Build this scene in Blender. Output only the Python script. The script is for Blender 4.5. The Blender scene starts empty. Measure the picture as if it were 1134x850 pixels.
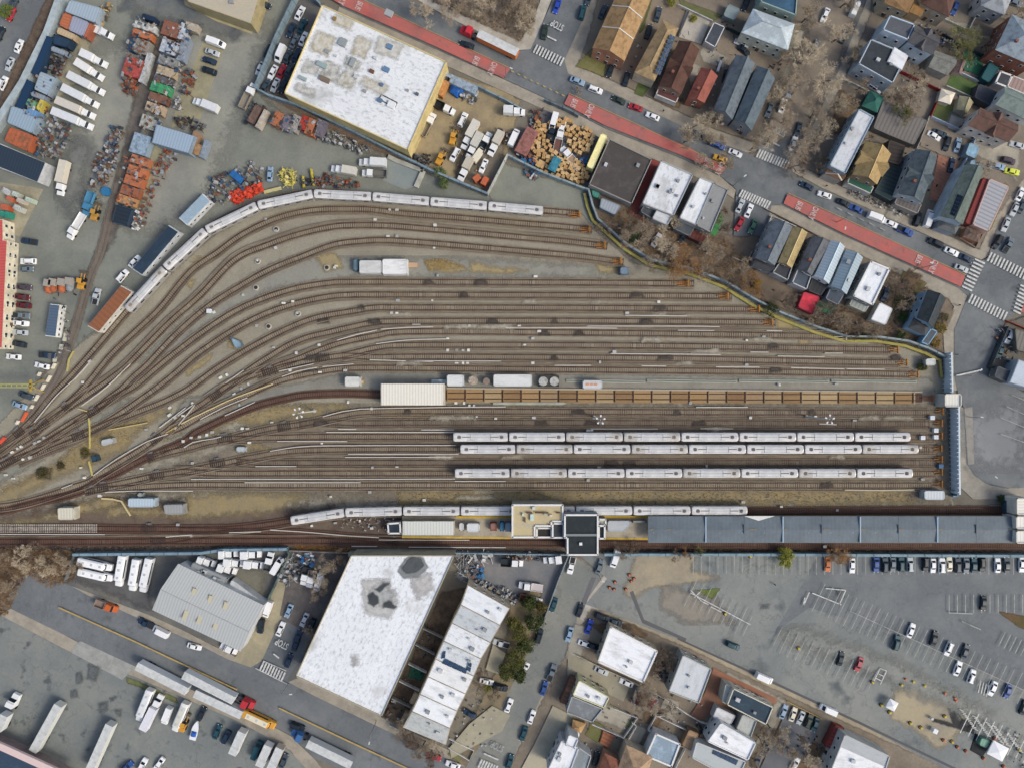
import bpy, bmesh, math, random
from mathutils import Vector, Matrix
R=math.radians
sc=bpy.context.scene
# ---------------- camera, sky, sun, exposure ----------------
S=0.285      # metres per photo pixel on the ground
H=215.0      # flying height
CX,CY=567.0,425.0
cam=bpy.data.cameras.new('camera'); co=bpy.data.objects.new('camera',cam); sc.collection.objects.link(co)
cam.sensor_width=36; cam.lens=36*H/(1134*S); cam.clip_start=1; cam.clip_end=3000
co.location=(0,0,H); sc.camera=co
w=bpy.data.worlds.new("World"); sc.world=w; w.use_nodes=True
SUN_EL,SUN_AZ=43,-24     # azimuth: degrees counter-clockwise from +X towards the sun
nt=w.node_tree; bg=nt.nodes['Background']
sky=nt.nodes.new('ShaderNodeTexSky'); sky.sky_type='NISHITA'; sky.sun_disc=False
sky.sun_elevation=R(SUN_EL); sky.sun_rotation=R(90-SUN_AZ); sky.air_density=1.0; sky.dust_density=4.0; sky.ozone_density=.6
nt.links.new(sky.outputs[0],bg.inputs[0]); bg.inputs[1].default_value=0.15
sl=bpy.data.lights.new('sun','SUN'); sl.energy=1.35; sl.angle=R(16); sl.color=(1,.965,.86)
so=bpy.data.objects.new('sun',sl); sc.collection.objects.link(so)
d=Vector((math.cos(R(SUN_AZ))*math.cos(R(SUN_EL)),math.sin(R(SUN_AZ))*math.cos(R(SUN_EL)),math.sin(R(SUN_EL))))
so.rotation_euler=(-d).to_track_quat('-Z','Y').to_euler(); so.location=(0,0,300)
vs=sc.view_settings; vs.view_transform='Standard'; vs.look='None'; vs.exposure=0.12; vs.gamma=1
try:
    sc.cycles.max_bounces=4; sc.cycles.diffuse_bounces=2; sc.cycles.transparent_max_bounces=12; sc.cycles.use_denoising=True
except Exception: pass

# ---------------- helpers ----------------
rnd=random.Random(7)
C=sc.collection
def P(x,y,z=0.0):
    f=S*(1-z/H); return Vector(((x-CX)*f,(CY-y)*f,z))
def pp(s): return [tuple(float(v) for v in t.split(',')) for t in s.split()]
def lin(h):
    h=h.lstrip('#'); o=[]
    for i in (0,2,4):
        v=int(h[i:i+2],16)/255; o.append(v/12.92 if v<=.04045 else ((v+.055)/1.055)**2.4)
    g=.3*o[0]+.59*o[1]+.11*o[2]
    return (*[g+(v-g)*.95 for v in o],1)
MATS={}
def mat(c,c2=None,amt=.18,s1=.12,s2=1.6,lo=.42,hi=.62,rough=.9,metal=0,stripe=None,streak=None,crack=0,seam=None,fade=False,spot=None,bump=0,coat=0):
    key=(c,c2,amt,s1,s2,lo,hi,rough,metal,stripe,streak,crack,seam,fade,spot,bump,coat)
    if key in MATS: return MATS[key]
    m=bpy.data.materials.new('surface'); m.use_nodes=True; t=m.node_tree; N=t.nodes; L=t.links
    b=N['Principled BSDF']; b.inputs['Roughness'].default_value=rough; b.inputs['Metallic'].default_value=metal
    b.inputs['Specular IOR Level'].default_value=.3
    if coat: b.inputs['Coat Weight'].default_value=coat
    tc=N.new('ShaderNodeTexCoord'); vec=tc.outputs['Object']
    def noise(scale,detail,v=vec,rough=.6,dist=0):
        n=N.new('ShaderNodeTexNoise'); n.inputs['Scale'].default_value=scale; n.inputs['Detail'].default_value=detail
        n.inputs['Roughness'].default_value=rough; n.inputs['Distortion'].default_value=dist; L.new(v,n.inputs['Vector']); return n.outputs[0]
    def rng(v,a,bb,c_,d_):
        n=N.new('ShaderNodeMapRange'); L.new(v,n.inputs[0])
        for i,x in enumerate((a,bb,c_,d_)): n.inputs[i+1].default_value=x
        return n.outputs[0]
    def mapping(rot,scale):
        n=N.new('ShaderNodeMapping'); n.inputs['Rotation'].default_value=(0,0,rot); n.inputs['Scale'].default_value=scale
        r=N.new('ShaderNodeVectorRotate'); r.rotation_type='Z_AXIS'; r.inputs['Angle'].default_value=rot
        L.new(vec,r.inputs['Vector']); n.inputs['Rotation'].default_value=(0,0,0); L.new(r.outputs[0],n.inputs['Vector']); return n.outputs[0]
    def mix(f,A,B,mode='MIX'):
        n=N.new('ShaderNodeMix'); n.data_type='RGBA'; n.blend_type=mode
        if isinstance(f,float): n.inputs[0].default_value=f
        else: L.new(f,n.inputs[0])
        for i,v in ((6,A),(7,B)):
            if isinstance(v,tuple): n.inputs[i].default_value=v
            else: L.new(v,n.inputs[i])
        return n.outputs[2]
    def gray(v):
        n=N.new('ShaderNodeCombineColor'); 
        for i in range(3): L.new(v,n.inputs[i])
        return n.outputs[0]
    col=lin(c)
    if c2:
        v=vec if not streak else mapping(-streak[0],streak[1])
        col=mix(rng(noise(s1,9,v,.68),lo,hi,0,1),lin(c),lin(c2))
    if amt:
        col=mix(1.0,col,gray(rng(noise(s2,8,rough=.75),.25,.75,1-amt,1+amt)),'MULTIPLY')
    if stripe:   # (period m, angle, depth)
        wv=N.new('ShaderNodeTexWave'); wv.wave_type='BANDS'; wv.bands_direction='X'
        wv.inputs['Scale'].default_value=.314/stripe[0]; wv.inputs['Distortion'].default_value=.15
        L.new(mapping(-stripe[1],(1,1,1)),wv.inputs['Vector'])
        col=mix(1.0,col,gray(rng(wv.outputs['Fac'],0,.6,1-stripe[2],1)),'MULTIPLY')
    if seam:     # (w,h,angle,depth)
        br=N.new('ShaderNodeTexBrick'); br.inputs['Scale'].default_value=1; br.inputs['Brick Width'].default_value=seam[0]; br.inputs['Row Height'].default_value=seam[1]
        br.inputs['Mortar Size'].default_value=.07; br.inputs['Mortar Smooth'].default_value=.4
        br.inputs['Color1'].default_value=(1,1,1,1); br.inputs['Color2'].default_value=(.93,.93,.94,1); br.inputs['Mortar'].default_value=(1-seam[3],)*3+(1,)
        L.new(mapping(-seam[2],(1,1,1)),br.inputs['Vector']); col=mix(1.0,col,br.outputs[0],'MULTIPLY')
    if spot:     # (hex, scale, lo, hi)
        f=rng(noise(spot[1],4,rough=.5),spot[2],spot[3],0,1); col=mix(f,col,lin(spot[0]))
    if crack:
        v2=N.new('ShaderNodeTexVoronoi'); v2.feature='DISTANCE_TO_EDGE'; v2.inputs['Scale'].default_value=.09
        nn=N.new('ShaderNodeTexNoise'); nn.inputs['Scale'].default_value=.3; L.new(vec,nn.inputs['Vector'])
        va=N.new('ShaderNodeVectorMath'); va.operation='MULTIPLY_ADD'; L.new(nn.outputs[1],va.inputs[0]); va.inputs[1].default_value=(9,9,0); L.new(vec,va.inputs[2])
        L.new(va.outputs[0],v2.inputs['Vector'])
        col=mix(1.0,col,gray(rng(v2.outputs['Distance'],0,.018,1-crack,1)),'MULTIPLY')
    L.new(col,b.inputs['Base Color'])
    if bump:
        bn=N.new('ShaderNodeBump'); bn.inputs['Strength'].default_value=bump; bn.inputs['Distance'].default_value=.12
        L.new(noise(3.5,6),bn.inputs['Height']); L.new(bn.outputs[0],b.inputs['Normal'])
    if fade:
        at=N.new('ShaderNodeAttribute'); at.attribute_name='fade'
        ad=N.new('ShaderNodeMath'); ad.operation='ADD'; L.new(at.outputs['Fac'],ad.inputs[0]); L.new(rng(noise(.35,8,rough=.7),.25,.75,-.32,.32),ad.inputs[1])
        al=rng(ad.outputs[0],.25,.80,0,1)
        L.new(al,b.inputs['Alpha'])
    MATS[key]=m; return m
def paint(c,rough=.42,metal=0): return mat(c,None,amt=.05,s2=2,rough=rough,metal=metal,coat=.08)
GLASS=mat('#1c2630',None,amt=.1,rough=.12)
RUBBER=mat('#1b1b1c',None,amt=.1,rough=.8)
STEEL=mat('#8e9296','#75797d',amt=.1,rough=.5,metal=.4)

def new(name,me,m=None,parent=None,smooth=False):
    o=bpy.data.objects.new(name,me); C.objects.link(o)
    if m is not None:
        for q in (m if isinstance(m,(list,tuple)) else [m]): me.materials.append(q)
    if parent is not None: o.parent=parent
    if smooth:
        for p in me.polygons: p.use_smooth=True
    return o
class MB:
    def __init__(s): s.v=[]; s.f=[]; s.mi=[]
    def add(s,vs,fs,mi=0):
        n=len(s.v); s.v+= [tuple(v) for v in vs]; s.f+=[tuple(i+n for i in f) for f in fs]; s.mi+=[mi]*len(fs); return s
    def box(s,c,d,rot=0,mi=0,tilt=None):
        ca,sa=math.cos(rot),math.sin(rot); vs=[]
        for dz in (-.5,.5):
            for dx,dy in ((-.5,-.5),(.5,-.5),(.5,.5),(-.5,.5)):
                x,y,z=dx*d[0],dy*d[1],dz*d[2]
                if tilt: z,x=z*math.cos(tilt)+x*math.sin(tilt),x*math.cos(tilt)-z*math.sin(tilt)
                vs.append((c[0]+x*ca-y*sa,c[1]+x*sa+y*ca,c[2]+z))
        return s.add(vs,[(3,2,1,0),(4,5,6,7),(0,1,5,4),(1,2,6,5),(2,3,7,6),(3,0,4,7)],mi)
    def prism(s,poly,z0,z1,mi=0,ztop=None,bottom=True):
        n=len(poly); vs=[(p[0],p[1],z0) for p in poly]+[(p[0],p[1],(z1 if ztop is None else ztop[i])) for i,p in enumerate(poly)]
        fs=[(i,(i+1)%n,n+(i+1)%n,n+i) for i in range(n)]
        fs.append(tuple(range(n,2*n)))
        if bottom: fs.append(tuple(range(n-1,-1,-1)))
        return s.add(vs,fs,mi)
    def tube(s,a,b,r0,r1=None,n=8,mi=0):
        a,b=Vector(a),Vector(b); r1=r0 if r1 is None else r1; d=(b-a).normalized()
        u=d.orthogonal().normalized(); w_=d.cross(u); vs=[]
        for p,r in ((a,r0),(b,r1)):
            for i in range(n):
                t=2*math.pi*i/n; vs.append(p+u*math.cos(t)*r+w_*math.sin(t)*r)
        fs=[(i,(i+1)%n,n+(i+1)%n,n+i) for i in range(n)]
        if n>3: fs+=[tuple(range(n-1,-1,-1)),tuple(range(n,2*n))]
        return s.add(vs,fs,mi)
    def mesh(s):
        me=bpy.data.meshes.new('mesh'); me.from_pydata(s.v,[],s.f)
        if any(s.mi):
            for p,i in zip(me.polygons,s.mi): p.material_index=i
        me.update(); return me
    def obj(s,name,m,parent=None): return new(name,s.mesh(),m,parent)
def ccw(p):
    a=sum(p[i][0]*p[(i+1)%len(p)][1]-p[(i+1)%len(p)][0]*p[i][1] for i in range(len(p)))
    return list(p) if a>0 else list(p)[::-1]
# ---- registry: labels are finished at the end so that each singles out one thing
REG=[]
def reg(o,cat,desc,zone='',group=None):
    o['category']=cat
    if group: o['group']=group
    REG.append((o,desc,zone)); return o
ORD='first second third fourth fifth sixth seventh eighth ninth tenth eleventh twelfth thirteenth fourteenth fifteenth sixteenth seventeenth eighteenth nineteenth twentieth'.split()
def ordn(i):
    if i<20: return ORD[i]
    tens={2:'twenty',3:'thirty',4:'forty',5:'fifty',6:'sixty',7:'seventy',8:'eighty',9:'ninety'}
    n=i+1
    if n%10==0: return tens[n//10][:-1]+'ieth' if n<100 else 'hundredth'
    return (tens[n//10]+'-' if n<100 else 'hundred-and-')+ORD[n%10-1 if n%10 else 9]
def finish_labels():
    d_={}
    for o,desc,zone in REG: d_.setdefault((desc+' '+zone).strip(),[]).append(o)
    def cen(o):
        L=o.matrix_world.translation if False else o.location
        if L.length>1e-6: return L
        q=[x for x in [o]+list(o.children) if x.type=='MESH' and len(x.data.vertices)]
        if not q: return L
        vs=q[0].data.vertices; return sum((v.co for v in vs),Vector())/len(vs)
    for k,os in d_.items():
        if len(os)==1: os[0]['label']=k; continue
        cs=[(cen(o),o) for o in os]
        sx=max(c.x for c,_ in cs)-min(c.x for c,_ in cs); sy=max(c.y for c,_ in cs)-min(c.y for c,_ in cs)
        if sx>=sy: cs.sort(key=lambda t:t[0].x); A,B='left','right'
        else: cs.sort(key=lambda t:-t[0].y); A,B='top','bottom'
        n=len(cs)
        for i,(c,o) in enumerate(cs):
            if i==0: o['label']=k+', '+A+'most'
            elif i==n-1: o['label']=k+', '+B+'most'
            elif i<=(n-1)/2: o['label']=k+', '+ordn(i)+' from '+A
            else: o['label']=k+', '+ordn(n-1-i)+' from '+B
def structure(o): o['kind']='structure'; return o
def stuff(o,label=None,cat=None): 
    o['kind']='stuff'
    if label: o['label']=label
    if cat: o['category']=cat
    return o
def copy_tree(o,parent=None):
    c=o.copy(); C.objects.link(c)
    if parent is not None: c.parent=parent
    for ch in list(o.children): copy_tree(ch,c)
    return c
def empty(name,loc=(0,0,0),rz=0):
    o=bpy.data.objects.new(name,None); C.objects.link(o); o.location=loc; o.rotation_euler=(0,0,rz); return o

# ---------------- ground ----------------
LAY=[0]
def nz():
    LAY[0]+=1; return LAY[0]*.004
def sheet(name,s,m,z=None):
    z=nz() if z is None else z
    poly=ccw([P(*q) for q in (pp(s) if isinstance(s,str) else s)])
    me=bpy.data.meshes.new('mesh'); me.from_pydata([(p.x,p.y,z) for p in poly],[],[tuple(range(len(poly)))])
    return structure(new(name,me,m))
def slab(name,s,m,h=.13):
    poly=ccw([P(*q) for q in pp(s)]); mb=MB(); mb.prism(poly,-.05,h+nz()*.3,bottom=False); return structure(mb.obj(name,m))
def inside(x,y,poly):
    r=False; n=len(poly); j=n-1
    for i in range(n):
        xi,yi=poly[i]; xj,yj=poly[j]
        if (yi>y)!=(yj>y) and x<(xj-xi)*(y-yi)/(yj-yi)+xi: r=not r
        j=i
    return r
import numpy as np
def patch(name,s,m_args,feather=3.0,step=None,hgt=0.0,parent=None):
    """ground area with a worn, irregular edge (feather in photo pixels)"""
    poly=pp(s); P_=np.array(poly); x0,y0=P_.min(0)-1; x1,y1=P_.max(0)+1
    step=step or max(1.6,min(feather*.7,5),math.sqrt((x1-x0)*(y1-y0)/9000))
    nx,ny=int((x1-x0)/step)+2,int((y1-y0)/step)+2
    X,Y=np.meshgrid(x0+np.arange(nx)*step,y0+np.arange(ny)*step); D=np.full(X.shape,1e9); I=np.zeros(X.shape,bool)
    n=len(poly)
    for i in range(n):
        ax,ay=poly[i]; bx,by=poly[(i+1)%n]; dx,dy=bx-ax,by-ay
        t=np.clip(((X-ax)*dx+(Y-ay)*dy)/(dx*dx+dy*dy+1e-9),0,1); D=np.minimum(D,np.hypot(X-ax-t*dx,Y-ay-t*dy))
        if dy!=0:
            c=((ay>Y)!=(by>Y))&(X<(bx-ax)*(Y-ay)/dy+ax); I^=c
    fd=np.where(I,np.clip(.5+D/feather*.5+.0,0,1),np.clip(.5-D/feather*.5,0,1))
    z=nz() if parent is None else hgt; vs=[]; idx={}; fs=[]; fv=[]
    for j in range(ny-1):
        for i in range(nx-1):
            q=[(j,i),(j+1,i),(j+1,i+1),(j,i+1)]
            if max(fd[a] for a in q)<=0.01: continue
            f=[]
            for a in q:
                if a not in idx:
                    idx[a]=len(vs); p=P(float(X[a]),float(Y[a]),hgt); vs.append((p.x,p.y,z)); fv.append(float(fd[a]))
                f.append(idx[a])
            fs.append(tuple(f))
    me=bpy.data.meshes.new('mesh'); me.from_pydata(vs,[],fs)
    a=me.attributes.new('fade','FLOAT','POINT'); a.data.foreach_set('value',fv)
    if parent is not None: return new(name,me,mat(fade=True,**m_args),parent)
    return structure(new(name,me,mat(fade=True,**m_args)))
# ======================= GROUND =======================
ASPH=mat('#63686b','#767a7b',amt=.12,s1=.07,s2=1.4,crack=.16,spot=('#565c5e',.16,.62,.74))
LOT=mat('#767b7a','#888b86',amt=.12,s1=.035,s2=1.2,crack=.22,spot=('#5b6163',.12,.60,.72))
CONC=mat('#a49c8c','#8f897c',amt=.12,s1=.2,s2=2,seam=(1.6,1.6,R(-25),.12))
CONCL=mat('#b7b2a6','#a19b8e',amt=.1,s1=.2,s2=2,seam=(3,3,R(-25),.12))
GRAV=dict(c='#81847a',c2='#6f736c',amt=.16,s1=.06,s2=1.3)
BALL=dict(c='#95907f',c2='#857f70',amt=.26,s1=.09,s2=2.2,lo=.40,hi=.66)
base=MB(); base.box((0,0,-.5),(1500,1500,1.0)); structure(base.obj('ground',mat('#7c776b','#6b665c',amt=.2,s1=.05,s2=1.2)))
# industrial yards on the left
patch('gravel_yard','-60,140 10,130 80,-60 360,-60 290,108 345,150 540,214 650,205 655,260 300,240 100,370 0,480 -60,520',GRAV,3)
patch('worn_gravel','100,60 160,40 250,0 300,30 270,120 230,230 170,260 120,240 80,180',dict(c='#8f9085',c2='#80817a',amt=.14,s1=.08,s2=1.4),25)
patch('dark_gravel','190,-40 300,-40 260,45 200,30 130,8',dict(c='#5f6468',c2='#757872',amt=.14,s1=.1,s2=1.4),16)
patch('oily_ground','84,150 104,160 90,215 75,240 60,215',dict(c='#686b69',c2='#7b7d77',amt=.14,s1=.1,s2=1.4),16)
patch('dark_gravel','150,100 175,40 182,44 165,110 128,262 105,300 85,372 60,420 40,455 30,440 76,372 98,300 118,250',dict(c='#5d5650',c2='#746e66',amt=.16,s1=.15,s2=1.6),5)
patch('pale_gravel','98,30 102,70 40,140 60,90',dict(c='#a09a80',c2='#8d8975',amt=.14,s1=.1,s2=1.4),6)
sheet('concrete_pad','228,38 249,52 222,132 190,142 195,120',mat('#9c9679','#87836c',amt=.14,s1=.2,s2=1.8))
sheet('concrete_pad','172,160 182,162 160,235 150,231',mat('#9c9679','#87836c',amt=.14,s1=.2,s2=1.8))
sheet('concrete_pad','0,202 40,208 48,210 22,262 0,255 -30,250 -30,200',mat('#a39c84','#8c8773',amt=.14,s1=.2,s2=1.8))
sheet('concrete_pad','195,-30 292,-30 286,12 279,38 240,24 205,6',mat('#b0a67e','#928b70',amt=.14,s1=.3,s2=1.8))
sheet('car_lot_asphalt','330,-3 360,4 312,106 286,98',mat('#62615f','#6f6e6b',amt=.14,s1=.1,s2=1.5))
patch('brown_earth','312,106 360,128 452,168 500,188 545,214 535,216 400,160 290,104',dict(c='#6f5c4b',c2='#84705b',amt=.25,s1=.3,s2=2),4)
sheet('wet_slab','430,174 470,188 461,206 448,210 424,200 425,178',mat('#7c8788','#8a918d',amt=.1,s1=.1,s2=1.4))
patch('sandy_yard','490,80 560,100 576,112 566,160 548,204 538,216 470,188 455,165',dict(c='#a0906e',c2='#857962',amt=.18,s1=.12,s2=1.6),3)
patch('worn_asphalt','510,170 560,150 556,195 540,215 505,198',dict(c='#7b7263',c2='#6d675c',amt=.18,s1=.12,s2=1.6),8)
sheet('crate_yard_asphalt','604,116 640,130 668,150 652,208 618,200 572,178 575,150 596,130',mat('#5e6167','#737378',amt=.15,s1=.1,s2=1.4))
patch('gravel_lot','556,180 600,196 650,212 660,262 600,236 546,226 540,214',dict(c='#85887c',c2='#787b72',amt=.12,s1=.1,s2=1.5),3)
sheet('far_road','14,-40 70,-40 57,-5 -40,180 -40,40',ASPH)
patch('brown_verge','60,-20 70,-10 -10,152 -30,180 -30,160 -4,118',dict(c='#57493f',c2='#70604f',amt=.25,s1=.4,s2=2),3)
sheet('pavement','-10,-20 12,-20 -10,26',CONC); 
# rail yard
patch('rail_ballast','-60,540 0,468 62,402 100,372 138,352 200,292 240,258 290,232 350,221 450,223 600,240 645,236 655,252 700,291 790,312 860,347 930,374 1000,384 1043,402 1046,432 1056,560 1200,556 1200,612 500,609 300,609 88,614 -60,600',BALL,2.2,step=3.2)
patch('pale_ballast','330,284 480,284 690,296 700,304 640,308 390,308 300,322 230,360 180,400 150,400 215,345 290,300',dict(c='#8b8b7f',c2='#84827a',amt=.18,s1=.1,s2=2.0),10)
patch('brown_dirt','440,447 1030,447 1046,470 1050,556 500,556 300,545 200,545 120,545 200,505 330,450',dict(c='#827868',c2='#70675a',amt=.22,s1=.12,s2=2.0),20)
patch('brown_dirt','-40,575 60,560 110,550 330,560 500,575 1130,575 1160,612 88,612 -40,606',dict(c='#6b5f52',c2='#5a4a41',amt=.25,s1=.15,s2=2.0),14)
for s_ in ('470,289 490,287 505,292 520,300 500,302 475,300','520,290 548,296 570,300 550,303 520,301','660,292 682,296 690,304 665,302','560,296 585,300 560,303','205,410 235,392 232,400 208,416','255,376 268,378 262,388 252,384','350,283 372,280 380,296 360,302','206,312 216,310 212,320','210,290 222,284 218,292','886,372 898,374 896,384 884,382','858,348 880,352 878,366 860,364'):
    patch('dry_grass_patch',s_,dict(c='#a29062',c2='#8d8368',amt=.25,s1=.4,s2=2.5,lo=.3,hi=.7),5,step=1.2)
for s_ in ('98,480 130,470 170,450 190,452 150,480 135,500 60,530 0,562 -40,570 -40,560 10,540 60,515','-20,585 60,568 120,548 140,560 60,574','270,455 320,448 380,446 385,452 330,462 290,470 262,466 230,480 200,494 180,500 220,476','425,462 560,460 700,464 820,470 700,468 500,470','262,488 285,490 300,497 270,500','120,560 160,562 230,566 200,572 120,570','210,548 300,545 340,548 300,566 205,574','440,541 1000,541 1010,556 900,558 440,560'):
    patch('dry_grass_patch',s_,dict(c='#95845c',c2='#82785f',amt=.28,s1=.3,s2=2.5,lo=.35,hi=.65),9,step=1.5)
patch('gravel_path','0,500 40,494 130,440 150,440 60,500 0,535 -40,545 -40,520',dict(c='#85867a',c2='#7b7b72',amt=.15,s1=.1,s2=1.5),6)
patch('gravel_path','205,440 330,424 395,410 500,412 1030,418 1035,433 500,434 400,432 330,436 250,462 190,486 180,480',dict(c='#85847a',c2='#79776c',amt=.18,s1=.12,s2=2.0),4)
patch('gravel_path','60,548 180,505 240,490 300,480 240,502 120,532',dict(c='#969184',c2='#86806f',amt=.2,s1=.2,s2=2.0),7)
for s_ in ('40,520 58,518 56,530 42,530','64,514 70,512 72,518 65,520','90,500 98,498 98,506 92,508'):
    patch('weed_patch',s_,dict(c='#4b4435',c2='#5e543f',amt=.3,s1=.5,s2=2.5),4,step=1)
# service strip
sheet('concrete_walkway','622,419.5 1034,423 1034,434 625,432',mat('#8e8a7e','#7f7c70',amt=.14,s1=.1,s2=2))
# south-west
sheet('depot_asphalt','86,612 330,608 389,614 360,664 330,750 318,755 290,734 262,724 165,680 74,646',mat('#5f6160','#73726b',amt=.14,s1=.08,s2=1.2))
patch('worn_asphalt','86,612 140,612 165,640 168,676 120,655 80,640',dict(c='#565657',c2='#646462',amt=.14,s1=.1,s2=1.2),8)
patch('worn_asphalt','240,620 300,632 286,662 250,645',dict(c='#7a7768',c2='#6b6a60',amt=.14,s1=.1,s2=1.2),12)
sheet('concrete_drive','306,642 327,650 300,712 289,736 278,744 258,732 276,700',mat('#a59c80','#938c75',amt=.12,s1=.12,s2=1.5,seam=(4,4,R(-25),.12)))
patch('scrub_ground','-60,606 95,610 80,640 30,632 5,672 -60,700',dict(c='#6b5848',c2='#85705a',amt=.28,s1=.3,s2=2.2),3)
sheet('south_road','28,630 74,645 99,659 150,682 213,709 252,729 278,738 290,731 326,652 336,640 362,660 345,710 317,753 349,770 424,806 493,838 560,872 430,872 349,839 322,813 269,785 150,737 88,710 12,673 10,660',mat('#666b6e','#767a7c',amt=.12,s1=.06,s2=1.3,crack=.15,spot=('#585f62',.2,.62,.74)))
sheet('truck_lot_asphalt','-60,660 4,682 80,722 145,747 262,797 316,825 360,872 -60,872',mat('#737978','#82857f',amt=.12,s1=.05,s2=1.2,crack=.22,spot=('#565b5d',.25,.60,.7)))
slab('pavement','74,645 99,659 150,682 213,709 252,729 278,741 288,735 297,716 285,720 262,727 169,680 96,640 82,634',CONC)
slab('pavement','12,673 53,692 88,711 150,737 269,786 322,814 349,840 372,872 352,872 322,830 262,797 148,748 80,722 0,680',CONC)
slab('pavement','317,753 320,757 349,771 424,807 493,839 535,860 529,843 494,828 430,797 327,747',CONC)
sheet('pale_concrete','84,712 90,709 150,737 136,752 80,722',mat('#9fa19b','#8e908b',amt=.08,s1=.3,s2=1.5,seam=(2,2,R(-25),.12)))
patch('grass_verge','140,748 196,772 198,778 155,760 142,755',dict(c='#5e6b3a',c2='#77744e',amt=.25,s1=.5,s2=2.5),2.5,step=1)
sheet('junk_yard_ground','330,610 389,614 345,700 322,690 310,680 318,640',mat('#6d6560','#585654',amt=.2,s1=.2,s2=1.8))
patch('brown_earth','489,655 520,650 520,690 470,770 440,800 424,792 460,720',dict(c='#4f443a',c2='#6e5f4c',amt=.3,s1=.2,s2=1.6),3)
sheet('contractor_yard','503,612 630,614 600,690 580,700 560,672 510,640',mat('#6b6e72','#7d7c7a',amt=.15,s1=.1,s2=1.4))
patch('brown_earth','565,660 600,650 596,700 575,760 550,800 525,850 500,840 530,780 560,720',dict(c='#85795f',c2='#6b6351',amt=.22,s1=.2,s2=1.6),4)
sheet('side_street','629,612 690,612 648,669 639,682 636,710 611,748 597,776 574,824 556,872 500,872 530,827 553,788 565,762 590,710 599,690 613,645',mat('#767a76','#86867e',amt=.12,s1=.06,s2=1.2,crack=.18))
patch('brown_earth','633,612 700,612 700,632 680,652 672,640 655,625',dict(c='#7b6b5c',c2='#90806d',amt=.22,s1=.2,s2=1.6),5)
sheet('concrete_forecourt','672,632 684,636 662,676 650,690 642,684 652,660',CONCL)
# block between side street and big lot
patch('back_yard_ground','655,672 760,716 835,752 952,806 1060,855 1060,900 540,900 575,826 612,750 645,690',dict(c='#867c6c',c2='#73695b',amt=.2,s1=.08,s2=1.5),2)
# big car park
sheet('car_park','640,612 1200,612 1200,900 1057,856 950,800 834,746 750,707 648,668 672,640',LOT)
sheet('car_park_new_asphalt','906,612 1200,614 1200,740 1134,764 1010,706 896,672 870,690 850,712 880,660',mat('#696e70','#787c7d',amt=.12,s1=.05,s2=1.2,crack=.14,spot=('#7f8380',.08,.6,.75)))
patch('dusty_ground','704,612 770,612 765,630 800,640 720,650 700,662 690,655',dict(c='#a1967e',c2='#8b8475',amt=.14,s1=.1,s2=1.3),5)
patch('dusty_ground','735,648 790,660 810,690 760,690 730,670',dict(c='#8b8579',c2='#807d76',amt=.14,s1=.1,s2=1.3),10)
patch('dusty_ground','990,765 1020,752 1050,765 1082,790 1062,810 1040,830 1010,805 985,795',dict(c='#a69a7f',c2='#8f8878',amt=.14,s1=.1,s2=1.3),6)
patch('fresh_asphalt','1049,783 1060,784 1064,794 1080,800 1078,812 1058,805 1032,798 1033,794 1054,800',dict(c='#2f3032',c2='#3a3a3b',amt=.15,s1=.2,s2=1.6),2,step=1)
sheet('asphalt_seam','697,655 701,653 713,685 760,706 759,709 711,689',mat('#5f6062',None,amt=.1))
sheet('asphalt_seam','655,638 660,639 644,680 639,678',mat('#66676a',None,amt=.1))
sheet('asphalt_seam','750,705 834,743 950,797 1060,850 1060,853 950,800 834,746 750,707',mat('#58595b',None,amt=.1))
patch('grass_island','770,652 797,651 788,662',dict(c='#5f6f30',c2='#6c7340',amt=.25,s1=.5,s2=2.5),1.5,step=.8)
patch('brown_island','1104,676 1140,682 1140,698 1128,694',dict(c='#6b5138',c2='#54502f',amt=.3,s1=.5,s2=2.5),2,step=1)
slab('pavement','646,668 760,710 834,746 950,799 1062,852 1040,852 934,806 826,760 752,722 641,678',mat('#ab9f86','#978d79',amt=.1,s1=.2,s2=1.5,seam=(1.5,1.5,R(-25),.1)))
slab('pavement','648,669 639,682 636,710 611,748 597,776 574,824 560,850 572,850 588,824 607,782 622,752 646,714 650,690',CONC)
# avenue and streets on the top right
sheet('avenue','320,-60 620,-60 616,-8 597,35 588,55 574,57 503,24 450,0 380,-40 330,-40 380,10 558,88 623,118 669,142 755,176 797,195 815,210 812,262 846,262 854,228 866,228 934,262 978,281 1062,320 1071,328 1056,366 1056,414 1061,440 1067,452 1070,513 1079,526 1093,535.6 1110,540 1200,538 1200,450 1134,436 1091,407 1112,356 1134,340 1200,350 1200,120 1134,207 1102,256 1093,286 1086,289 1040,268 987,244 950,228 909,209 881,196 874,184 876,178 900,140 928,80 952,20 975,-60 925,-60 907,10 885,62 865,110 844,152 835,172 785,155 736,131 683,106 629,82 625,67 645,23 653,0 672,-60 320,-60',ASPH)
patch('worn_asphalt','905,0 955,0 925,80 890,150 850,160 845,150 885,60',dict(c='#8a7f70',c2='#7c7367',amt=.14,s1=.1,s2=1.4),8)
patch('worn_asphalt','1060,460 1134,440 1134,520 1080,520',dict(c='#7b7e80',c2='#86888a',amt=.07,s1=.06,s2=1.2),25)
patch('scrub_ground','380,-60 600,-60 592,20 576,46 506,14 450,-14',dict(c='#85796a',c2='#716657',amt=.25,s1=.15,s2=2),3)
slab('pavement','440,-12 503,23 574,56 588,55 597,35 618,-20 606,-20 588,30 576,44 506,12 462,-12',CONCL)
patch('back_yard_ground','672,-60 925,-60 880,50 836,158 789,143 740,119 687,94 640,74 655,30',dict(c='#85796a',c2='#736a5d',amt=.22,s1=.1,s2=1.6),2)
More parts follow.
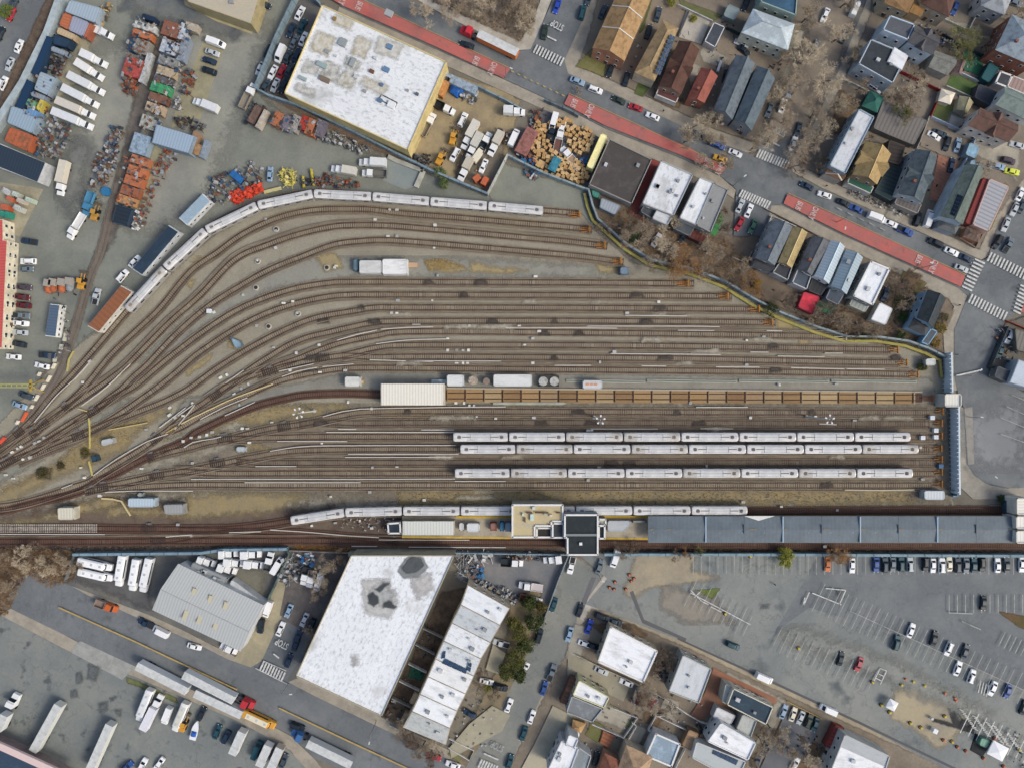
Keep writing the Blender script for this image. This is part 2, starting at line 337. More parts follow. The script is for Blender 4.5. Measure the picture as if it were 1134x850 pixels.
slab('pavement','653,-5 645,23 625,67 629,82 683,106 736,131 785,155 835,172 843,154 837,160 789,143 740,119 687,94 641,75 656,30 670,-20 658,-20',CONC)
patch('back_yard_ground','972,-60 1200,-60 1200,100 1134,196 1096,250 1084,277 991,234 915,199 884,184 907,144 938,80 962,20',dict(c='#81786b',c2='#6f675c',amt=.22,s1=.1,s2=1.6),2)
slab('pavement','962,-5 952,20 928,80 900,140 874,180 876,190 909,208 987,243 1086,288 1093,284 1102,256 1134,207 1160,170 1150,165 1124,203 1096,250 1084,277 991,234 915,199 886,184 909,144 940,80 965,20 974,-5',CONC)
slab('pavement','376,8 380,10 558,88.5 623,118.5 669,142.5 755,176.5 797,195.5 815,211 812,220 790,205 750,187 664,153 618,129 552,99 372,19',CONC)
patch('back_yard_ground','652,208 700,228 755,245 812,262 846,262 860,240 928,272 972,292 1050,332 1056,345 1044,370 1044,392 1000,378 930,366 860,340 780,308 700,286 660,248',dict(c='#7b6c5c',c2='#695e50',amt=.25,s1=.12,s2=1.8),3)
slab('pavement','854,228 866,228 934,261.5 978,281.5 1062,320 1071,328 1070,334 1056,366 1056,414 1060,432 1050,432 1046,400 1044,368 1056,340 1050,331 972,292 928,273 862,241 852,250 846,247',CONC)
slab('pavement','1064,450 1067,452 1070,513 1079,526 1093,535.6 1110,540 1200,538 1200,552 1077,552 1062,538 1060,450',mat('#9c978b','#8a867b',amt=.1,s1=.2,s2=2,seam=(1.6,1.6,R(3),.1)))
sheet('kerb_apron','1067,452 1076,450 1078,513 1071,514',mat('#8f8c84','#7a7872',amt=.1,s1=.3,s2=2))
patch('back_yard_ground','1112,358 1150,345 1200,360 1200,450 1134,434 1093,407',dict(c='#6f6a60',c2='#5e5b54',amt=.22,s1=.1,s2=1.6),2)
for n_,s_,c_,c2_ in (('lawn','655,55 672,60 669,86 637,74','#6b6a3c','#7f7850'),('lawn','708,90 720,94 712,108 702,104','#4d5a2e','#5e6b3a'),('lawn','1053,80 1082,94 1074,109 1046,97','#4c6435','#5b6f3f'),('lawn','1040,110 1062,121 1053,138 1031,130','#5f6c3c','#6d7145'),('artificial_turf','1068,55 1090,66 1083,84 1062,77','#2f6a4b','#35735a'),('lawn','690,-30 728,-20 712,34 706,40 718,8','#55602f','#64693d'),('lawn','752,0 800,18 790,24 755,12','#59603a','#6e6d48'),('green_strip','797,236 802,240 792,263 786,260','#3f8a4f','#4a7f50'),('artificial_turf','900,334 925,338 920,350 907,346','#2e6b52','#357058'),('lawn','1000,300 1026,314 1012,330 985,350 992,320','#5d5136','#6a5f40'),('lawn','655,795 670,803 662,822 648,812','#66683c','#6f6d48'),('lawn','676,778 690,788 704,800 700,806 676,790','#66703c','#6f7448'),('lawn','500,828 512,834 508,842 496,834','#6a7040','#757448'),('artificial_turf','456,736 472,742 466,752 452,748','#1f5a44','#2a5f4a'),('grass_verge','1084,252 1100,222 1112,202 1116,206 1096,256','#75754a','#86805a')):
    patch(n_,s_,dict(c=c_,c2=c2_,amt=.22,s1=.3,s2=2.2),1.6,step=1)
for s_ in ('792,28 800,32 790,56 806,64 800,76 778,70 774,58','870,30 890,36 884,52 872,56','952,92 990,100 985,108 960,98','1040,22 1086,30 1078,52 1062,42 1050,20','1084,140 1130,160 1124,200 1096,180 1074,170','760,66 776,74 764,100','1052,124 1074,134 1068,148 1046,140','650,770 700,790 690,806 660,796','700,800 716,806 706,830 694,824','760,742 782,752 770,770 752,760','735,770 752,776 748,800 728,790','855,268 866,274 850,300 842,296','985,230 1000,238 992,246 978,240','862,768 870,776 846,826 836,822','806,742 870,774 866,778 800,748','636,688 656,696 640,735 626,728'):
    patch('worn_concrete_yard',s_,dict(c='#a39e8f',c2='#8b867a',amt=.16,s1=.15,s2=1.6),3,step=1.2)
for s_ in ('690,30 700,34 690,60 684,56','725,100 756,112 752,122 722,110','1006,300 1020,306 1004,326 992,320','962,164 984,176 976,190 958,180','930,100 950,112 930,150 916,150','655,690 700,690 716,702 700,712 664,700','718,776 738,790 726,806 712,796','870,806 912,826 896,850 866,850'):
    patch('leaf_litter',s_,dict(c='#6e5a44',c2='#5a4a39',amt=.28,s1=.4,s2=2.4),4,step=1.2)
for s_ in ('100,735 112,738 108,752 98,750','86,745 92,742 92,752 86,756','110,778 120,776 120,784 112,788','80,764 86,762 88,770 80,772','128,786 136,784 134,792','842,669 852,668 850,673 843,674','924,651 930,652 928,657'):
    patch('oil_stain',s_,dict(c='#54595a',c2='#63686a',amt=.2,s1=.5,s2=2),4,step=1)
patch('worn_asphalt','880,690 1000,735 1100,790 1090,800 980,752 860,704',dict(c='#7f827d',c2='#8a8c85',amt=.14,s1=.08,s2=1.4),14)
RED=mat('#b9625a','#a3655f',amt=.16,s1=.25,s2=2,lo=.38,hi=.6,spot=('#85615d',.45,.58,.74))
sheet('red_court','722,177 731,181 709,224 714,246 695,237 700,228',mat('#93423b','#85453f',amt=.1,s1=.3,s2=2))
sheet('brick_drive','1038,172 1060,180 1042,225 1028,222',mat('#a0705c','#8f6553',amt=.12,s1=.3,s2=2,stripe=(1.1,R(60),.12)))
sheet('brick_patio','788,742 808,748 804,766 812,790 792,783 772,800 764,790 780,766',mat('#86604c','#775745',amt=.14,s1=.3,s2=2))
sheet('brick_walk','789,738 860,772 858,778 788,744',mat('#9a6a52','#8a6350',amt=.14,s1=.3,s2=2))
sheet('concrete_yard','760,12 786,24 776,50 750,42',CONCL); sheet('concrete_yard','740,60 760,70 752,86 735,80',CONC)
sheet('concrete_yard','629,722 700,752 690,775 628,746',mat('#9a9480','#8b8674',amt=.1,s1=.1,s2=1.5))
sheet('concrete_yard','612,780 645,796 632,820 605,850 577,850 592,822',mat('#aba48e','#989280',amt=.1,s1=.1,s2=1.5))
sheet('car_court','868,790 906,806 892,832 872,860 836,860 850,830',mat('#5f6267','#6b6d70',amt=.1,s1=.1,s2=1.4))
sheet('car_court','1020,140 1064,150 1058,176 1040,172 1018,162',mat('#8b7f70','#7d7468',amt=.1,s1=.1,s2=1.4))
sheet('concrete_yard','1052,128 1072,136 1066,150 1048,142',CONCL)
sheet('concrete_drive','545,780 565,790 556,808 500,838 498,826 520,800',mat('#a39e88','#928d7b',amt=.1,s1=.1,s2=1.5))
sheet('concrete_drive','546,712 560,722 552,745 538,740',mat('#a39e88','#928d7b',amt=.1,s1=.1,s2=1.5))
r9=random.Random(11)
for i in range(34):
    x=r9.uniform(330,1000); y=r9.choice((313,327,341,356,369,383,396,409,456,468,497,512,536)); w9=r9.uniform(3,14)
    patch('oil_stain','%f,%f %f,%f %f,%f %f,%f'%(x,y-2,x+w9,y-3,x+w9+3,y+2,x-2,y+3),dict(c='#3f3a36',c2='#514a44',amt=.2,s1=.5,s2=2),3,step=1)
for i in range(22):
    x=r9.uniform(400,1010); y=r9.choice((320,334,348,362,376,389,402,462,475,505,543,550)); w9=r9.uniform(8,40)
    patch('pale_ballast','%f,%f %f,%f %f,%f %f,%f'%(x,y-1,x+w9,y-2,x+w9+3,y+2,x-2,y+2),dict(c='#a39d8c',c2='#958e7c',amt=.22,s1=.3,s2=2.4),4,step=1.2)
# ---------- road paint ----------
for s_ in ('350,-22 397,0 565,78 558,88 480,52 380,8 330,-22','629.7,106 705,140 760,163.5 803,187 798,193.5 755,173.5 669,140 624.4,116.5','871,216 934,244 1010,279 1067,305.6 1062,318 978,280 934,260 866.5,226.5','1200,330 1131,338 1128,346 1200,352'):
    sheet('bus_lane_paint',s_,RED)
WHITE=mat('#cfd0cc','#a5a7a4',amt=.15,s1=1,s2=3,rough=.8); FAINT=mat('#a2a5a1','#838785',amt=.12,s1=.6,s2=3,rough=.8); YEL=mat('#b59a55','#a08b5a',amt=.1,s1=.6,s2=3)
def line(mb,a,b,wpx,z):
    A,B=P(*a),P(*b); d_=(B-A); d_.normalize(); n_=Vector((-d_.y,d_.x,0))*wpx*S/2
    mb.add([(A-n_)[:2]+(z,),(B-n_)[:2]+(z,),(B+n_)[:2]+(z,),(A+n_)[:2]+(z,)],[(0,1,2,3)])
def lines(name,segs,w_,m):
    mb=MB(); z=nz()
    for a,b in segs: line(mb,a,b,w_,z)
    return structure(mb.obj(name,m))
def bars(name,p0,p1,n,ln,ang,w_=1.9,m=None):
    ca,sa=math.cos(R(ang))*ln/2,-math.sin(R(ang))*ln/2; sg=[]
    for i in range(n):
        t=i/(n-1); x=p0[0]+(p1[0]-p0[0])*t; y=p0[1]+(p1[1]-p0[1])*t; sg.append(((x-ca,y-sa),(x+ca,y+sa)))
    return lines(name,sg,w_,m or WHITE)
for a_ in (((593,55.6),(622,70),10,10,63),((839,171),(871,184),12,10,64),((819.7,215),(850,228),12,9,62),((1073,331),(1111,350.6),12,10.5,64),((1094,285),(1133,305),12,11,64),((1083,290),(1069,320),9,12,-25),((1132,318),(1124,346),8,9,-25),((291.5,735),(314.5,747.7),9,11,65),((532,843),(549,850),7,10,65)): bars('crosswalk',*a_)
lines('road_line',[((284,738),(320,756)),((293,730),(318,741))],.8,WHITE)
lines('road_line',[((606,42),(616,47)),((855,159),(862,163)),((304,722),(310,727)),((536,832),(552,839)),((1057,416),(1086,409.5))],1.6,WHITE)
lines('centre_line',[((67,671),(152,709)),((152,709),(264,762)),((310,782),(390,820)),((390,820),(470,857))],1.5,YEL)
lines('lane_line',[((397,-1),(565,77)),((630,105),(705,139)),((705,139),(804,186)),((872,215),(934,243)),((934,243),(1068,305))],.6,YEL)
lines('lane_line',[((566+i*7,80+i*3.3),(569+i*7,81.5+i*3.3)) for i in range(9)],1.2,YEL)
lines('lane_line',[((925+i*12,231+i*5.6),(931+i*12,234+i*5.6)) for i in range(5)],.9,FAINT)
lines('parking_line',[((1118,437),(1140,446)),((1112,449.5),(1140,462)),((1106,462),(1140,476)),((1106,480),(1140,492))],.9,FAINT)
lines('bay_line',[((767+9.05*k,614.5),(767+9.05*k,635)) for k in range(44)],.6,FAINT)
def bays(name,a,b,n,up,dn,w_=.6,m=None,ang=64):
    ca,sa=math.cos(R(ang)),-math.sin(R(ang)); sg=[]
    for i in range(n):
        t=i/(n-1); x=a[0]+(b[0]-a[0])*t; y=a[1]+(b[1]-a[1])*t
        sg.append(((x-ca*dn,y-sa*dn),(x+ca*up,y+sa*up)))
    return lines(name,sg,w_,m or FAINT)
bays('bay_line',(764,655),(828,689),9,16,16); lines('bay_line',[((764,655),(830,690))],.9,WHITE)
bays('bay_line',(905,660),(1140,766),28,17,17,m=FAINT); lines('bay_line',[((940,675),(1140,766))],.8,FAINT)
lines('bay_line',[((898,655),(930,668)),((913,650),(935,652)),((935,652),(928,668)),((895,654),(888,670)),((888,670),(890,660))],1.1,WHITE)
bays('bay_line',(859,705),(964,753),13,14,14)
lines('bay_line',[((1049+9*k,657),(1049+9*k,677)) for k in range(10)],.8,FAINT)
lines('bay_line',[((1063+3*k,686+1.3*k),(1066+3*k,688+1.3*k)) for k in range(7)]+[((1049,677),(1075,678))],1,FAINT)
bays('bay_line',(1110,700),(1134,711),5,2,15,.8)
bays('bay_line',(1068,795),(1146,832),10,12,16,.9,WHITE)
hs=[((1066+k*7.2+j*1.9,800+k*3.5-9+j*2.6),(1071+k*7.2+j*1.9,802.5+k*3.5-9+j*2.6)) for k in (0,2,4,5,7) for j in range(-3,6)]
lines('hatched_bay',hs,.8,WHITE)
lines('hatched_bay',[((1084+k*3,752+k*1.4),(1081+k*3,765+k*1.4)) for k in range(4)]+[((973,738),(980,741)),((973,738),(966,752)),((980,741),(973,756)),((971,744),(977,747)),((968,749),(975,752)),((764,652),(776,664)),((768,660),(774,654)),((776,664),(784,668)),((786,670),(798,676))],.9,WHITE)
LANEW=mat('#c9bdb9','#b08e89',amt=.15,s1=1,s2=3)
def text(body,x,y,size,ang,m,sx=1.0):
    cu=bpy.data.curves.new('lettering','FONT'); cu.body=body; cu.size=size*1.0; cu.align_x='CENTER'; cu.align_y='CENTER'; cu.offset=.045
    o=bpy.data.objects.new('road_lettering',cu); C.objects.link(o); cu.materials.append(m)
    p=P(x,y); o.location=(p.x,p.y,nz()); o.rotation_euler=(0,0,R(ang)); o.scale=(sx,1.35,1); return structure(o)
for x_,y_,t_ in ((398,8.5,'BUS'),(381,0,'ONLY'),(527,69,'BUS'),(545,77.5,'ONLY'),(635,116,'BUS'),(652,124,'ONLY'),(781,181,'BUS'),(796,188,'ONLY'),(883,229,'BUS'),(899,237,'ONLY'),(1015,288,'BUS'),(1031,296,'ONLY')):
    text(t_,x_,y_,1.9,-115,LANEW,.85)
for x_,y_,m_ in ((617,30,WHITE),(313.5,711,WHITE),(862,147,FAINT),(551,824,FAINT)): text('STOP',x_,y_,2.2,153,m_,.8)
# ======================= RAILWAY =======================
def smooth(pts,step=2.0):
    """Catmull-Rom through the points, resampled (metres)"""
    p=[Vector(q[:2]) for q in pts]; p=[2*p[0]-p[1]]+p+[2*p[-1]-p[-2]]; out=[]
    for i in range(1,len(p)-2):
        n=max(1,int((p[i+1]-p[i]).length/step))
        for k in range(n):
            t=k/n; a,b,c,d_=p[i-1],p[i],p[i+1],p[i+2]
            out.append(.5*((2*b)+(c-a)*t+(2*a-5*b+4*c-d_)*t*t+(3*b-a-3*c+d_)*t**3))
    out.append(p[-2]); return out
def ribbon(mb,path,off,w_,z0,z1,mi=0):
    n=len(path); L_=[]
    for i in range(n):
        t=(path[min(i+1,n-1)]-path[max(i-1,0)]).normalized(); nn=Vector((-t.y,t.x))
        L_.append((path[i]+nn*(off-w_/2),path[i]+nn*(off+w_/2)))
    if z1-z0<.001:
        vs=[(q.x,q.y,z1) for a in L_ for q in a]; mb.add(vs,[(2*i,2*i+2,2*i+3,2*i+1)[::-1] if False else (2*i,2*i+2,2*i+3,2*i+1) for i in range(n-1)],mi); return
    vs=[]; fs=[]
    for a,b in L_: vs+=[(a.x,a.y,z0),(b.x,b.y,z0),(b.x,b.y,z1),(a.x,a.y,z1)]
    for i in range(n-1):
        k=4*i
        for j in range(4): fs.append((k+j,k+(j+1)%4,k+4+(j+1)%4,k+4+j))
    fs+=[(0,1,2,3)[::-1],(4*n-4,4*n-3,4*n-2,4*n-1)]
    mb.add(vs,[f[::-1] for f in fs],mi)
TB=mat('#928976','#827866',amt=.22,s1=.12,s2=2.2,lo=.38,hi=.62); TBR=mat('#6a5548','#5c463b',amt=.22,s1=.12,s2=2.2,lo=.38,hi=.62); TBG=mat('#887e6c','#796f5e',amt=.22,s1=.12,s2=2.2,lo=.38,hi=.62); TBD=mat('#786f61','#696155',amt=.2,s1=.12,s2=2.2)
TIE=mat('#57483d','#81745f',amt=.3,s1=.25,s2=2.5)
STAIN=mat('#5c4b40','#7a6b5d',amt=.25,s1=.12,s2=2.5,lo=.35,hi=.65); STAINR=mat('#513a31','#64483b',amt=.25,s1=.12,s2=2.5); TIER=mat('#4a342c','#5f463b',amt=.25,s1=.5,s2=3); TIEW=mat('#b1ada3','#8d897e',amt=.15,s1=.6,s2=3)
RAIL=mat('#42342d','#5f4c43',amt=.15,s1=.2,s2=3,rough=.5,metal=.3); RAILW=mat('#80706a','#937f76',amt=.12,s1=.2,s2=3,rough=.45,metal=.4)
THIRD=mat('#756757','#8c806e',amt=.2,s1=.1,s2=2)
TIEF=mat('#6a6158','#746c62',amt=.2,s1=.3,s2=3)
TRK=[0]
def track(s,label,bed=TB,tie=TIE,third=1,spacing=.70,bw=2.8,rail=RAIL,group='yard tracks'):
    """third: +1/-1 = side of the third rail (left/right of travel), 0 none"""
    k=TRK[0]; TRK[0]+=1; z=.30+.008*k
    path=smooth([P(*q) for q in pp(s)],2.0); n=len(path)
    root=empty('railway_track',(0,0,0)); reg(root,'railway track',label,'',group)
    mb=MB(); ribbon(mb,path,0,bw,z,z); ribbon(mb,path,-.84,.55,z+.003,z+.003,1); ribbon(mb,path,.84,.55,z+.003,z+.003,1); new('track_bed',mb.mesh(),[bed,TIEF if tie is TIEF else STAINR if bed is TBR else STAIN],root)
    # ties
    mb=MB(); acc=0; r_=random.Random(k)
    zt=z+.06
    for i in range(n-1):
        a,b=path[i],path[i+1]; L_=(b-a).length; t=(b-a)/max(L_,1e-6); ang=math.atan2(t.y,t.x)
        while acc<L_:
            c=a+t*acc; ln=2.55+r_.uniform(-.12,.12)
            ca,sa=math.cos(ang+r_.uniform(-.02,.02)),math.sin(ang); hw=.125
            if r_.random()>.03:
                mb.add([(c.x+dx*ca-dy*sa,c.y+dx*sa+dy*ca,zt+dz) for dz in (-.06,.0) for dx,dy in ((-hw,-ln/2),(hw,-ln/2),(hw,ln/2),(-hw,ln/2))],[(4,5,6,7),(0,1,5,4),(1,2,6,5),(2,3,7,6),(3,0,4,7)])
            acc+=spacing
        acc-=L_
    t_=mb.obj('tie_layer',tie,root); t_['kind']='stuff'
    for sd in (-.72,.72):
        mb=MB(); ribbon(mb,path,sd,.12,zt+.002,zt+.17); mb.obj('rail',rail,root)
    if third:
        mb=MB(); ribbon(mb,path,1.72*third,.26,zt+.25,zt+.33); ribbon(mb,path,1.62*third,.10,zt,zt+.2); mb.obj('third_rail',THIRD,root)
    return root
def curve_lab(n): return n
track('137,182 131,202 120,246 111,280 100.6,306.5 92,333 85,359 76,389 68,410.6 57,430 46.6,444.5 31.8,465.7 16,480.5 0,493 -40,520','half buried rusty siding running down the scrap yard on the left',mat('#6f685f','#7b746a',amt=.2,s1=.2,s2=2),TIEF,0,rail=TIEF,group='yard tracks')
track('640,236.8 601,233.5 540,228 476,223 412,217.7 347,214 285,227 228,254.7 183,297 140,346 106,386 79.4,416 63.5,432 51,446.6 37,463.5 16,483.5 0,496.5 -40,522','outermost curved yard track, under the long curved train')
track('655,254.5 613,250.5 580,248 513,242 447,237 415,233 390,232 345,233.5 305,243 269,260 241,280 216,297 200,314 176.5,343 150,368 123.6,393 100.6,421 88,435 74,447.7 53,464.6 32,476 16,487 0,499 -40,524','curved yard track just inside the long curved train')
track('672,273 620,267 580,263.5 486,255 430,250.5 390,250 366,252 331,260 296,272 260.6,288 222,327.6 190,356 168,378 142.4,404 126.5,417 105.3,432 79.4,449.8 55,466.7 38,481.5 10.6,498.6 0,505 -40,530','second curved yard track inside the long curved train',third=-1)
track('690,290.5 640,284 580,278.6 486,270.5 429,266.5 400,267.5 370,271.5 331,286 300,298.5 275,312 232,339 195,371 163.6,404 149.8,416 135,430.7 121,441 106,453 88,462.5 69,474 47.7,488 26.5,500.7 10.6,510 0,517.7 -40,544','third curved yard track inside the curved train, above the white sheds')
track('768,314.3 640,313.3 500,312.8 390,312.6 366.5,313.5 331,319 296,329.4 260.6,345 225,368 190,394.5 168.9,412 153,425.4 137,435 121,444 100,457.5 84.7,469 63.5,482.6 42,495','long yard track just below the two white sheds')
track('810,328.3 640,327.3 420,326.6 390,326.8 366.5,328.5 331,335.6 296,347 260.6,364.7 225,388 215.5,395 195,413 174,429.7 158,441 142.4,452 121,465.7 105,474 90,480.5 63.5,490 37,500.7 16,509 0,516 ','second long yard track below the two white sheds')
track('845,342.6 640,341.3 450,340.8 415,341 390,345 349,352.5 313.6,366.5 278,385 243,406.5 220,423 206,432.5 184.7,443.4 163.6,452 142.4,460 121,468 105,475.5 82.6,487 63.5,495 42.4,503 21,512','third long yard track below the two white sheds')
track('858,357.3 640,355.6 451,356 415,357.5 384.7,363.5 363.6,368.5 342,373.5 321,382 300.6,394 284.7,404 269,415 253,426.6 240,436 226.5,445.7 210.6,456 200,465 185,477 174,484.8 158,496.5 142.4,506 126.5,515.5 110.6,525 100.6,532.5 84.7,537.8 63.5,545 42.4,551.6 21,557 0,560 -40,562','fourth long yard track below the two white sheds')
track('930,373 760,370 580,368 451,367.4 420,371.3 395,376 374,381 353,388.6 331.8,397 310.6,404.5 290,412 263.6,422.4 247.7,431 230,443','fifth long yard track, ending at a white buffer',third=-1)
track('985,387.5 934,386.5 760,383.5 580,382.2 450,382.4 420,384.4 400,389 379,394','sixth long yard track, left end joining its neighbours')
track('996,401.5 934,400.8 760,397.4 580,395.6 450,395.2 420,396 395,394.5 379,394 358,397 332,402 310,407.6 300.6,410.7 285,416','seventh long yard track in the middle of the yard')
track('1008,414.5 934,413 760,410.5 580,408.9 450,407.5 385,407.7 358,411 332,416 310.6,421.5 288,431 263.6,442.5 242.4,452 221,461.6 205,471 190,477.5','eighth long yard track, just above the concrete walkway',third=-1)
track('1020,440.5 800,440 600,438.6 495,437.5 420,436.5 385,435.5 353,436.3 332,438 310.6,442.6 295,446 274,453 253,461.6 237,469 216,479.7 206,488 190,495 169,504 147.7,514 126.5,525 110.6,531.4 90,543.5 63.5,551 42.4,555.5 20,561.5 0,565.5 -40,568','brown covered track passing through the long cream shed',TBR,TIER,0)
track('1028,456.5 760,456 490,455 420,455.5 395,457 374,461 353,465.5 332,470 306,473 284.7,477.5 263.6,483 253,485.5 231.8,489.5 210.6,495.5 190,500 169,506','upper storage track below the brown covered track',TBG,TIE)
track('1028,469 760,468 490,467.5 420,468 384.7,467.8 350,466.8 332,469.5','second storage track above the parked trains',TBD,TIE)
track('1035,483.8 760,483.5 490,483.3 363.6,483 310.6,484 274,485 253,485.8','storage track under the upper parked train',TBG,TIE)
track('1035,497.3 760,497 490,496.8 400,497 342,498 310.6,500.4 290,504 269,508 253,511.4 232,515.7 210.6,520 190,523.5 174,526 153,530.5 131.8,535 110.6,539.5 95,543','storage track under the middle parked train',TBG,TIE)
track('1035,512 760,512 490,511.8 320,512 295,512 262,510.5','empty storage track between two parked trains',TBD,TIE)
track('1035,524 760,523.8 490,523.5 320,523.5 242,523.6 215,522 195,522','storage track under the lower parked train',TBG,TIE,-1)
track('1030,537 760,536.8 490,536.6 320,536.6 220,536 174,537.5 153,539 131.8,540 110,541.5 95,544','lowest storage track beside the dirt strip',TB,TIE)
track('1150,564.5 1000,564.3 828,565.5 700,565.2 560,565.5 445,565.6 400,566 381,567.2 350,571.3 322,576 295,580.3 263.6,584 232,585 150,585 100,584.5 0,584.5 -40,584.5','upper main line track along the north side of the platform',TBR,TIER)
track('1150,603.2 900,602.4 760,601.8 650,600.8 560,600 500,599.2 420,598.2 300,598 200,598.3 100,599 0,599 -40,599','lower main line track beside the south fence',TBR,TIER,-1)
track('200,586 260,586.8 320,589 380,593.3 420,596.5 450,598.5','crossover track curving between the two main lines',TBR,TIER,0)
track('150,598.6 185,597.5 225,592 262,587.5','short crossover joining the main lines on the left',TBR,TIER,0)
# grey concrete-sleeper stretch at far left
mb=MB()
for i in range(112):
    c=P(-10+i*1.05*2*.96,584.5,.30+.008*21+.10)
    if c.x>P(110,0).x: break
    mb.box((c.x,c.y,c.z),(.26,2.7,.10))
o=mb.obj('concrete_sleeper_stretch',TIEW); reg(o,'sleepers','pale concrete sleepers on the upper main line at the left edge')
# white/yellow third rail cover boards
def board(s,label,col='#bdb9b0',w_=.28,z=.8):
    path=smooth([P(*q) for q in pp(s)],3); mb=MB(); ribbon(mb,path,0,w_,z,z+.07); ribbon(mb,path,.0,.06,.25,z); o=mb.obj('cover_board',mat(col,None,amt=.15,s2=2)); return reg(o,'cover board',label,'','third rail cover boards')
WB='pale cover board along the third rail'
for s_ in ('101,401 85,419 65,437 40,467','146,403 120,428 92,449','187,480 165,488 130,508 105,526','195,475 217,448','198,460 215,448','251,424 271,410','178,473 207,451','310,411 348,403','313,417 330,411 352,407','358,406 392,403','223,464 250,450 275,440','250,460 283,445','410,398.5 480,400.5','450,399.5 555,400','418,366 395,371 374,377','417,381 450,377 495,375.5','457,359.5 466,359.5','422,365 450,363 480,362.3','560,363.5 640,363.5 683,363.8','650,361.5 760,361.5 796,362','676,391.6 760,392.4 797,392.8','860,394.4 912,395','830,390 850,390.2','614,404.6 654,404.6','710,405 737,405.4','792,406.3 840,406.6','875,407.2 936,408.5','692,349.5 760,350.3','848,366.4 865,366.8','750,366 790,366.3','912,391.2 932,391.2','934,408.3 978,408.9','70,540 82,535.5','-5,590.5 118,590.7','118,544.5 145,542.8 215,542.8','205,495 215,489 238,485 246,483','362,478 420,478 504,478','375,474.6 395,474.6','308,488 385,488','300,499 320,495.5 345,493.2 400,492.6 505,492.4','386,502 508,502','284,515.7 329,515.7','213,529.8 300,529.6 400,529.8 504,529.4','272,533.4 400,533.4','358,461 380,455 400,452.4 500,450.5 560,450','383,505.6 500,505.6','467,475.3 503,475.3','654,474.4 728,474.4','775,474 811,474.2','770,450.5 827,450.5','906,468.6 925,469.6','504,532 560,532','300,585.6 340,588 385,592 420,594','390,603.6 418,603.8','453,604.6 560,605','185,593.5 214,591','255,588.5 290,587.5','420,596.6 520,596.8'): board(s_,WB)
for s_,c_,l_ in (('185,479 200,470','#b59b57','yellow cover board beside the lower throat switch'),('202,469 215,462 240,450 262,440 303,425','#c8b685','long cream cover board curving up through the throat'),('122,475.5 165,467.5','#b7a774','pale yellow cable cover lying on dry grass'),('934,541.6 974,542 1011,541.4','#b9b295','pale yellow board on the dirt strip at right'),('100,462.5 101,473 101,496','#b9aa62','yellow duct crossing the throat'),('100,510 104,526','#b9aa62','yellow duct beside the small blue hut'),('114,551 136,554 146,570','#c1b184','cream duct bending beside the pale blue container'),('83,389 78,398 76,411','#b0a662','yellow line of paint-marked duct beside the siding'),('88,452 98,455','#b7a774','short cream board at the upper throat switch')): board(s_,l_,c_,.5 if 'duct' in l_ else .35)
# switch machines / dark switch plates and small trackside boxes
DK=mat('#38302e','#453c3a',amt=.25,s1=.8,s2=3)
def switch(x,y,L_,ang):
    root=empty('switch_plate',P(x,y,.55),R(ang)); reg(root,'track switch','dark greasy switch machinery','in the track throat','track switches')
    mb=MB(); r_=random.Random(int(x*7+y))
    for i in range(int(L_/.62)): mb.box((-L_/2+i*.62,r_.uniform(-.1,.1),0),(.26,2.2+r_.uniform(-.3,.7),.12))
    mb.obj('plate',DK,root)
    mb=MB(); mb.box((0,1.6,.1),(1.0,.5,.35)); mb.box((-.9,1.6,.05),(.5,.3,.25)); mb.obj('motor',mat('#6a6c70',None),root)
for a_ in ((105,456,4.5,32),(88,482,4.5,20),(49,470,4.5,38),(22,478,4,40),(10,511,5,25),(174,485,4.5,33),(169,506,3,18),(175,526.5,5,8),(240,437,4.5,33),(300,411,5,18),(358,396,5,6),(250,485.5,5,8),(242,512.5,5,8),(316,472,4.5,10),(166,585,5,0),(176,598,5,0),(437,599,4,0),(115,539,4,8),(103,543,3,5),(75,450,3,38),(38,478,3,30)): switch(*a_)
BOXC=['#c9c9c2','#b5b6b2','#9ea3a3','#d6d6cf']
def tbox(x,y,wx,wy,ang=0,h=.5,col=None,label='small pale trackside box'):
    p=P(x,y); mb=MB(); mb.box((0,0,h/2),(wx,wy,h)); mb.box((0,0,h+.03),(wx+.08,wy+.08,.06)); mb.box((wx*.2,wy*.1,h+.1),(.12,.12,.1))
    o=mb.obj('trackside_box',mat(col or BOXC[int(x+y)%4],None,amt=.15)); o.location=(p.x,p.y,.3); o.rotation_euler=(0,0,R(ang)); return reg(o,'equipment box',label,'','trackside boxes')
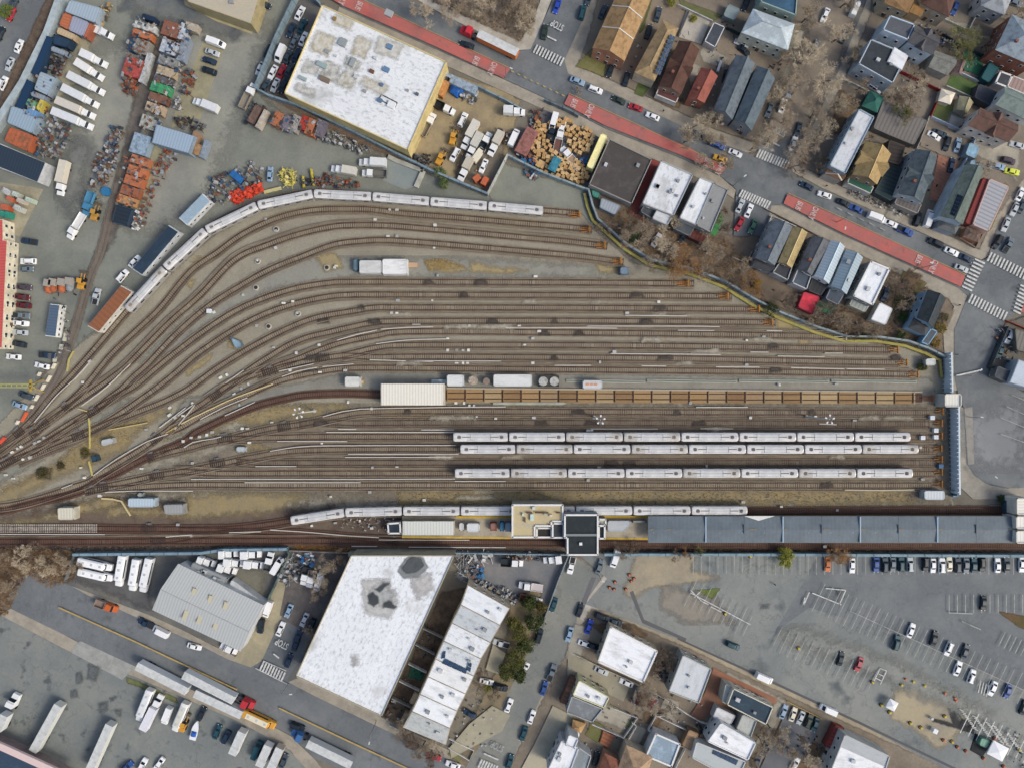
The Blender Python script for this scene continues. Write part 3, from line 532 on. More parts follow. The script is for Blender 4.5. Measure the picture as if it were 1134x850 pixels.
Z_=[('in the left track throat','40,490,25 45,488,25 50,484,35 27,508,18 35,506,20 15,500,25 21,496,30 25,494,30 101,400,30 93,423,0 189,451,35 163,475,0 158,518,0 204,488,0 213,484,0 222,483,0 230,481,5 236,478,5 214,446,20 204,460,0 189,459,35 195,462,35 269,474,0 275,474,0 302,467,0 277,490,0 214,512,0 74,560,0 112,548,0 198,580,0 213,592,0 91,517,0 95,528,0 8,525,0 16,529,0 245,418,30 252,415,30 260,436,30 268,430,30 276,425,30 266,448,30'),
 ('between the upper yard tracks','435,222,0 432,233,0 440,233,0 482,250,0 430,262,0 440,262,0 593,306.5,0 485,305.5,0 441,333,0 479,333,0 434,347,0 440,347,0 325,334,0 315,336,0 238,346,25 354,382,0 304,385,0 322,410,0 355,412,0 383,410,0 496,375,0 516,361,0 520,361,0 575,361,0 496,388,0 506,388,0 513,388,0 519,388,0 506,402,0 513,402,0 518,402,0 590,375,0 581,382,0 726,376,0 729,334.6,0 694,347,0 664,401,0 680,389.6,0 826,377,0 845,373,0 826,404,0 589,402,0 590,402,0 597,367,0 270,327,0 329,391,0 285,361,0 330,347,0 373,295,0 371,297,0 286,289,0 295,243,0 306,256,20 306,275,20 481,275,0 416,244,0'),
 ('among the lower storage tracks','357,490,0 413,517,0 440,516.6,0 505,446,0 514,446,0 520,448.6,0 525,448.6,0 591,462,0 655,476,0 651,476,0 651,531,0 663,517,0 764,446,0 782,515.6,0 830,462,0 902,461,0 945,465,0 1018,495,0 1020,530,0 822,555,0 864,560,0 926,564,0 634,597,0 912,604,0 367,549,0 410,544,0 346,581,0 372,578,0 414,571,0 399,576,0 412,584,0 470,553,0 528,461,0 549,463,0 412,452,0 386,445,0 925,425,0 861,425,0 862,426,0')]
for zn,s_ in Z_:
    for t in s_.split():
        a=[float(v) for v in t.split(',')]; r_=random.Random(t); tbox(a[0],a[1],r_.uniform(.5,1.1),r_.uniform(.4,.8),a[2],r_.uniform(.35,.7),label='small pale trackside box '+zn)
# round manhole-like drums between tracks
for i,(x,y) in enumerate(((285.5,289.5),(283.5,318.5),(330,347.5),(297.5,361.5),(362,296.5),(306,254))):
    p=P(x,y,.3); mb=MB(); mb.tube((0,0,0),(0,0,.25),1.0,.9,14); mb.tube((0,0,.25),(0,0,.3),.62,.6,14,1)
    o=new('manhole',mb.mesh(),[mat('#a8a59a',None),mat('#3b332d',None)]); o.location=p; reg(o,'manhole','round pale manhole collar with dark lid between curved tracks','','manholes')
# orange buffers at the track ends
OR=mat('#b5792f','#94602f',amt=.15,s1=1,s2=3)
def bumper(x,y,L_=2.6,ang=0,col=OR,desc='yellow buffer stop',zone='at the end of an upper yard track'):
    root=empty('buffer_stop',P(x,y,.5),R(ang)); reg(root,'buffer stop',desc,zone,'buffer stops')
    mb=MB(); mb.box((-L_*.2,.0,.35),(L_*1.1,.22,.25),tilt=.0); mb.box((0,.72,.15),(L_,.16,.3)); mb.box((0,-.72,.15),(L_,.16,.3)); mb.obj('frame',col,root)
    mb=MB(); mb.box((L_*.3,0,.75),(.35,2.2,.5)); mb.obj('buffer_beam',col,root)
    for sg in (1,-1):
        mb=MB(); mb.tube((-L_*.5,sg*.72,.2),(L_*.28,sg*.55,.8),.1,.1,6); mb.obj('strut',col,root)
for x,y,l_ in ((638,238,3.6),(649,254.5,3.2),(666,272,3.2),(684,289.5,3),(757,314,4),(802,328,3),(836,342,3.4),(851,357,3),(990,387.5,2.8),(1000,401.5,2.8),(1012,414.5,3)): bumper(x,y,l_)
CR=mat('#c9b9a2','#b3a48e',amt=.12,s1=1,s2=3)
bumper(932,373,3.4,0,CR,'cream buffer stop','at the end of the fifth yard track')
for x,y in ((1040,455),(1039,468),(1039,482),(1038.5,496),(1039,508),(1039,522),(1039,535)): bumper(x,y,2.2,0,mat('#a06c2c','#7d5128',amt=.2,s1=1,s2=3),'rust orange buffer stop','by the ribbed wall on the right')
bumper(1028,441,3,0,mat('#9b5232','#7d5128',amt=.2,s1=1,s2=3),'dark red buffer stop','at the end of the brown covered track')

# wooden covered track panels
WD=[mat('#9b8058','#806444',amt=.22,s1=.15,s2=2.4,streak=(0,(.12,1,1)),lo=.35,hi=.65),mat('#8c7049','#a08259',amt=.22,s1=.15,s2=2.4,streak=(0,(.12,1,1)),lo=.35,hi=.65),mat('#ae9a70','#92795a',amt=.22,s1=.15,s2=2.4,streak=(0,(.12,1,1)),lo=.35,hi=.65)]
x=494.5; i=0
while x<1013:
    x2=min(x+20.4,1013); yy=438+(x-494)/520*2
    a,b=P(x+.8,yy),P(x2-.8,yy); c=(a+b)/2; mb=MB()
    for dy,wd in ((-1.55,.95),(-.0,1.45),(1.52,1.0)): mb.box((c.x,c.y+dy,.62+ (i%2)*.01),((b-a).x,wd,.12))
    mb.box((a.x+.1,c.y,.72),(.12,4.0,.06)); 
    o=mb.obj('plank_panel',WD[2 if x>800 and i%3 else i%3]); reg(o,'plank panel','brown timber panel covering the wide service track','','timber track panels')
    x=x2+ .2; i+=1
o=MB().prism(ccw([P(546,448),P(622,448),P(628,446.5),P(624,445),P(546,445)]),.5,.9).obj('inspection_walkway',mat('#a3a593','#8e907f',amt=.12,s1=.3,s2=2)); reg(o,'walkway','pale green strip platform beside the timber covered track')
structure(MB().prism(ccw([P(495,430.6),P(628,431.8),P(1020,434.5),P(1020,433),P(628,430),P(495,429)]),.3,.75).obj('track_kerb',mat('#a59a87',None,amt=.15)))
# cable trough along the walkway
for a,b in ((627,714),(716,815),(818,917),(920,1014)):
    mb=MB(); A,B=P(a,420.8),P(b,422); mb.prism(ccw([P(a,419.6),P(b,421),P(b,424.4),P(a,423)]),.3,.55)
    mb.prism(ccw([P(a+.6,420.6),P(b-.6,422),P(b-.6,423.4),P(a+.6,422)]),.5,.62,1)
    o=new('cable_trough',mb.mesh(),[mat('#a9a797','#8f9084',amt=.15,s1=.2,s2=2),mat('#66716c','#7d857c',amt=.15,s1=.2,s2=2)]); reg(o,'cable trough','long pale cable trough with grey green lid','along the concrete walkway','cable troughs')

# ======================= TRAINS =======================
TR_ROOF=mat('#d3d2cf','#b5b4b3',amt=.10,s1=.35,s2=2.5,streak=(0,(.2,1,1)),rough=.5); TR_MID=mat('#cbcccb','#b3b5b6',amt=.10,s1=.2,s2=2.5,rough=.5); TR_SIDE=mat('#b3b3b3',None,amt=.06,rough=.35,metal=.5)
TR_DK=mat('#6e6b6a','#57534f',amt=.2,s1=3,s2=8); TR_SEAM=mat('#77787d',None,amt=.1)
TR_TAN=mat('#8f7f6a','#6e6459',amt=.2,s1=3,s2=8)
TR_DIRTY=mat('#c3c1bb','#a09d98',amt=.16,s1=.3,s2=2.2,rough=.6)
def sbox_profile():   # train cross section (y,z)
    return [(-1.42,.95),(-1.47,1.6),(-1.47,3.0),(-1.36,3.35),(-1.1,3.55),(-.6,3.68),(0,3.72),(.6,3.68),(1.1,3.55),(1.36,3.35),(1.47,3.0),(1.47,1.6),(1.42,.95)]
def loft(mb,stations,prof,mi=0):
    """stations: (x, scale_y, dz)"""
    n=len(prof); vs=[]
    for x,sy,sz in stations:
        for y,z in prof: vs.append((x,y*sy,.95+(z-.95)*sz))
    fs=[]
    for i in range(len(stations)-1):
        for j in range(n-1): fs.append((i*n+j,(i+1)*n+j,(i+1)*n+j+1,i*n+j+1))
        fs.append((i*n+n-1,(i+1)*n+n-1,(i+1)*n,i*n))
    fs.append(tuple(range(n))); fs.append(tuple(range((len(stations)-1)*n+n-1,(len(stations)-1)*n-1,-1)))
    mb.add(vs,[f[::-1] for f in fs],mi)
def make_train_car(L_,variant):
    root=empty('subway_car'); h=L_/2
    mb=MB(); loft(mb,[(-h,.86,.985),(-h+.25,.96,.995),(-h+.8,1,1),(h-.8,1,1),(h-.25,.96,.995),(h,.86,.985)],sbox_profile())
    mb.obj('car_body',TR_SIDE,root)
    pr=[(-1.33,3.40),(-1.08,3.585),(-.6,3.71),(0,3.75),(.6,3.71),(1.08,3.585),(1.33,3.40)]
    mb=MB(); loft(mb,[(-h+.15,.9,.996),(-h+.7,1,1),(-h+4.2,1,1)],pr); mb.obj('roof_end',TR_DIRTY if variant else TR_ROOF,root); mb=MB(); loft(mb,[(h-4.2,1,1),(h-.7,1,1),(h-.15,.9,.996)],pr); mb.obj('roof_end',TR_DIRTY if variant else TR_ROOF,root)
    mb=MB(); loft(mb,[(-h+4.2,1,1.0),(h-4.2,1,1.0)],pr); 
    for y in (-.9,-.45,.0,.45,.9): mb.box((0,y,3.75-.13*abs(y)),(L_-8.6,.04,.05),mi=1)
    new('roof_panel',mb.mesh(),[TR_MID,TR_SEAM],root)
    for sg in (-1,1):
        mb=MB(); 
        for i in range(-3,4): mb.box((sg*(h-1.9)+i*.16,0,3.77),(.07,1.1-.1*abs(i),.07))
        mb.box((sg*(h-1.9),.0,3.75),(1.15,.2,.06)); mb.obj('air_conditioner',TR_TAN if variant else TR_DK,root)
        mb=MB(); mb.box((sg*(h-4.1),.02,3.79),(2.6,.22,.08)); mb.box((sg*(h-5.35),0,3.77),(.06,2.0,.05)); mb.obj('roof_conduit',TR_SEAM if variant else TR_DK,root)
        mb=MB(); mb.box((sg*(h+.02),0,2.5),(.05,1.2,.9)); mb.obj('end_window',GLASS,root)
        mb=MB()
        for wx in (-.9,.9):
            for wy in (-.72,.72): mb.tube((sg*(h-2.6)+wx,wy-.07,.87),(sg*(h-2.6)+wx,wy+.07,.87),.42,.42,12)
        mb.box((sg*(h-2.6),0,.85),(2.4,1.9,.3)); mb.obj('bogie',TR_DK,root)
        mb=MB(); mb.box((sg*(h+.2),0,1.1),(.5,.3,.25)); mb.obj('coupler',TR_DK,root)
        for k in range(-2,3):
            mb=MB(); mb.box((k*3.6+.0,sg*1.475,2.55),(1.5,.03,.75)); mb.obj('side_window',GLASS,root)
    return root
PROTO={}
def train_car(a,b,zone,variant=0):
    A,B=P(a[0],a[1],3.7),P(b[0],b[1],3.7); L_=round((B-A).length-.42,1); k=(L_,variant)
    if k not in PROTO: o=make_train_car(L_,variant); PROTO[k]=o
    else: o=copy_tree(PROTO[k])
    c=(A+B)/2; o.location=(c.x,c.y,.38); d_=B-A; o.rotation_euler=(0,0,math.atan2(d_.y,d_.x))
    reg(o,'subway car','silver grey subway car',zone,'subway cars parked in the yard')
def train(joints,zone,vseq):
    for i in range(len(joints)-1): train_car(joints[i],joints[i+1],zone,vseq[i])
train([(140,343.5),(182.5,297),(228,255),(285,227.5),(347,214.5),(412,217.7),(476,223),(540,228),(602,233.5)],'in the long curved train',[1,0,0,0,0,0,0,0])
train([(501.2,483.5),(563,483.5),(626.2,483.5),(690,483.5),(753.7,483.5),(818,483.5),(881.8,483.5),(945.7,483.5),(1008.3,483.5)],'in the upper straight parked train',[0,0,1,1,0,0,0,0])
train([(509,497),(571.3,497),(634.5,497),(698.6,497),(762,497),(826.3,497),(890.2,497),(954.2,497),(1017.2,497)],'in the middle straight parked train',[0,1,0,1,0,0,0,1])
train([(503,523.6),(565,523.6),(628.2,523.6),(692,523.6),(755.8,523.6),(820,523.6),(884,523.6),(948,523.6),(1011,523.6)],'in the lower straight parked train',[0,1,0,0,1,0,1,0])
train([(321.5,576.3),(381.8,567),(445.7,565.5),(509.7,565.4),(573.5,565.3),(637,565.2),(700.7,565),(765,565),(828,565)],'in the train beside the station platform',[0,0,0,0,0,0,0,0])
# ======================= VEHICLES =======================
def loftcar(L_,W,prof_top,z0=.28,belt=.62):
    """prof_top: list of (x fraction from rear 0 to front 1, shoulder z, top z, top half-width fraction, plan width fraction)"""
    mb=MB(); vs=[]; n=10
    for fx,zs,zt,tw,pw in prof_top:
        x=(fx-.5)*L_; w_=W/2*pw
        half=[(w_*.93,z0),(w_,z0+.18),(w_*1.0,zs-.12),(w_*.95,zs),(w_*tw,zt-.03 if zt-zs>.1 else zt)]
        for y,z in half: vs.append((x,y,z))
        for y,z in half[::-1]: vs.append((x,-y,z))
    fs=[]
    m=len(prof_top)
    for i in range(m-1):
        for j in range(n): fs.append((i*n+j,(i+1)*n+j,(i+1)*n+(j+1)%n,i*n+(j+1)%n))
    fs.append(tuple(range(n))[::1]); fs.append(tuple((m-1)*n+j for j in range(n))[::-1])
    mb.add(vs,fs)
    return mb,vs,n
def wheels(root,L_,W,r=.33,xs=(-.31,.31),w_=.24):
    for fx in xs:
        for sg in (-1,1):
            mb=MB(); mb.tube((fx*L_,sg*(W/2-w_),r),(fx*L_,sg*(W/2-.02),r),r,r,12); mb.obj('wheel',RUBBER,root)
PAINTSLOT=paint('#cccccc')
KINDS={
 'sedan':(4.75,1.82,[(0,.62,.72,.8,.80),(.02,.85,.92,.78,.90),(.13,.93,1.0,.80,.97),(.27,.96,1.40,.66,1),(.36,.97,1.45,.68,1),(.55,.97,1.45,.68,1),(.62,.95,1.38,.68,1),(.74,.9,.98,.80,1),(.95,.78,.84,.78,.93),(.99,.6,.66,.7,.80),(1,.5,.55,.7,.76)]),
 'suv':(4.8,1.92,[(0,.75,.85,.8,.84),(.015,1.0,1.12,.8,.93),(.06,1.05,1.55,.70,.97),(.10,1.05,1.70,.72,.99),(.35,1.05,1.74,.74,1),(.58,1.05,1.73,.73,1),(.64,1.04,1.66,.72,1),(.755,1.02,1.10,.84,1),(.95,.92,.98,.82,.95),(.99,.7,.76,.75,.84),(1,.6,.66,.7,.80)]),
 'van':(5.7,2.02,[(0,1.0,1.1,.9,.92),(.01,1.2,2.1,.84,.98),(.03,1.2,2.22,.84,1),(.40,1.2,2.26,.86,1),(.70,1.2,2.26,.86,1),(.76,1.2,2.14,.84,1),(.88,1.15,1.25,.86,.99),(.97,1.0,1.08,.82,.93),(1,.7,.76,.78,.85)]),
 'pickup':(5.4,1.95,[(0,.85,.9,.95,.95),(.01,.98,1.02,.95,1),(.36,1.0,1.04,.93,1),(.37,1.0,1.2,.9,1),(.40,1.02,1.76,.76,1),(.60,1.02,1.78,.76,1),(.65,1.02,1.68,.74,1),(.76,1.0,1.1,.86,1),(.95,.92,.98,.84,.96),(1,.66,.72,.76,.84)])}
def glass_quad(mb,vs,n,i0,i1,ja,jb,t0=.12,t1=.88,e=.02):
    """quad on the loft between stations i0,i1 and ring indices ja,jb, lifted by e"""
    a,b,c,d_=[Vector(vs[i*n+j]) for i,j in ((i0,ja),(i1,ja),(i1,jb),(i0,jb))]
    def L2(u,v): return (a.lerp(b,u)).lerp(d_.lerp(c,u),v)
    nn=(b-a).cross(d_-a).normalized()
    if nn.z<-.2: nn=-nn
    q=[L2(t0,.08)+nn*e,L2(t1,.08)+nn*e,L2(t1,.92)+nn*e,L2(t0,.92)+nn*e]
    mb.add(q,[(0,1,2,3)])
VP={}
def make_vehicle(kind,L_=None):
    L0,W,pt=KINDS[kind]; L_=L_ or L0
    mb,vs,n=loftcar(L_,W,pt); me=mb.mesh(); root=bpy.data.objects.new(kind,me); C.objects.link(root); me.materials.append(PAINTSLOT)
    for p in me.polygons: p.use_smooth=False
    roofi={'sedan':(3,2,6,7),'suv':(2,1,6,7),'van':(1,0,5,6),'pickup':(4,3,6,7)}[kind]
    # windscreen between station 6/7 (roof front->bonnet)
    f={'sedan':(6,7),'suv':(6,7),'van':(5,6),'pickup':(6,7)}[kind]; r_={'sedan':(2,3),'suv':(1,2),'van':None,'pickup':(3,4)}[kind]
    g=MB(); glass_quad(g,vs,n,f[0],f[1],4,5,.02,.95); g.obj('windscreen',GLASS,root)
    if r_: g=MB(); glass_quad(g,vs,n,r_[0],r_[1],4,5,.08,.98); g.obj('rear_window',GLASS,root)
    a,b={'sedan':(3,6),'suv':(3,6),'van':(4,5),'pickup':(4,6)}[kind]
    for ja,jb in ((3,4),(5,6)):
        g=MB()
        for i in range(a,b): glass_quad(g,vs,n,i,i+1,ja,jb,.06,.94,.025)
        # outward lift
        g.v=[(x,y+(.02 if y>0 else -.02),z) for x,y,z in g.v]; g.obj('side_window',GLASS,root)
    if kind=='pickup':
        g=MB(); g.box((-.32*L_,0,1.05),(.33*L_,1.5,.04)); g.obj('load_bed',mat('#2f3134',None,amt=.15),root)
    if kind=='suv':
        g=MB()
        for sg in (-1,1): g.box((-.12*L_,sg*.58,1.78),(.42*L_,.06,.06))
        g.obj('roof_rack',mat('#34373a',None),root)
    wheels(root,L_,W)
    return root
def lights(root,L_,W,z=.72):
    for sg in (-1,1):
        mb=MB(); mb.box((L_/2-.1,sg*(W/2-.32),z),(.12,.3,.14)); mb.obj('headlight',mat('#dfe3e6',None,amt=.02,rough=.2),root)
CH={'white':'#e3e5e6','silver':'#b0b7bc','grey':'#66727b','dark grey':'#3a4853','black':'#222d36','navy':'#24384f','blue':'#2c4f8f','red':'#a32632','dark red':'#5c2027','teal':'#1f4a55','green':'#3f6e58','yellow':'#d9a52c','orange':'#c46a2c','neon yellow':'#cfd83a','light blue':'#86a0b8','cream':'#d8d2bd','tan':'#a8946f','pink red':'#a8484f','bright blue':'#2346b0','purple grey':'#4a3f4a','dark green':'#2c3b33','brown':'#6d5040'}
NOUN={'sedan':('car','car'),'suv':('SUV','car'),'van':('van','van'),'pickup':('pickup truck','pickup truck')}
def car(x,y,ang,col,kind,zone,group):
    k=kind
    if k not in VP: VP[k]=make_vehicle(k); L0,W,_=KINDS[k]; lights(VP[k],L0,W); o=VP[k]
    else: o=copy_tree(VP[k])
    o.name={'sedan':'parked_car','suv':'parked_suv','van':'van','pickup':'pickup_truck'}[k]
    sl_=o.material_slots[0]; sl_.link='OBJECT'; sl_.material=paint(CH[col])
    p=P(x,y,1.0); o.location=(p.x,p.y,.2); o.rotation_euler=(0,0,R(ang+rnd.uniform(-1.2,1.2)+(180 if rnd.random()<.35 else 0))); s=rnd.uniform(.95,1.03); o.scale=(s,s,s)
    reg(o,NOUN[k][1],col+' '+NOUN[k][0],zone,group)
CD={'w':'white','s':'silver','g':'grey','d':'dark grey','k':'black','n':'navy','b':'blue','r':'red','R':'dark red','t':'teal','G':'green','y':'yellow','o':'orange','Y':'neon yellow','l':'light blue','c':'cream','p':'pink red','B':'bright blue','P':'purple grey','D':'dark green','T':'tan'}
KD={'s':'sedan','u':'suv','v':'van','p':'pickup'}
CARS='''on the road at the top left edge|cars on the left road
11.5,15.5,66,r,s 0,37,68,k,s 20.5,51,68,w,s 10.5,71,66,s,s 3,92,64,w,u 14,5,66,d,s
in the gravel yard at the top left|vehicles in the top left yard
239.4,47.7,-20,w,v 235,58,-18,s,s 231.5,67,-18,n,s 231.5,78.5,-20,k,u 297.3,56.5,65,k,s 288,76,65,s,s 292.4,4.4,-25,k,s 299,193,85,l,s 250,4,-25,n,s
in the walled car lot by the big white roof|cars in the walled lot
332,14.6,62,w,s 322.4,33.5,66,n,s 334.7,29,66,t,s 326,46,64,g,s 336,43,66,w,s 310.6,60,66,w,v 318.5,62.7,66,d,s 328.6,61,66,n,s 302,80,62,w,s 312,79,64,r,s 320.6,76.8,66,d,s 294,95.3,62,d,s 304.7,94.4,66,s,s 313.6,95.3,62,k,s 319,88,64,k,s
in the sandy contractor yard|vehicles in the sandy yard
512.4,132.7,65,w,u 535.3,184,66,w,s 569,153,66,w,v 503.6,171.4,62,w,u 530,171.4,55,c,v 613,135,75,w,v 621.8,143,75,w,p 611,147,75,k,p
on the avenue at the top|cars on the top avenue
516.8,49.8,-18,k,s 639.4,89.7,-22,l,s 659.4,99.4,-20,w,u 685,110.9,-26,D,s 703.9,119,-18,r,s 722.8,128.9,-22,w,s 767,146,-20,g,s 782,153,-22,d,s 797.7,175.7,-20,y,s 795,160.8,-20,b,s 814.4,169.5,-24,w,s
on the avenue at the right|cars on the right part of the avenue
893.5,206,-24,n,s 913.3,215.9,-18,w,s 934.5,224.7,-24,k,s 947.7,231,-24,b,s 970.2,241,-22,w,v 987,247.7,-22,w,s 1002.5,256,-25,b,p 1036,268.9,-25,k,u 1054,278.9,-25,w,s 1070,286,-25,n,s 1065,297.3,-22,s,s
on the side street at the top|cars on the top side street
616.8,7,72,B,s 645,14,75,t,u 603,35.3,78,D,s 652,-2,75,d,s
in a driveway of the tan and brown houses|cars in driveways
676,77.7,75,k,s 693.6,87.7,75,k,s 718,35.3,72,k,s 728.6,16,75,d,s 824,55.6,-40,k,s 821.5,47.7,-20,s,s 668,13,65,d,s 804,84,75,k,s 826,4,70,k,s
on the street shaded by bare trees|cars on the tree street
914,17,66,w,s 946.5,9.7,66,w,v 875.3,100.6,70,l,s 866.9,117.4,70,w,s 878.9,159.4,72,w,s 884,143,72,d,s 852,122,70,g,s 903,52,66,g,s 935,40,66,d,s
on the dirt lot below the avenue crossing|cars on the dirt lot
819.7,228,65,s,s 829.4,233.5,65,w,s 819,248,62,r,s 833.8,251,66,G,s 727,266,60,s,s 757,262,60,k,s
among the houses at the top right|cars among the top right houses
1034.6,150.6,-30,w,s 1048.4,159.4,75,k,u 1060.6,161,75,l,s 1053.7,183,75,n,s 1016,242.4,72,k,u 1028,242,72,w,v 1105,184,-15,l,s 1116.7,178,-15,P,u 1121,190,-12,Y,s 1126.4,160.8,-15,s,s 1058,9,68,b,s 969,97,-35,w,u 980.4,326,70,n,s 1041,148,-20,d,s 954,62,60,R,s 1124,3,-20,g,s
on the cross street at the right edge|cars on the cross street
1130,215,65,w,s 1123.8,231.8,65,s,s 1114,248.9,68,s,s 1104.9,268,60,k,u 1116.7,271.5,60,g,p 1131.7,228,65,d,s
in the fenced yard at the right edge|vehicles in the right edge yard
1117.6,372.7,70,w,u 1107.9,389.4,75,t,s 1128,376,70,t,s
beside the red roofed building on the left|cars beside the red roofed building
31,289.4,0,w,u 29,298,0,g,s 26.5,318,-5,P,s 24.7,329,-7,R,s 25.6,338,-7,R,s 23.8,349.4,-3,g,p 23,358,-4,w,s 22,368,-4,s,s 20.8,381,-12,k,s 14.5,395,-3,w,s 52.4,393.5,-5,n,p 46,404.8,-12,w,s 31.8,267.4,-8,n,p
beside the tracks on the left|cars beside the left tracks
148.8,289.7,48,w,s 135.6,305.6,50,w,u 106.8,328.5,76,s,p 28.8,438,-22,d,s 21.5,448.6,-20,l,s
in the depot yard below the tracks|vehicles in the depot yard
307,625.7,58,w,v 296.8,673.9,70,w,v 288.9,692.7,82,k,u 319.7,676,68,l,s 310.6,696,66,w,s 337,686,66,s,s 344.5,692,66,k,u 330,704.7,68,n,s 353.3,643.8,72,w,v 327.7,713,68,n,s 319.7,731,70,n,s
on the wide street at the bottom left|cars on the bottom left street
215,715.4,-15,w,s 161.5,689.5,-25,n,p 178.5,698.6,-25,w,v 329.5,804,-20,k,u 456.8,826,-20,n,s 480.6,837.7,-16,r,s 501.4,846.5,-20,w,s
in the truck lot at the bottom left|cars in the truck lot
185.3,791.4,68,w,v 240.5,810,66,t,s 250,816,60,n,s 284.8,829.4,68,t,v 314,842,66,d,s 157.6,846.5,60,w,u 176,845.5,55,w,s 140,849,40,b,u 223,790,60,k,s
on the street below the station|cars on the street below the station
632.7,625.7,76,w,p 664,627,70,g,s 681,618,72,w,v 613,669.4,72,t,s 630.6,702,74,l,s 597,703.9,72,k,u 611,744.5,70,g,p 602.4,761.8,72,b,s 580.8,741,64,w,s 588.8,793.6,70,w,s 579.8,812,72,t,s 563.5,780.8,68,w,s 577.7,809.4,72,n,s 564.5,843,72,t,s 642,675,72,k,s
beside the row of white flat roofs|cars by the white row houses
538.9,754.4,-12,w,s 553.9,760.4,-15,k,u 520,790,-28,n,s 554.8,712,-18,s,p
in a driveway below the station street|cars in lower driveways
666.8,682.7,-22,k,u 652.3,693.3,70,B,s 648,712.4,-20,w,s 657,715,-20,k,s 666,742.4,-22,s,s 693.6,755.6,-22,w,s 636.8,819,76,w,p 659.7,839.5,75,k,s 648,708,-22,k,s 681,688,-20,d,s
in the small court at the bottom|cars in the small court
867.7,787.7,68,l,s 878.3,790.6,68,c,s 886.8,794.4,68,s,s 895.6,797.6,68,D,u 903,802,68,t,s 846,828.9,68,n,s 838,843,68,n,s 880,846,60,w,s
on the drive along the big car park|vehicles on the car park drive
811.8,714.5,-22,t,u 846,750,-25,w,v 916.8,785,-24,w,v
in the top row of the big car park|cars in the top row of the car park
916.8,624.4,88,o,s 943.8,626,90,w,s 970.4,625,88,b,s 980,625,90,d,u 989,625,90,g,s 998,624,90,t,u 1007.8,624.5,90,s,u 1025,624,90,k,u 1033.4,626,90,w,s 1043,625.5,90,w,u 1051.4,624,90,c,s 1060.7,625.5,90,d,u 1070,626,90,g,s 1078.7,625.5,90,t,s 1087.6,624.5,90,k,u 1104.9,625.5,90,w,s 1115,625,90,d,s 1131.7,625,90,w,s
in the angled bays of the big car park|cars in the angled bays
1009,697.7,68,w,s 992.8,711,78,t,u 1007.8,701.5,68,w,s 1034.6,706.5,74,k,s 1050.5,718,68,w,u 1069,721,70,d,s 1060.7,739.7,68,w,s 1076,748.5,70,w,u 1099.4,762,66,w,s 1116.3,765.3,72,b,s 1134,783,70,k,s 951.3,735.3,70,p,s 931,728.8,76,k,s 1089.3,667.7,86,k,s'''
_l=CARS.split('\n')
for i in range(0,len(_l),2):
    zone,grp=_l[i].split('|'); seen=[]
    for t in _l[i+1].split():
        a=t.split(','); x,y=float(a[0]),float(a[1])
        if any(math.hypot(x-p,y-q)<5.5 for p,q in seen): continue
        seen.append((x,y)); car(x,y,float(a[2]),CD[a[3]],KD[a[4]],zone,grp)
# ---- trucks
def cab(root,x,W,Hc,ln,m,hood=False):
    mb=MB(); z0=.5
    pr=[(x-ln/2,Hc),(x+ln*.02,Hc),(x+ln*.17,Hc*.62),(x+ln/2,Hc*.52)]
    if not hood: pr=[(x-ln/2,Hc),(x+ln*.25,Hc),(x+ln*.47,Hc*.58),(x+ln/2,Hc*.5)]
    n=len(pr); vs=[]
    for xx,zz in pr:
        wy=W/2*(.97 if xx>x+ln*.3 else 1); wt=wy*.9
        vs+=[(xx,wy,z0),(xx,wy,zz*.6),(xx,wt,zz),(xx,-wt,zz),(xx,-wy,zz*.6),(xx,-wy,z0)]
    fs=[]
    for i in range(n-1):
        for j in range(6): fs.append((i*6+j,(i+1)*6+j,(i+1)*6+(j+1)%6,i*6+(j+1)%6))
    fs+=[tuple(range(6)),tuple((n-1)*6+j for j in range(6))[::-1]]
    mb.add(vs,fs); c=mb.obj('cab',m,root)
    g=MB(); a=Vector(vs[1*6+2]); b=Vector(vs[1*6+3]); c2=Vector(vs[2*6+3]); d2=Vector(vs[2*6+2]); nn=Vector((.3,0,.95))*.03
    g.add([a.lerp(d2,.1)+nn,b.lerp(c2,.1)+nn,c2.lerp(b,.1)+nn,d2.lerp(a,.1)+nn],[(0,3,2,1)]); g.obj('windscreen',GLASS,c)
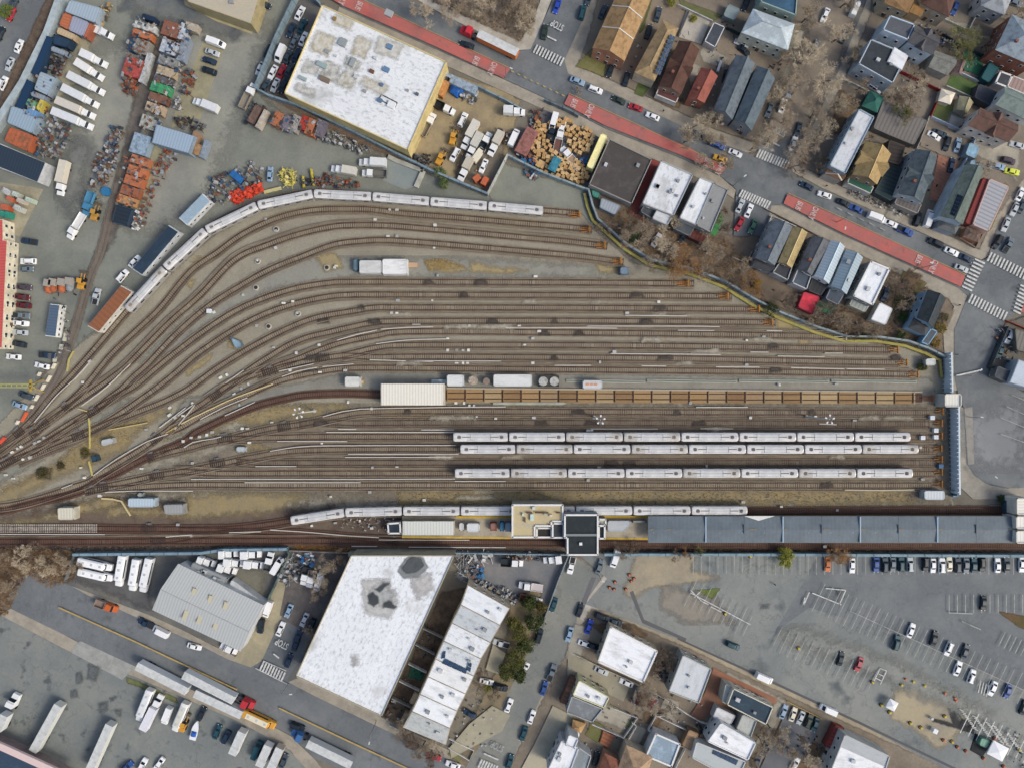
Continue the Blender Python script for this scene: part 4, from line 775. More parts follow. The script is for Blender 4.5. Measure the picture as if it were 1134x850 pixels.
def truck(x,y,Lpx,ang,kind,colc,colb,desc,zone,group=None,W=2.4,name=None):
    """kind: box, flat, dump, bus, trailer, semi, tank"""
    L_=Lpx*S*.985; root=empty(name or {'box':'box_truck','flat':'flatbed_truck','dump':'dump_truck','bus':'bus','trailer':'trailer','semi':'semi_truck','crate':'flatbed_truck'}[kind]); hh={'bus':2.9,'trailer':3.9,'semi':3.9,'box':3.2}.get(kind,2)
    mc,mbx=paint(colc,.45),mat(colb,None,amt=.10,s2=1.2,rough=.6)
    if kind=='bus':
        mb=MB(); pr=[(-1.2,.5),(-1.25,1.2),(-1.22,2.5),(-1.05,2.78),(-.5,2.88),(.5,2.88),(1.05,2.78),(1.22,2.5),(1.25,1.2),(1.2,.5)]
        h=L_/2; n=10; st=[(-h,.94,.97),(-h+.3,1,1),(h-2.3,1,1),(h-1.9,.98,.93),(h-1.5,.92,.62),(h-.3,.86,.55),(h,.76,.45)]
        vs=[(xx,yy*sy,.5+(zz-.5)*sz) for xx,sy,sz in st for yy,zz in pr]; fs=[(i*n+j,(i+1)*n+j,(i+1)*n+(j+1)%n,i*n+(j+1)%n)[::-1] for i in range(6) for j in range(n)]+[tuple(range(n)),tuple(6*n+j for j in range(n))[::-1]]
        mb.add(vs,fs); mb.obj('bus_body',mc,root)
        g=MB(); g.box((-.6,0,2.93),(L_-3.4,1.7,.07)); g.obj('roof',mbx,root)
        for k in range(3): g=MB(); g.box((-h+2+k*(L_-5)/2,.0,3.0),(.7,.7,.12)); g.obj('roof_hatch',mat('#b9bcbe',None),root)
        g=MB(); g.add([(h-1.9,-1.0,2.66),(h-1.9,1.0,2.66),(h-1.48,.95,1.98),(h-1.48,-.95,1.98)],[(0,3,2,1)]); g.obj('windscreen',GLASS,root)
        for sg in (-1,1): g=MB(); g.box((-.8,sg*1.25,1.95),(L_-4,.04,.6)); g.obj('side_window',GLASS,root)
        wheels(root,L_,2.4,.45)
    elif kind in('trailer','semi'):
        cl=5.6 if kind=='semi' else 0; h=L_/2; bl=L_-cl-(.5 if cl else 0); cx_=-h+bl/2
        g=MB(); g.box((cx_,0,2.45),(bl,2.5,2.75)); g.obj('trailer_box',mat(colb if kind=='trailer' else colb,None,amt=.08,s2=1.0,rough=.6),root)
        g=MB(); g.box((cx_,0,3.85),(bl+.04,2.52,.06)); 
        for k in range(int(bl/1.5)): g.box((cx_-bl/2+.8+k*1.5,0,3.9),(.07,2.4,.04))
        g.obj('roof',mat('#c9cccb','#b4b8b6',amt=.08,s1=.5,s2=1.2),root)
        g=MB(); g.box((cx_-bl*.3,0,.85),(3,2.2,.4)); g.obj('undercarriage',TR_DK,root)
        wheels(root,bl,2.4,.5,(cx_/bl-.36,cx_/bl-.28),.3)
        if cl:
            cab(root,h-1.9,2.4,3.1,3.8,mc,True); g=MB(); g.box((h-4.4,0,1.0),(2.6,1.1,.3)); g.obj('chassis',TR_DK,root); wheels(root,cl,2.3,.5,((h-4.6)/cl,(h-1.2)/cl),.3)
            g=MB(); g.box((h-2.9,0,2.9),(1.6,2.3,1.1)); g.obj('sleeper',mc,root)
    else:
        cl=3.5; h=L_/2; bl=L_-cl-.25
        cab(root,h-cl/2,2.1,2.3,cl,mc,True); g=MB(); g.box((0,0,.75),(L_-.6,1.0,.3)); g.obj('chassis',TR_DK,root)
        cx_=-h+bl/2
        if kind=='box':
            g=MB(); g.box((cx_,0,2.05),(bl,W,2.3)); bo=g.obj('cargo_box',mbx,root)
            g=MB(); g.box((cx_,0,3.23),(bl+.03,W+.03,.06)); 
            g.box((cx_,W/2-.1,3.28),(bl,.06,.04)); g.box((cx_,-W/2+.1,3.28),(bl,.06,.04)); g.obj('roof',mbx,bo)
        elif kind=='flat':
            g=MB(); g.box((cx_,0,1.1),(bl,W,.15)); g.obj('load_deck',mbx,root)
            for sg in (-1,1): g=MB(); g.box((cx_,sg*(W/2-.04),1.35),(bl,.08,.4)); g.obj('side_rail',mc,root)
            g=MB(); g.box((cx_+bl/2-.1,0,1.7),(.1,W,1.0)); g.obj('headboard',mc,root)
        elif kind=='dump':
            t=.12; g=MB(); g.box((cx_,0,1.1),(bl,W,.12)); 
            for sg in (-1,1): g.box((cx_,sg*(W/2-t/2),1.65),(bl,t,1.1)); g.box((cx_+sg*(bl/2-t/2),0,1.65),(t,W-2*t-.01,1.1))
            g.obj('tipper_body',mbx,root)
        elif kind=='crate':
            g=MB(); g.box((cx_,0,1.1),(bl,W,.15)); g.obj('load_deck',mbx,root)
        wheels(root,L_,2.2,.45,(-.3,.33),.3)
    p=P(x,y,hh); root.location=(p.x,p.y,.2); root.rotation_euler=(0,0,R(ang))
    reg(root,{'bus':'bus','trailer':'trailer','semi':'semi truck'}.get(kind,'truck'),desc,zone,group); return root
W_='#dfe1e1'; 
for x,y,l,a,b_ in ((101.5,63.5,28,-25,'#d8dadb'),(96.6,76,31,-32,'#dcdcda'),(93,91.4,40,-27,'#cfd2d4'),(86.5,105.5,40,-27,'#d0d3d6'),(81,118.7,42,-23,'#c6c1b6'),(77.7,130.6,44,-22,'#cfd3d6')):
    truck(x,y,l,a,'box',W_,b_,'white box truck','in the tilted row at the upper left','white trucks in the tilted row')
T=truck
T(112.5,34.8,25,-25,'flat',W_,W_,'short white utility truck','above the tilted truck row')
T(225.3,114.4,31,158,'box',W_,'#cfd2d4','white box truck','standing alone on the concrete pad near the top left')
T(274,106,31,65,'dump',W_,'#8b8478','white tipper truck with empty grey bed','outside the walled car lot')
T(66,196,38,257,'box',W_,'#c9c3b3','cream topped box truck','beside the dark roofed building on the left')
T(83,250,32,239,'flat',W_,'#d6d6d2','white flatbed truck with a dark load','below the blue skip in the gravel yard')
T(379.5,187,29,170,'box',W_,'#c4c1b6','beige box truck','on the gravel above the curved train')
T(411.8,178.5,31,176,'box',W_,'#d0d3d3','white box truck','upper one on the wet slab')
T(414.4,191.7,28,176,'dump',W_,'#6e6d68','white truck with an open dark bed','lower one on the wet slab')
T(492,119,25,-25,'dump',W_,'#1e2225','black tipper truck with white cab','by the orange container')
T(473.5,137.7,29,64,'dump',W_,'#8e8470','white truck with sandy empty bed','along the big white roof wall')
T(569.5,121.5,24,-3,'box',W_,'#cdd0d0','white box truck','at the gate of the sandy yard')
for x,y,l,c_ in ((520,148,33,'#c9c6bb'),(524.7,160,30,'#bfbdb2'),(548.6,157.6,28,'#bdb7a8'),(515,186,27,'#b8b1a0')): T(x,y,l,242,'box',W_,c_,'cream box truck','in the sandy contractor yard','box trucks in the sandy yard')
T(537,157,24,62,'dump',W_,'#23303a','white truck with black bed','between the box trucks in the sandy yard')
T(619,155,30,77,'flat',W_,'#6b4a40','white flatbed truck with rusty deck','in the crate yard')
T(632.4,175,32,130,'flat',W_,'#9a8268','white flatbed truck carrying pale planks','beside the stacked cartons')
T(541.5,43,70,154,'semi','#c22a38','#c56f35','red semi truck with grey topped orange trailer','driving on the top avenue')
for x,y,a_ in ((103.3,625.3,-13),(104,636.8,-13)): T(x,y,37,a_,'bus','#e6e8e8','#eceeee','white bus','of the pair parked side by side in the depot','white buses in the depot')
for x,y,a_,l in ((131.5,632.4,260,35),(146.9,637,260,36),(159.8,637.3,257,39)): T(x,y,l,a_,'bus','#e6e8e8','#eceeee','white bus parked upright','in the depot','white buses in the depot')
T(116.9,671,25,-22,'dump','#c05f2a','#8a7a70','orange tipper truck','driving on the bottom left street')
for x,y,l,a_ in ((251.4,614,19,0),(276.5,614.7,21,0),(227,623,19,-20),(257.6,624,21,-8),(250,631,20,-20),(280,626,21,-8)): T(x,y,l,a_,'box',W_,'#dcdfdf','white box truck','in the small depot court','small white depot trucks')
T(297.3,621.4,20,78,'dump',W_,'#55595c','white truck with caged dark bed','in the small depot court')
T(337.4,637.7,21,255,'dump',W_,'#3b3d40','white truck with dark bed','beside the scrap at the depot')
T(344,641,20,255,'dump',W_,'#8b8078','white truck with grey brown bed','beside the scrap at the depot')
T(252.7,718,20,-26,'flat',W_,'#d8dada','white trailer truck','beside the grey ribbed warehouse')
T(240.5,766,84,-27,'semi','#b62c35','#cfd4d6','red cab semi truck with long white trailer','on the bottom left street')
T(179,751,62,-27,'trailer',W_,'#d2d6d8','long white trailer','parked on the kerb behind the red cab truck')
T(241.5,779.4,57,-25,'trailer',W_,'#a9adae','dull grey trailer','parked on the kerb beside the red cab truck')
T(286,798,38,-25,'bus','#c9922b','#d9d3b8','yellow school bus with cream roof','parked on the kerb at the bottom')
T(355,830,76,154,'semi','#3b6aa0','#c5cacb','blue cab semi truck with pale trailer','at the bottom kerb')
T(158,782,38,248,'bus','#dfe1e1','#d4d8d9','white bus','leftmost beside the grass verge')
T(166.5,790,40,64,'box',W_,'#d5d6dc','long white box truck','beside the grass verge')
T(198,795,35,247,'bus','#dcdedb','#c9c9be','cream roofed bus','in the truck lot row')
T(262.4,822.7,27,66,'trailer',W_,'#d4d6d4','short white trailer','in the truck lot row')
T(291.9,836.8,25,66,'trailer',W_,'#d6d8d8','short white trailer','in the truck lot bottom row')
T(304.7,839.5,25,66,'trailer',W_,'#bdb3a6','dirty beige trailer','in the truck lot bottom row')
T(50.3,806,58,61,'trailer',W_,'#c9cbc5','long pale trailer','backed to the loading dock, left one')
T(109.4,829,58,66,'trailer',W_,'#c9cbc5','long pale trailer','backed to the loading dock, right one')
T(5,790,40,66,'semi',W_,'#d2d5d5','white semi truck','cut by the left edge of the lot')
T(612,620.4,20,188,'box',W_,'#dcdede','white box van','beside the station fence')
T(567,623,25,-4,'dump',W_,'#2c3238','white cab truck with dark bed','in the scrap contractor yard')
T(588,649.7,27,172,'flat',W_,'#b9b0b0','flatbed truck loaded with pale pipes','in the scrap contractor yard')
T(588,664,26,-14,'dump',W_,'#6b4433','white cab truck with rusty bed','in the scrap contractor yard')
T(1046.0,-30,20,0,'box',W_,W_,'white box truck','beyond the frame') if False else None
# ======================= BUILDINGS =======================
def roofmat(c,style,ang,c2=None):
    c2=c2 or None
    if style=='w': return mat(c,c2 or '#9da0a0',amt=.13,s1=.5,s2=2.2,lo=.48,hi=.82,streak=(ang,(.35,1,1)),rough=.85)
    if style=='W': return mat(c,c2 or '#75797a',amt=.18,s1=1.1,s2=3.2,lo=.50,hi=.84,streak=(ang,(.6,1,1)),rough=.85,spot=('#9b9c98',.09,.60,.78),seam=(12,3,ang,.05))
    if style=='s': return mat(c,c2 or shade(c,.82),amt=.17,s1=.55,s2=3.0,lo=.46,hi=.62,stripe=(.45,ang,.10))
    if style=='m': return mat(c,c2 or c,amt=.07,s1=.2,s2=1.5,stripe=(.9,ang,.18),rough=.55)
    if style=='t': return mat(c,c2 or c,amt=.2,s1=.3,s2=2.5,stripe=(1.2,ang,.3))
    if style=='r': return mat(c,c2 or '#8a5a40',amt=.25,s1=.5,s2=2.5,stripe=(1.5,ang,.15),lo=.4,hi=.6)
    return mat(c,c2 or shade(c,1.25),amt=.18,s1=.35,s2=2.2,lo=.5,hi=.72)
def shade(h,f):
    h=h.lstrip('#'); return '#'+''.join('%02x'%max(0,min(255,int(int(h[i:i+2],16)*f))) for i in (0,2,4))
WINM=[mat('#2a323a',None,amt=.1,rough=.2),mat('#d9d9d4',None,amt=.05)]
def window(root,p,ang,wd=1.0,ht=1.2):
    mb=MB(); mb.box((0,0,0),(wd,.10,ht),mi=1); o=new('window',mb.mesh(),WINM,root); o.location=p; o.rotation_euler=(0,0,ang)
    mb=MB(); mb.box((0,0,0),(wd-.16,.14,ht-.16)); g=new('pane',mb.mesh(),WINM[0],o)
def winrow(root,a,b,z,n,nrm,wd=1.0,ht=1.2):
    d_=b-a; ang=math.atan2(d_.y,d_.x)
    for i in range(n):
        c=a.lerp(b,(i+.5)/n)+nrm*.04; window(root,(c.x,c.y,z),ang,wd,ht)
def building(s,h,kind,roof,style,wall,label,cat='house',name='house',opts=''):
    """s: roof corners in photo pixels. kind: flat, gable, hip, shed. opts: letters n=no windows v=vents V=many vents c=chimney p=parapet light b=brick parapet x=cross gable d=door g=gable along short axis w=skylights"""
    r_=random.Random(label); q=pp(s); hz=h
    pts=ccw([P(*a,hz) for a in q]); n=len(pts)
    e=[(pts[(i+1)%n]-pts[i]) for i in range(n)]
    root=empty(name,(0,0,0)); reg(root,cat,label)
    ang=math.atan2(e[0].y,e[0].x)
    wm=mat(wall,shade(wall,.85),amt=.1,s1=.3,s2=1.5); 
    longi=max(range(n),key=lambda i:e[i].length); ang=math.atan2(e[longi].y,e[longi].x)
    rm=roofmat(roof,style,ang if style!='m' or kind=='flat' else ang)
    cen=sum(pts,Vector())/n
    base_z=.0
    if kind=='flat' or n!=4:
        mb=MB(); mb.prism([(p.x,p.y) for p in pts],base_z,h-.02,bottom=False); mb.obj('wall',wm,root)
        if style!='none':
            ins=[cen+(p-cen)*(1-.28/max((p-cen).length,.5)) for p in pts]
            mb=MB(); mb.prism([(p.x,p.y) for p in ins],h-.01,h+.05,bottom=False); rf=mb.obj('roof',rm,root)
        if 'P' not in opts:
            ph=.45 if h>4 else .12; mb=MB()
            for i in range(n):
                a,b=pts[i],pts[(i+1)%n]; dd=(b-a); L_=dd.length; t=dd/L_; nn=Vector((t.y,-t.x,0)); c=(a+b)/2-nn*.14
                mb.box((c.x,c.y,h+ph/2-.01),(L_-.0,.28 if 'p' not in opts else .5,ph),math.atan2(t.y,t.x))
            pc='#d9d9d6' if 'p' in opts else ('#a86b4e' if 'b' in opts else shade(wall,1.02)); mb.obj('parapet',mat(pc,None,amt=.1),root)
    else:
        # order so that the ridge runs along the long axis
        l0=(e[0].length+e[2].length)/2; l1=(e[1].length+e[3].length)/2
        A=pts if (l0>=l1)!=('g' in opts) else pts[1:]+pts[:1]
        rh=min((A[2]-A[1]).length*.5*.55,2.6)
        zr=h+rh; m1=(A[1]+A[2])/2; m0=(A[3]+A[0])/2
        if kind=='hip':
            d_=(m1-m0); k=min(.42,(A[2]-A[1]).length*.5/d_.length); m0,m1=m0+d_*k,m1-d_*k
        vs=[(p.x,p.y,base_z) for p in A]+[(p.x,p.y,h-.02) for p in A]+[(m0.x,m0.y,zr-.12),(m1.x,m1.y,zr-.12)]
        mb=MB(); mb.add(vs,[(0,1,5,4),(1,2,6,9,5) if kind=='gable' else (1,2,6,5),(2,3,7,6),(3,0,4,8,7) if kind=='gable' else (3,0,4,7)]); mb.obj('wall',wm,root)
        ov=.3; 
        out=[cen+(p-cen)*(1+ov/(p-cen).length) for p in A]
        if kind=='gable': dd=(m1-m0).normalized()*ov; m0,m1=m0-dd,m1+dd
        vs=[(p.x,p.y,h-.12) for p in out]+[(m0.x,m0.y,zr),(m1.x,m1.y,zr)]
        vs2=[(x,y,z+.14) for x,y,z in vs]
        rn=math.atan2((m1-m0).y,(m1-m0).x)
        rm=roofmat(roof,style,rn if style=='s' else rn)
        if kind=='gable': F=[(0,1,5,4),(2,3,4,5)]
        else: F=[(0,1,5,4),(2,3,4,5),(1,2,5),(3,0,4)]
        mb=MB(); mb.add(vs2,F); mb.add(vs,[f[::-1] for f in F]); k=6
        ring=[0,1,5,2,3,4] if kind=='gable' else [0,1,2,3]
        nn_=len(ring); mb.add(vs+vs2,[(ring[i],ring[(i+1)%nn_],6+ring[(i+1)%nn_],6+ring[i]) for i in range(nn_)]); rf=mb.obj('roof',rm,root)
        mb=MB(); mb.tube((m0.x,m0.y,zr+.13),(m1.x,m1.y,zr+.13),.12,.12,6); mb.obj('ridge_cap',mat(shade(roof,.88 if 'q' not in opts else 1.4),None,amt=.1),rf)
        if 'x' in opts:
            c=(m0+m1)/2; hw=(A[2]-A[1]).length*.28
            t=(A[1]-A[0]).normalized(); nn=Vector((-t.y,t.x,0)); half=(A[2]-A[1]).length*.5+.5
            zz=zr-.05; mb=MB()
            a=c-nn*half; b=c+nn*half
            mb.add([(a-t*hw)[:2]+(h-.05,),(b-t*hw)[:2]+(h-.05,),b[:2]+(zz,),a[:2]+(zz,),(a+t*hw)[:2]+(h-.05,),(b+t*hw)[:2]+(h-.05,)],[(3,2,1,0),(4,5,2,3),(0,4,3),(1,2,5)])
            mb.obj('cross_gable_roof',rm,root)
    # windows on walls that face the middle of the picture, where the photo can see them
    if 'n' not in opts and h>2.6:
        for i in range(n):
            a,b=pts[i],pts[(i+1)%n]; dd=b-a; L_=dd.length
            if L_<3: continue
            t=dd/L_; nn=Vector((t.y,-t.x,0)); mid=(a+b)/2
            if nn.dot(-Vector((mid.x,mid.y,0)).normalized())<.35 or Vector((mid.x,mid.y)).length<18: continue
            k=max(1,min(6,int(L_/3.2)))
            zs=[h*.5] if h<5 else [h*.27,h*.72]
            for z in zs: winrow(root,Vector((a.x,a.y,0)).lerp(Vector((b.x,b.y,0)),.06),Vector((a.x,a.y,0)).lerp(Vector((b.x,b.y,0)),.94),z,k,nn)
            c=a.lerp(b,.5*r_.random()+.2)+nn*.05; mb=MB(); mb.box((c.x,c.y,1.1),(1.0,.12,2.1),math.atan2(t.y,t.x)); mb.obj('door',mat('#5a4a40' if r_.random()<.5 else '#b9b9b4',None),root)
    nv=6 if 'V' in opts else (2 if 'v' in opts else 0)
    for i in range(nv):
        u,v=r_.uniform(.15,.85),r_.uniform(.2,.8); c=(pts[0].lerp(pts[1],u)).lerp(pts[3%n].lerp(pts[2],u),v)
        mb=MB(); sx=r_.uniform(.5,1.3); mb.box((0,0,.35),(sx,sx*.8,.6)); mb.box((0,0,.68),(sx+.1,sx*.8+.1,.06)); o=mb.obj('roof_vent',mat('#8c9194' if i%2 else '#b9bdbf',None,amt=.1),root); o.location=(c.x,c.y,h+(.04 if kind=='flat' else .9)); o.rotation_euler=(0,0,ang)
    if 'c' in opts:
        c=cen+(pts[0]-cen)*.4; mb=MB(); mb.box((c.x,c.y,h+1.1),(.7,.7,2.2),ang); mb.box((c.x,c.y,h+2.25),(.85,.85,.12),ang); mb.obj('chimney',mat('#8a5a4a','#6d4438',amt=.2,s1=2,s2=5),root)
    return root,pts,h,ang
def solar(root,s,h,n,m,label=None):
    hs_=h if isinstance(h,(tuple,list)) else (h,)*4; q=[P(*a,z_) for a,z_ in zip(pp(s),hs_)]; M_=mat('#2c3f55','#34506f',amt=.1,s1=1,s2=4,rough=.25)
    for i in range(n):
        for j in range(m):
            def L2(u,v): return q[0].lerp(q[1],u).lerp(q[3].lerp(q[2],u),v)
            g=.06; a=[L2((i+g)/n,(j+g)/m),L2((i+1-g)/n,(j+g)/m),L2((i+1-g)/n,(j+1-g)/m),L2((i+g)/n,(j+1-g)/m)]
            mb=MB(); mb.add([tuple(v+Vector((0,0,.09))) for v in a]+[tuple(v) for v in a],[(0,1,2,3),(0,4,5,1),(1,5,6,2),(2,6,7,3),(3,7,4,0)]); mb.obj('solar_panel',M_,root)
B_=building
def hut(s,h,c,label,c2=None,cat='equipment hut',name='equipment_hut',opts='n',style='w',wall=None): return B_(s,h,'flat',c,style,wall or shade(c,.92),label,cat,name,opts)
# --- big sheds
r,p_,h_,a_=B_('357,6 494.7,69 452,167 315,104',8,'flat','#dfe3e4','W','#c9b77e','large white flat roofed warehouse with patched stained membrane at the top','warehouse','warehouse','Vn')
for (x,y,wx,wy,c) in ((431,16,5,4,'#9aa0a2'),(428,78,4,3,'#5f7fa0'),(432,53,3.5,3,'#5f7fa0'),(462,105,2,1.6,'#555d66'),(434,117,5,4,'#d8dcdc'),(421,112,3,2.4,'#56708c'),(423,95,2,2,'#56708c'),(391,70,3,6,'#8e9798'),(412,80,3,2,'#6a4a42'),(357,73,7,3,'#8ea0a2'),(336,88,5,2,'#8ea0a2'),(360,89,7,3,'#75685c'),(380,48,5,5,'#8a9294'),(371,22,2,2,'#8c6f3b')):
    q=P(x,y,8); mb=MB(); mb.box((q.x,q.y,8.4),(wx*.45,wy*.45,.8),R(-25)); mb.box((q.x,q.y,8.83),(wx*.45+.1,wy*.45+.1,.06),R(-25)); mb.obj('roof_unit',mat(c,None,amt=.12),r)
for s_,c_ in (('396,40 412,46 404,66 388,60','#a89f86'),('352,34 372,42 362,62 342,54','#b0a78c'),('404,84 430,96 424,106 398,94','#a9a28c'),('380,78 396,84 388,100 372,94','#9c9888'),('372,16 392,24 388,34 368,26','#b3ab92'),('362,68 378,74 372,92 352,84','#8f908c'),('340,66 356,70 350,84 334,80','#9a9b96'),('420,40 446,50 440,66 414,58','#b0aea4'),('384,62 402,70 396,80 380,74','#8b8c88'),('330,92 350,100 346,108 326,100','#9b9b97')):
    patch('roof_patch',s_,dict(c=c_,c2='#c9c8c0',amt=.2,s1=.6,s2=2.5,lo=.4,hi=.6),5,step=1,hgt=8.056+.006*len(r.children),parent=r)
mb=MB()
for a,b in (((419.5,110),(422.5,105)),((422.5,105),(440,114)),((440,114),(437,119.5)),((437,119.5),(419.5,110))):
    A,Bv=P(*a,8.06),P(*b,8.06); c=(A+Bv)/2; dd=Bv-A; mb.box((c.x,c.y,8.1),(dd.length,.3,.1),math.atan2(dd.y,dd.x))
mb.obj('roof_curb',mat('#3c4347',None),r)
r,_,_,_=B_('389,614 503.6,614 423,792.7 327.7,748',8,'flat','#e3e7ea','W','#a39c88','huge white flat roofed warehouse with dark ponding patches','warehouse','warehouse','n')
for s_,c_ in (('400,640 432,642 442,668 430,684 404,678','#bcbcb9'),('455,640 476,634 480,652 462,664','#b9b8b5'),('440,632 448,618 456,614 468,616 474,628 464,638 448,640','#85898a'),('412,650 426,644 432,646 436,668 424,672 408,662','#a9abaa'),('445,629 451,620 456,616 466,618 469,626 461,633 450,635','#54595c'),('415,652 424,646 432,645 426,650 420,656','#474d51'),('407,660 413,655 419,660 419,667 414,671 408,667','#44494d'),('425,667 431,664 440,671 437,674 424,672','#44494d'),('388,727 394,724 397,733 392,737','#a9a8a4')):
    patch('roof_patch',s_,dict(c=c_,c2=shade(c_,.88),amt=.2,s1=.6,s2=2.5),2.5 if c_<'#9' else 7,step=1,hgt=8.056+.006*len(r.children),parent=r)
r,_,_,_=B_('198,624.4 291.5,670 266,720 169.5,674.7',6,'gable','#b7bbba','m','#c2c6c8','pale grey ribbed warehouse with yellowish skylights','warehouse','warehouse','n')
for x,y in ((215,656),(233,664),(250,671),(206,680),(222,684),(240,690)):
    q=P(x,y,7.2); mb=MB(); mb.box((0,0,0),(3.2,1.2,.1)); o=mb.obj('skylight',mat('#bdb79a',None,amt=.05),r); o.location=(q.x,q.y,7.85); o.rotation_euler=(0,0,R(70))
B_('214,622 252.7,639.4 249,647 209.4,630',4,'flat','#8f9496','w','#7e8488','grey annex with roof plant beside the ribbed warehouse','annex','annex','Vn')
B_('257,641 291,666 289,669 254,647',3.4,'flat','#c9cdce','w','#b2b6b8','narrow white lean-to on the ribbed warehouse','annex','annex','n')
ys=[(517.7,647),(510,669),(500,689),(491,709),(482,729),(473.6,748.5),(464.7,768),(456,787),(446,805)]; xs=[(564.5,673),(554,692),(543.5,711),(533,729),(525,748),(516,768),(506.5,787),(498.5,806),(494,824.5)]
rc=[('#dfe3e6','w'),('#bfc5c8','W'),('#e0e4e6','W'),('#cfd5d7','W'),('#dfe1e0','w'),('#e6e9ea','w'),('#e3e7e9','w'),('#b9bdba','W')]
nm=['topmost','second','third','fourth','fifth','sixth','seventh','lowest']
for i in range(8):
    a,b,c,d_=ys[i],xs[i],xs[i+1],ys[i+1]
    r,_,_,_=B_('%f,%f %f,%f %f,%f %f,%f'%(a[0]+.1,a[1]+.2,b[0]-.1,b[1]+.2,c[0]-.1,c[1]-.2,d_[0]+.1,d_[1]-.2),7.5,'flat',rc[i][0],rc[i][1],'#b9b09c',nm[i]+' white flat roofed row house of the slanting terrace','row house','row_house','vP')
    if i==3:
        solar(r,'490,721 494,720 493,728 488,729',7.7,1,2); solar(r,'493,728 518,740 516,746 489,734',7.7,5,1); solar(r,'518,731 523,734 521,744 516,741',7.7,1,2)
# --- mid south
B_('676,693 728,720 712.5,755 662,732',6,'flat','#e6e9ec','w','#b7ab92','white flat roofed house beside the car park strip','house','house','vp')
B_('641,752 675,771 669,783 634,769',6,'flat','#e4e7e9','w','#c5c19a','white half of the low house with a brown porch','house','house','v')
B_('633,769.5 668,784 656,799 627,788',5.6,'flat','#74797c','p','#9ba0a2','grey half of the low house with a brown porch','house','house','')
B_('632,749 640,753 628,780 620,777',3,'shed' if False else 'flat','#7b5b4b','t','#6d5143','brown slatted porch roof facing the station street','porch','porch','n')
B_('622,818 641,827 632,852 606,852',6.5,'flat','#e3e6ea','w','#b9bcc0','white flat roofed house at the bottom edge with a grey wing','house','house','v')
B_('641,826 655,836 648,858 632,850',5,'flat','#7c8589','p','#a2a8ab','grey wing of the white house at the bottom edge','annex','annex','n')
B_('630,812 641,817 636,828 626,824',7.3,'flat','#e1e4e8','w','#c5c8ca','small white upper storey at the bottom edge','annex','annex','n')
B_('756,724 788,740 774,778 740,765',6,'flat','#c5cacd','w','#a2a49f','pale grey flat roof house above the brick patio','house','house','v')
r,_,_,_=B_('811.8,761 856,782 848,801.5 804.7,779.4',6,'flat','#33434f','p','#c7c4b4','navy flat roofed house by the service road','house','house','v')
B_('803,756 811,759 804,779 799,776',4.5,'flat','#b7b9b4','w','#a5a69f','pale end wing of the navy roofed house','annex','annex','n')
B_('822,789.5 838,797 831,816 815,806',4.5,'flat','#b2b6b2','W','#9a9c96','speckled grey annex below the navy roof','annex','annex','n')
B_('794,782 815,792 809,802 789,794',3.5,'flat','#d8dadd','w','#b5b6b9','white lean-to left of the speckled annex','annex','annex','n')
B_('798,799 837,821.8 828,841 783,820',6.5,'flat','#e8eaed','w','#cfd2d4','brilliant white flat roofed house at the bottom','house','house','v')
r,_,_,_=B_('771,820 826,842 815,864 766,838',5,'flat','#aeb6b6','w','#b9bcbc','pale grey roofed house with a long dark solar strip','house','house','n')
solar(r,'790,828 818,841 815,847 788,834',5.1,6,1)
B_('763,807 774,811.5 766,831 755,825',3,'flat','#a58767','p','#8c745a','small tan shed roof at the bottom','shed','shed','n')
B_('726,811 753,822.7 743.6,848 715,836',5,'flat','#8597a5','p','#c9ccce','blue grey flat roof inside a white fence at the bottom','house','house','np')
B_('694,825 722,838 714,862 682,858',5.5,'hip','#a98f73','s','#b9ad98','tan hipped roof at the bottom edge','house','house','n')
B_('670,834 690,844 684,864 660,862',4.5,'hip','#8d5c49','s','#9c7c68','brown hipped roof at the bottom edge','house','house','n')
B_('935,812 985,836 976,866 916,860',6.5,'flat','#e5e8ea','w','#b0b2b0','white and grey flat roofed house at the bottom right','house','house','v')
B_('936,812.5 984,835.5 979,848 930,826',6.7,'flat','#b0b5b7','w','#b0b2b0','grey front part of the flat roof at the bottom right','annex','annex','nP')
B_('925,802 935,806 925,831 913,825',2.6,'flat','#96413a','t','#7a3a34','red slatted awning beside the bottom right house','awning','awning','n')
r,_,_,_=B_('-30,815 20,838 80,868 60,900 -60,900',6,'flat','#34465a','p','#9c8a86','navy roofed depot with a pink parapet at the bottom left corner','depot building','depot_building','nP')
mb=MB(); A,Bv=P(-30,812,6.3),P(80,862,6.3); c=(A+Bv)/2; dd=Bv-A; mb.box((c.x,c.y,6.1),(dd.length,2.0,.8),math.atan2(dd.y,dd.x)); mb.obj('parapet',mat('#d4bdb9',None,amt=.08),r)
B_('706,762 730,774 722,788 701,779',2.6,'flat','#7d4a44','t','#8a9096','rust red slatted pergola behind the white house','pergola','pergola','n')
B_('668,808 681,814 674,828 664,822',.9,'flat','#a0684c','t','#8a5a40','terracotta coloured deck between small gardens','deck','deck','nP')
B_('635,797 648,801 643,810 634,806',2.4,'hip','#a8885c','p','#98805e','small tan garden canopy','canopy','garden_canopy','n')
B_('459,766 464,768.5 458,780 453,777.5',2.4,'flat','#c2ab8c','p','#b39f84','upper of two tan sheds behind the row houses','shed','shed','n')
B_('448.5,788 453,790 447,801 443,799',2.4,'flat','#c7b293','p','#b39f84','lower of two tan sheds behind the row houses','shed','shed','n')
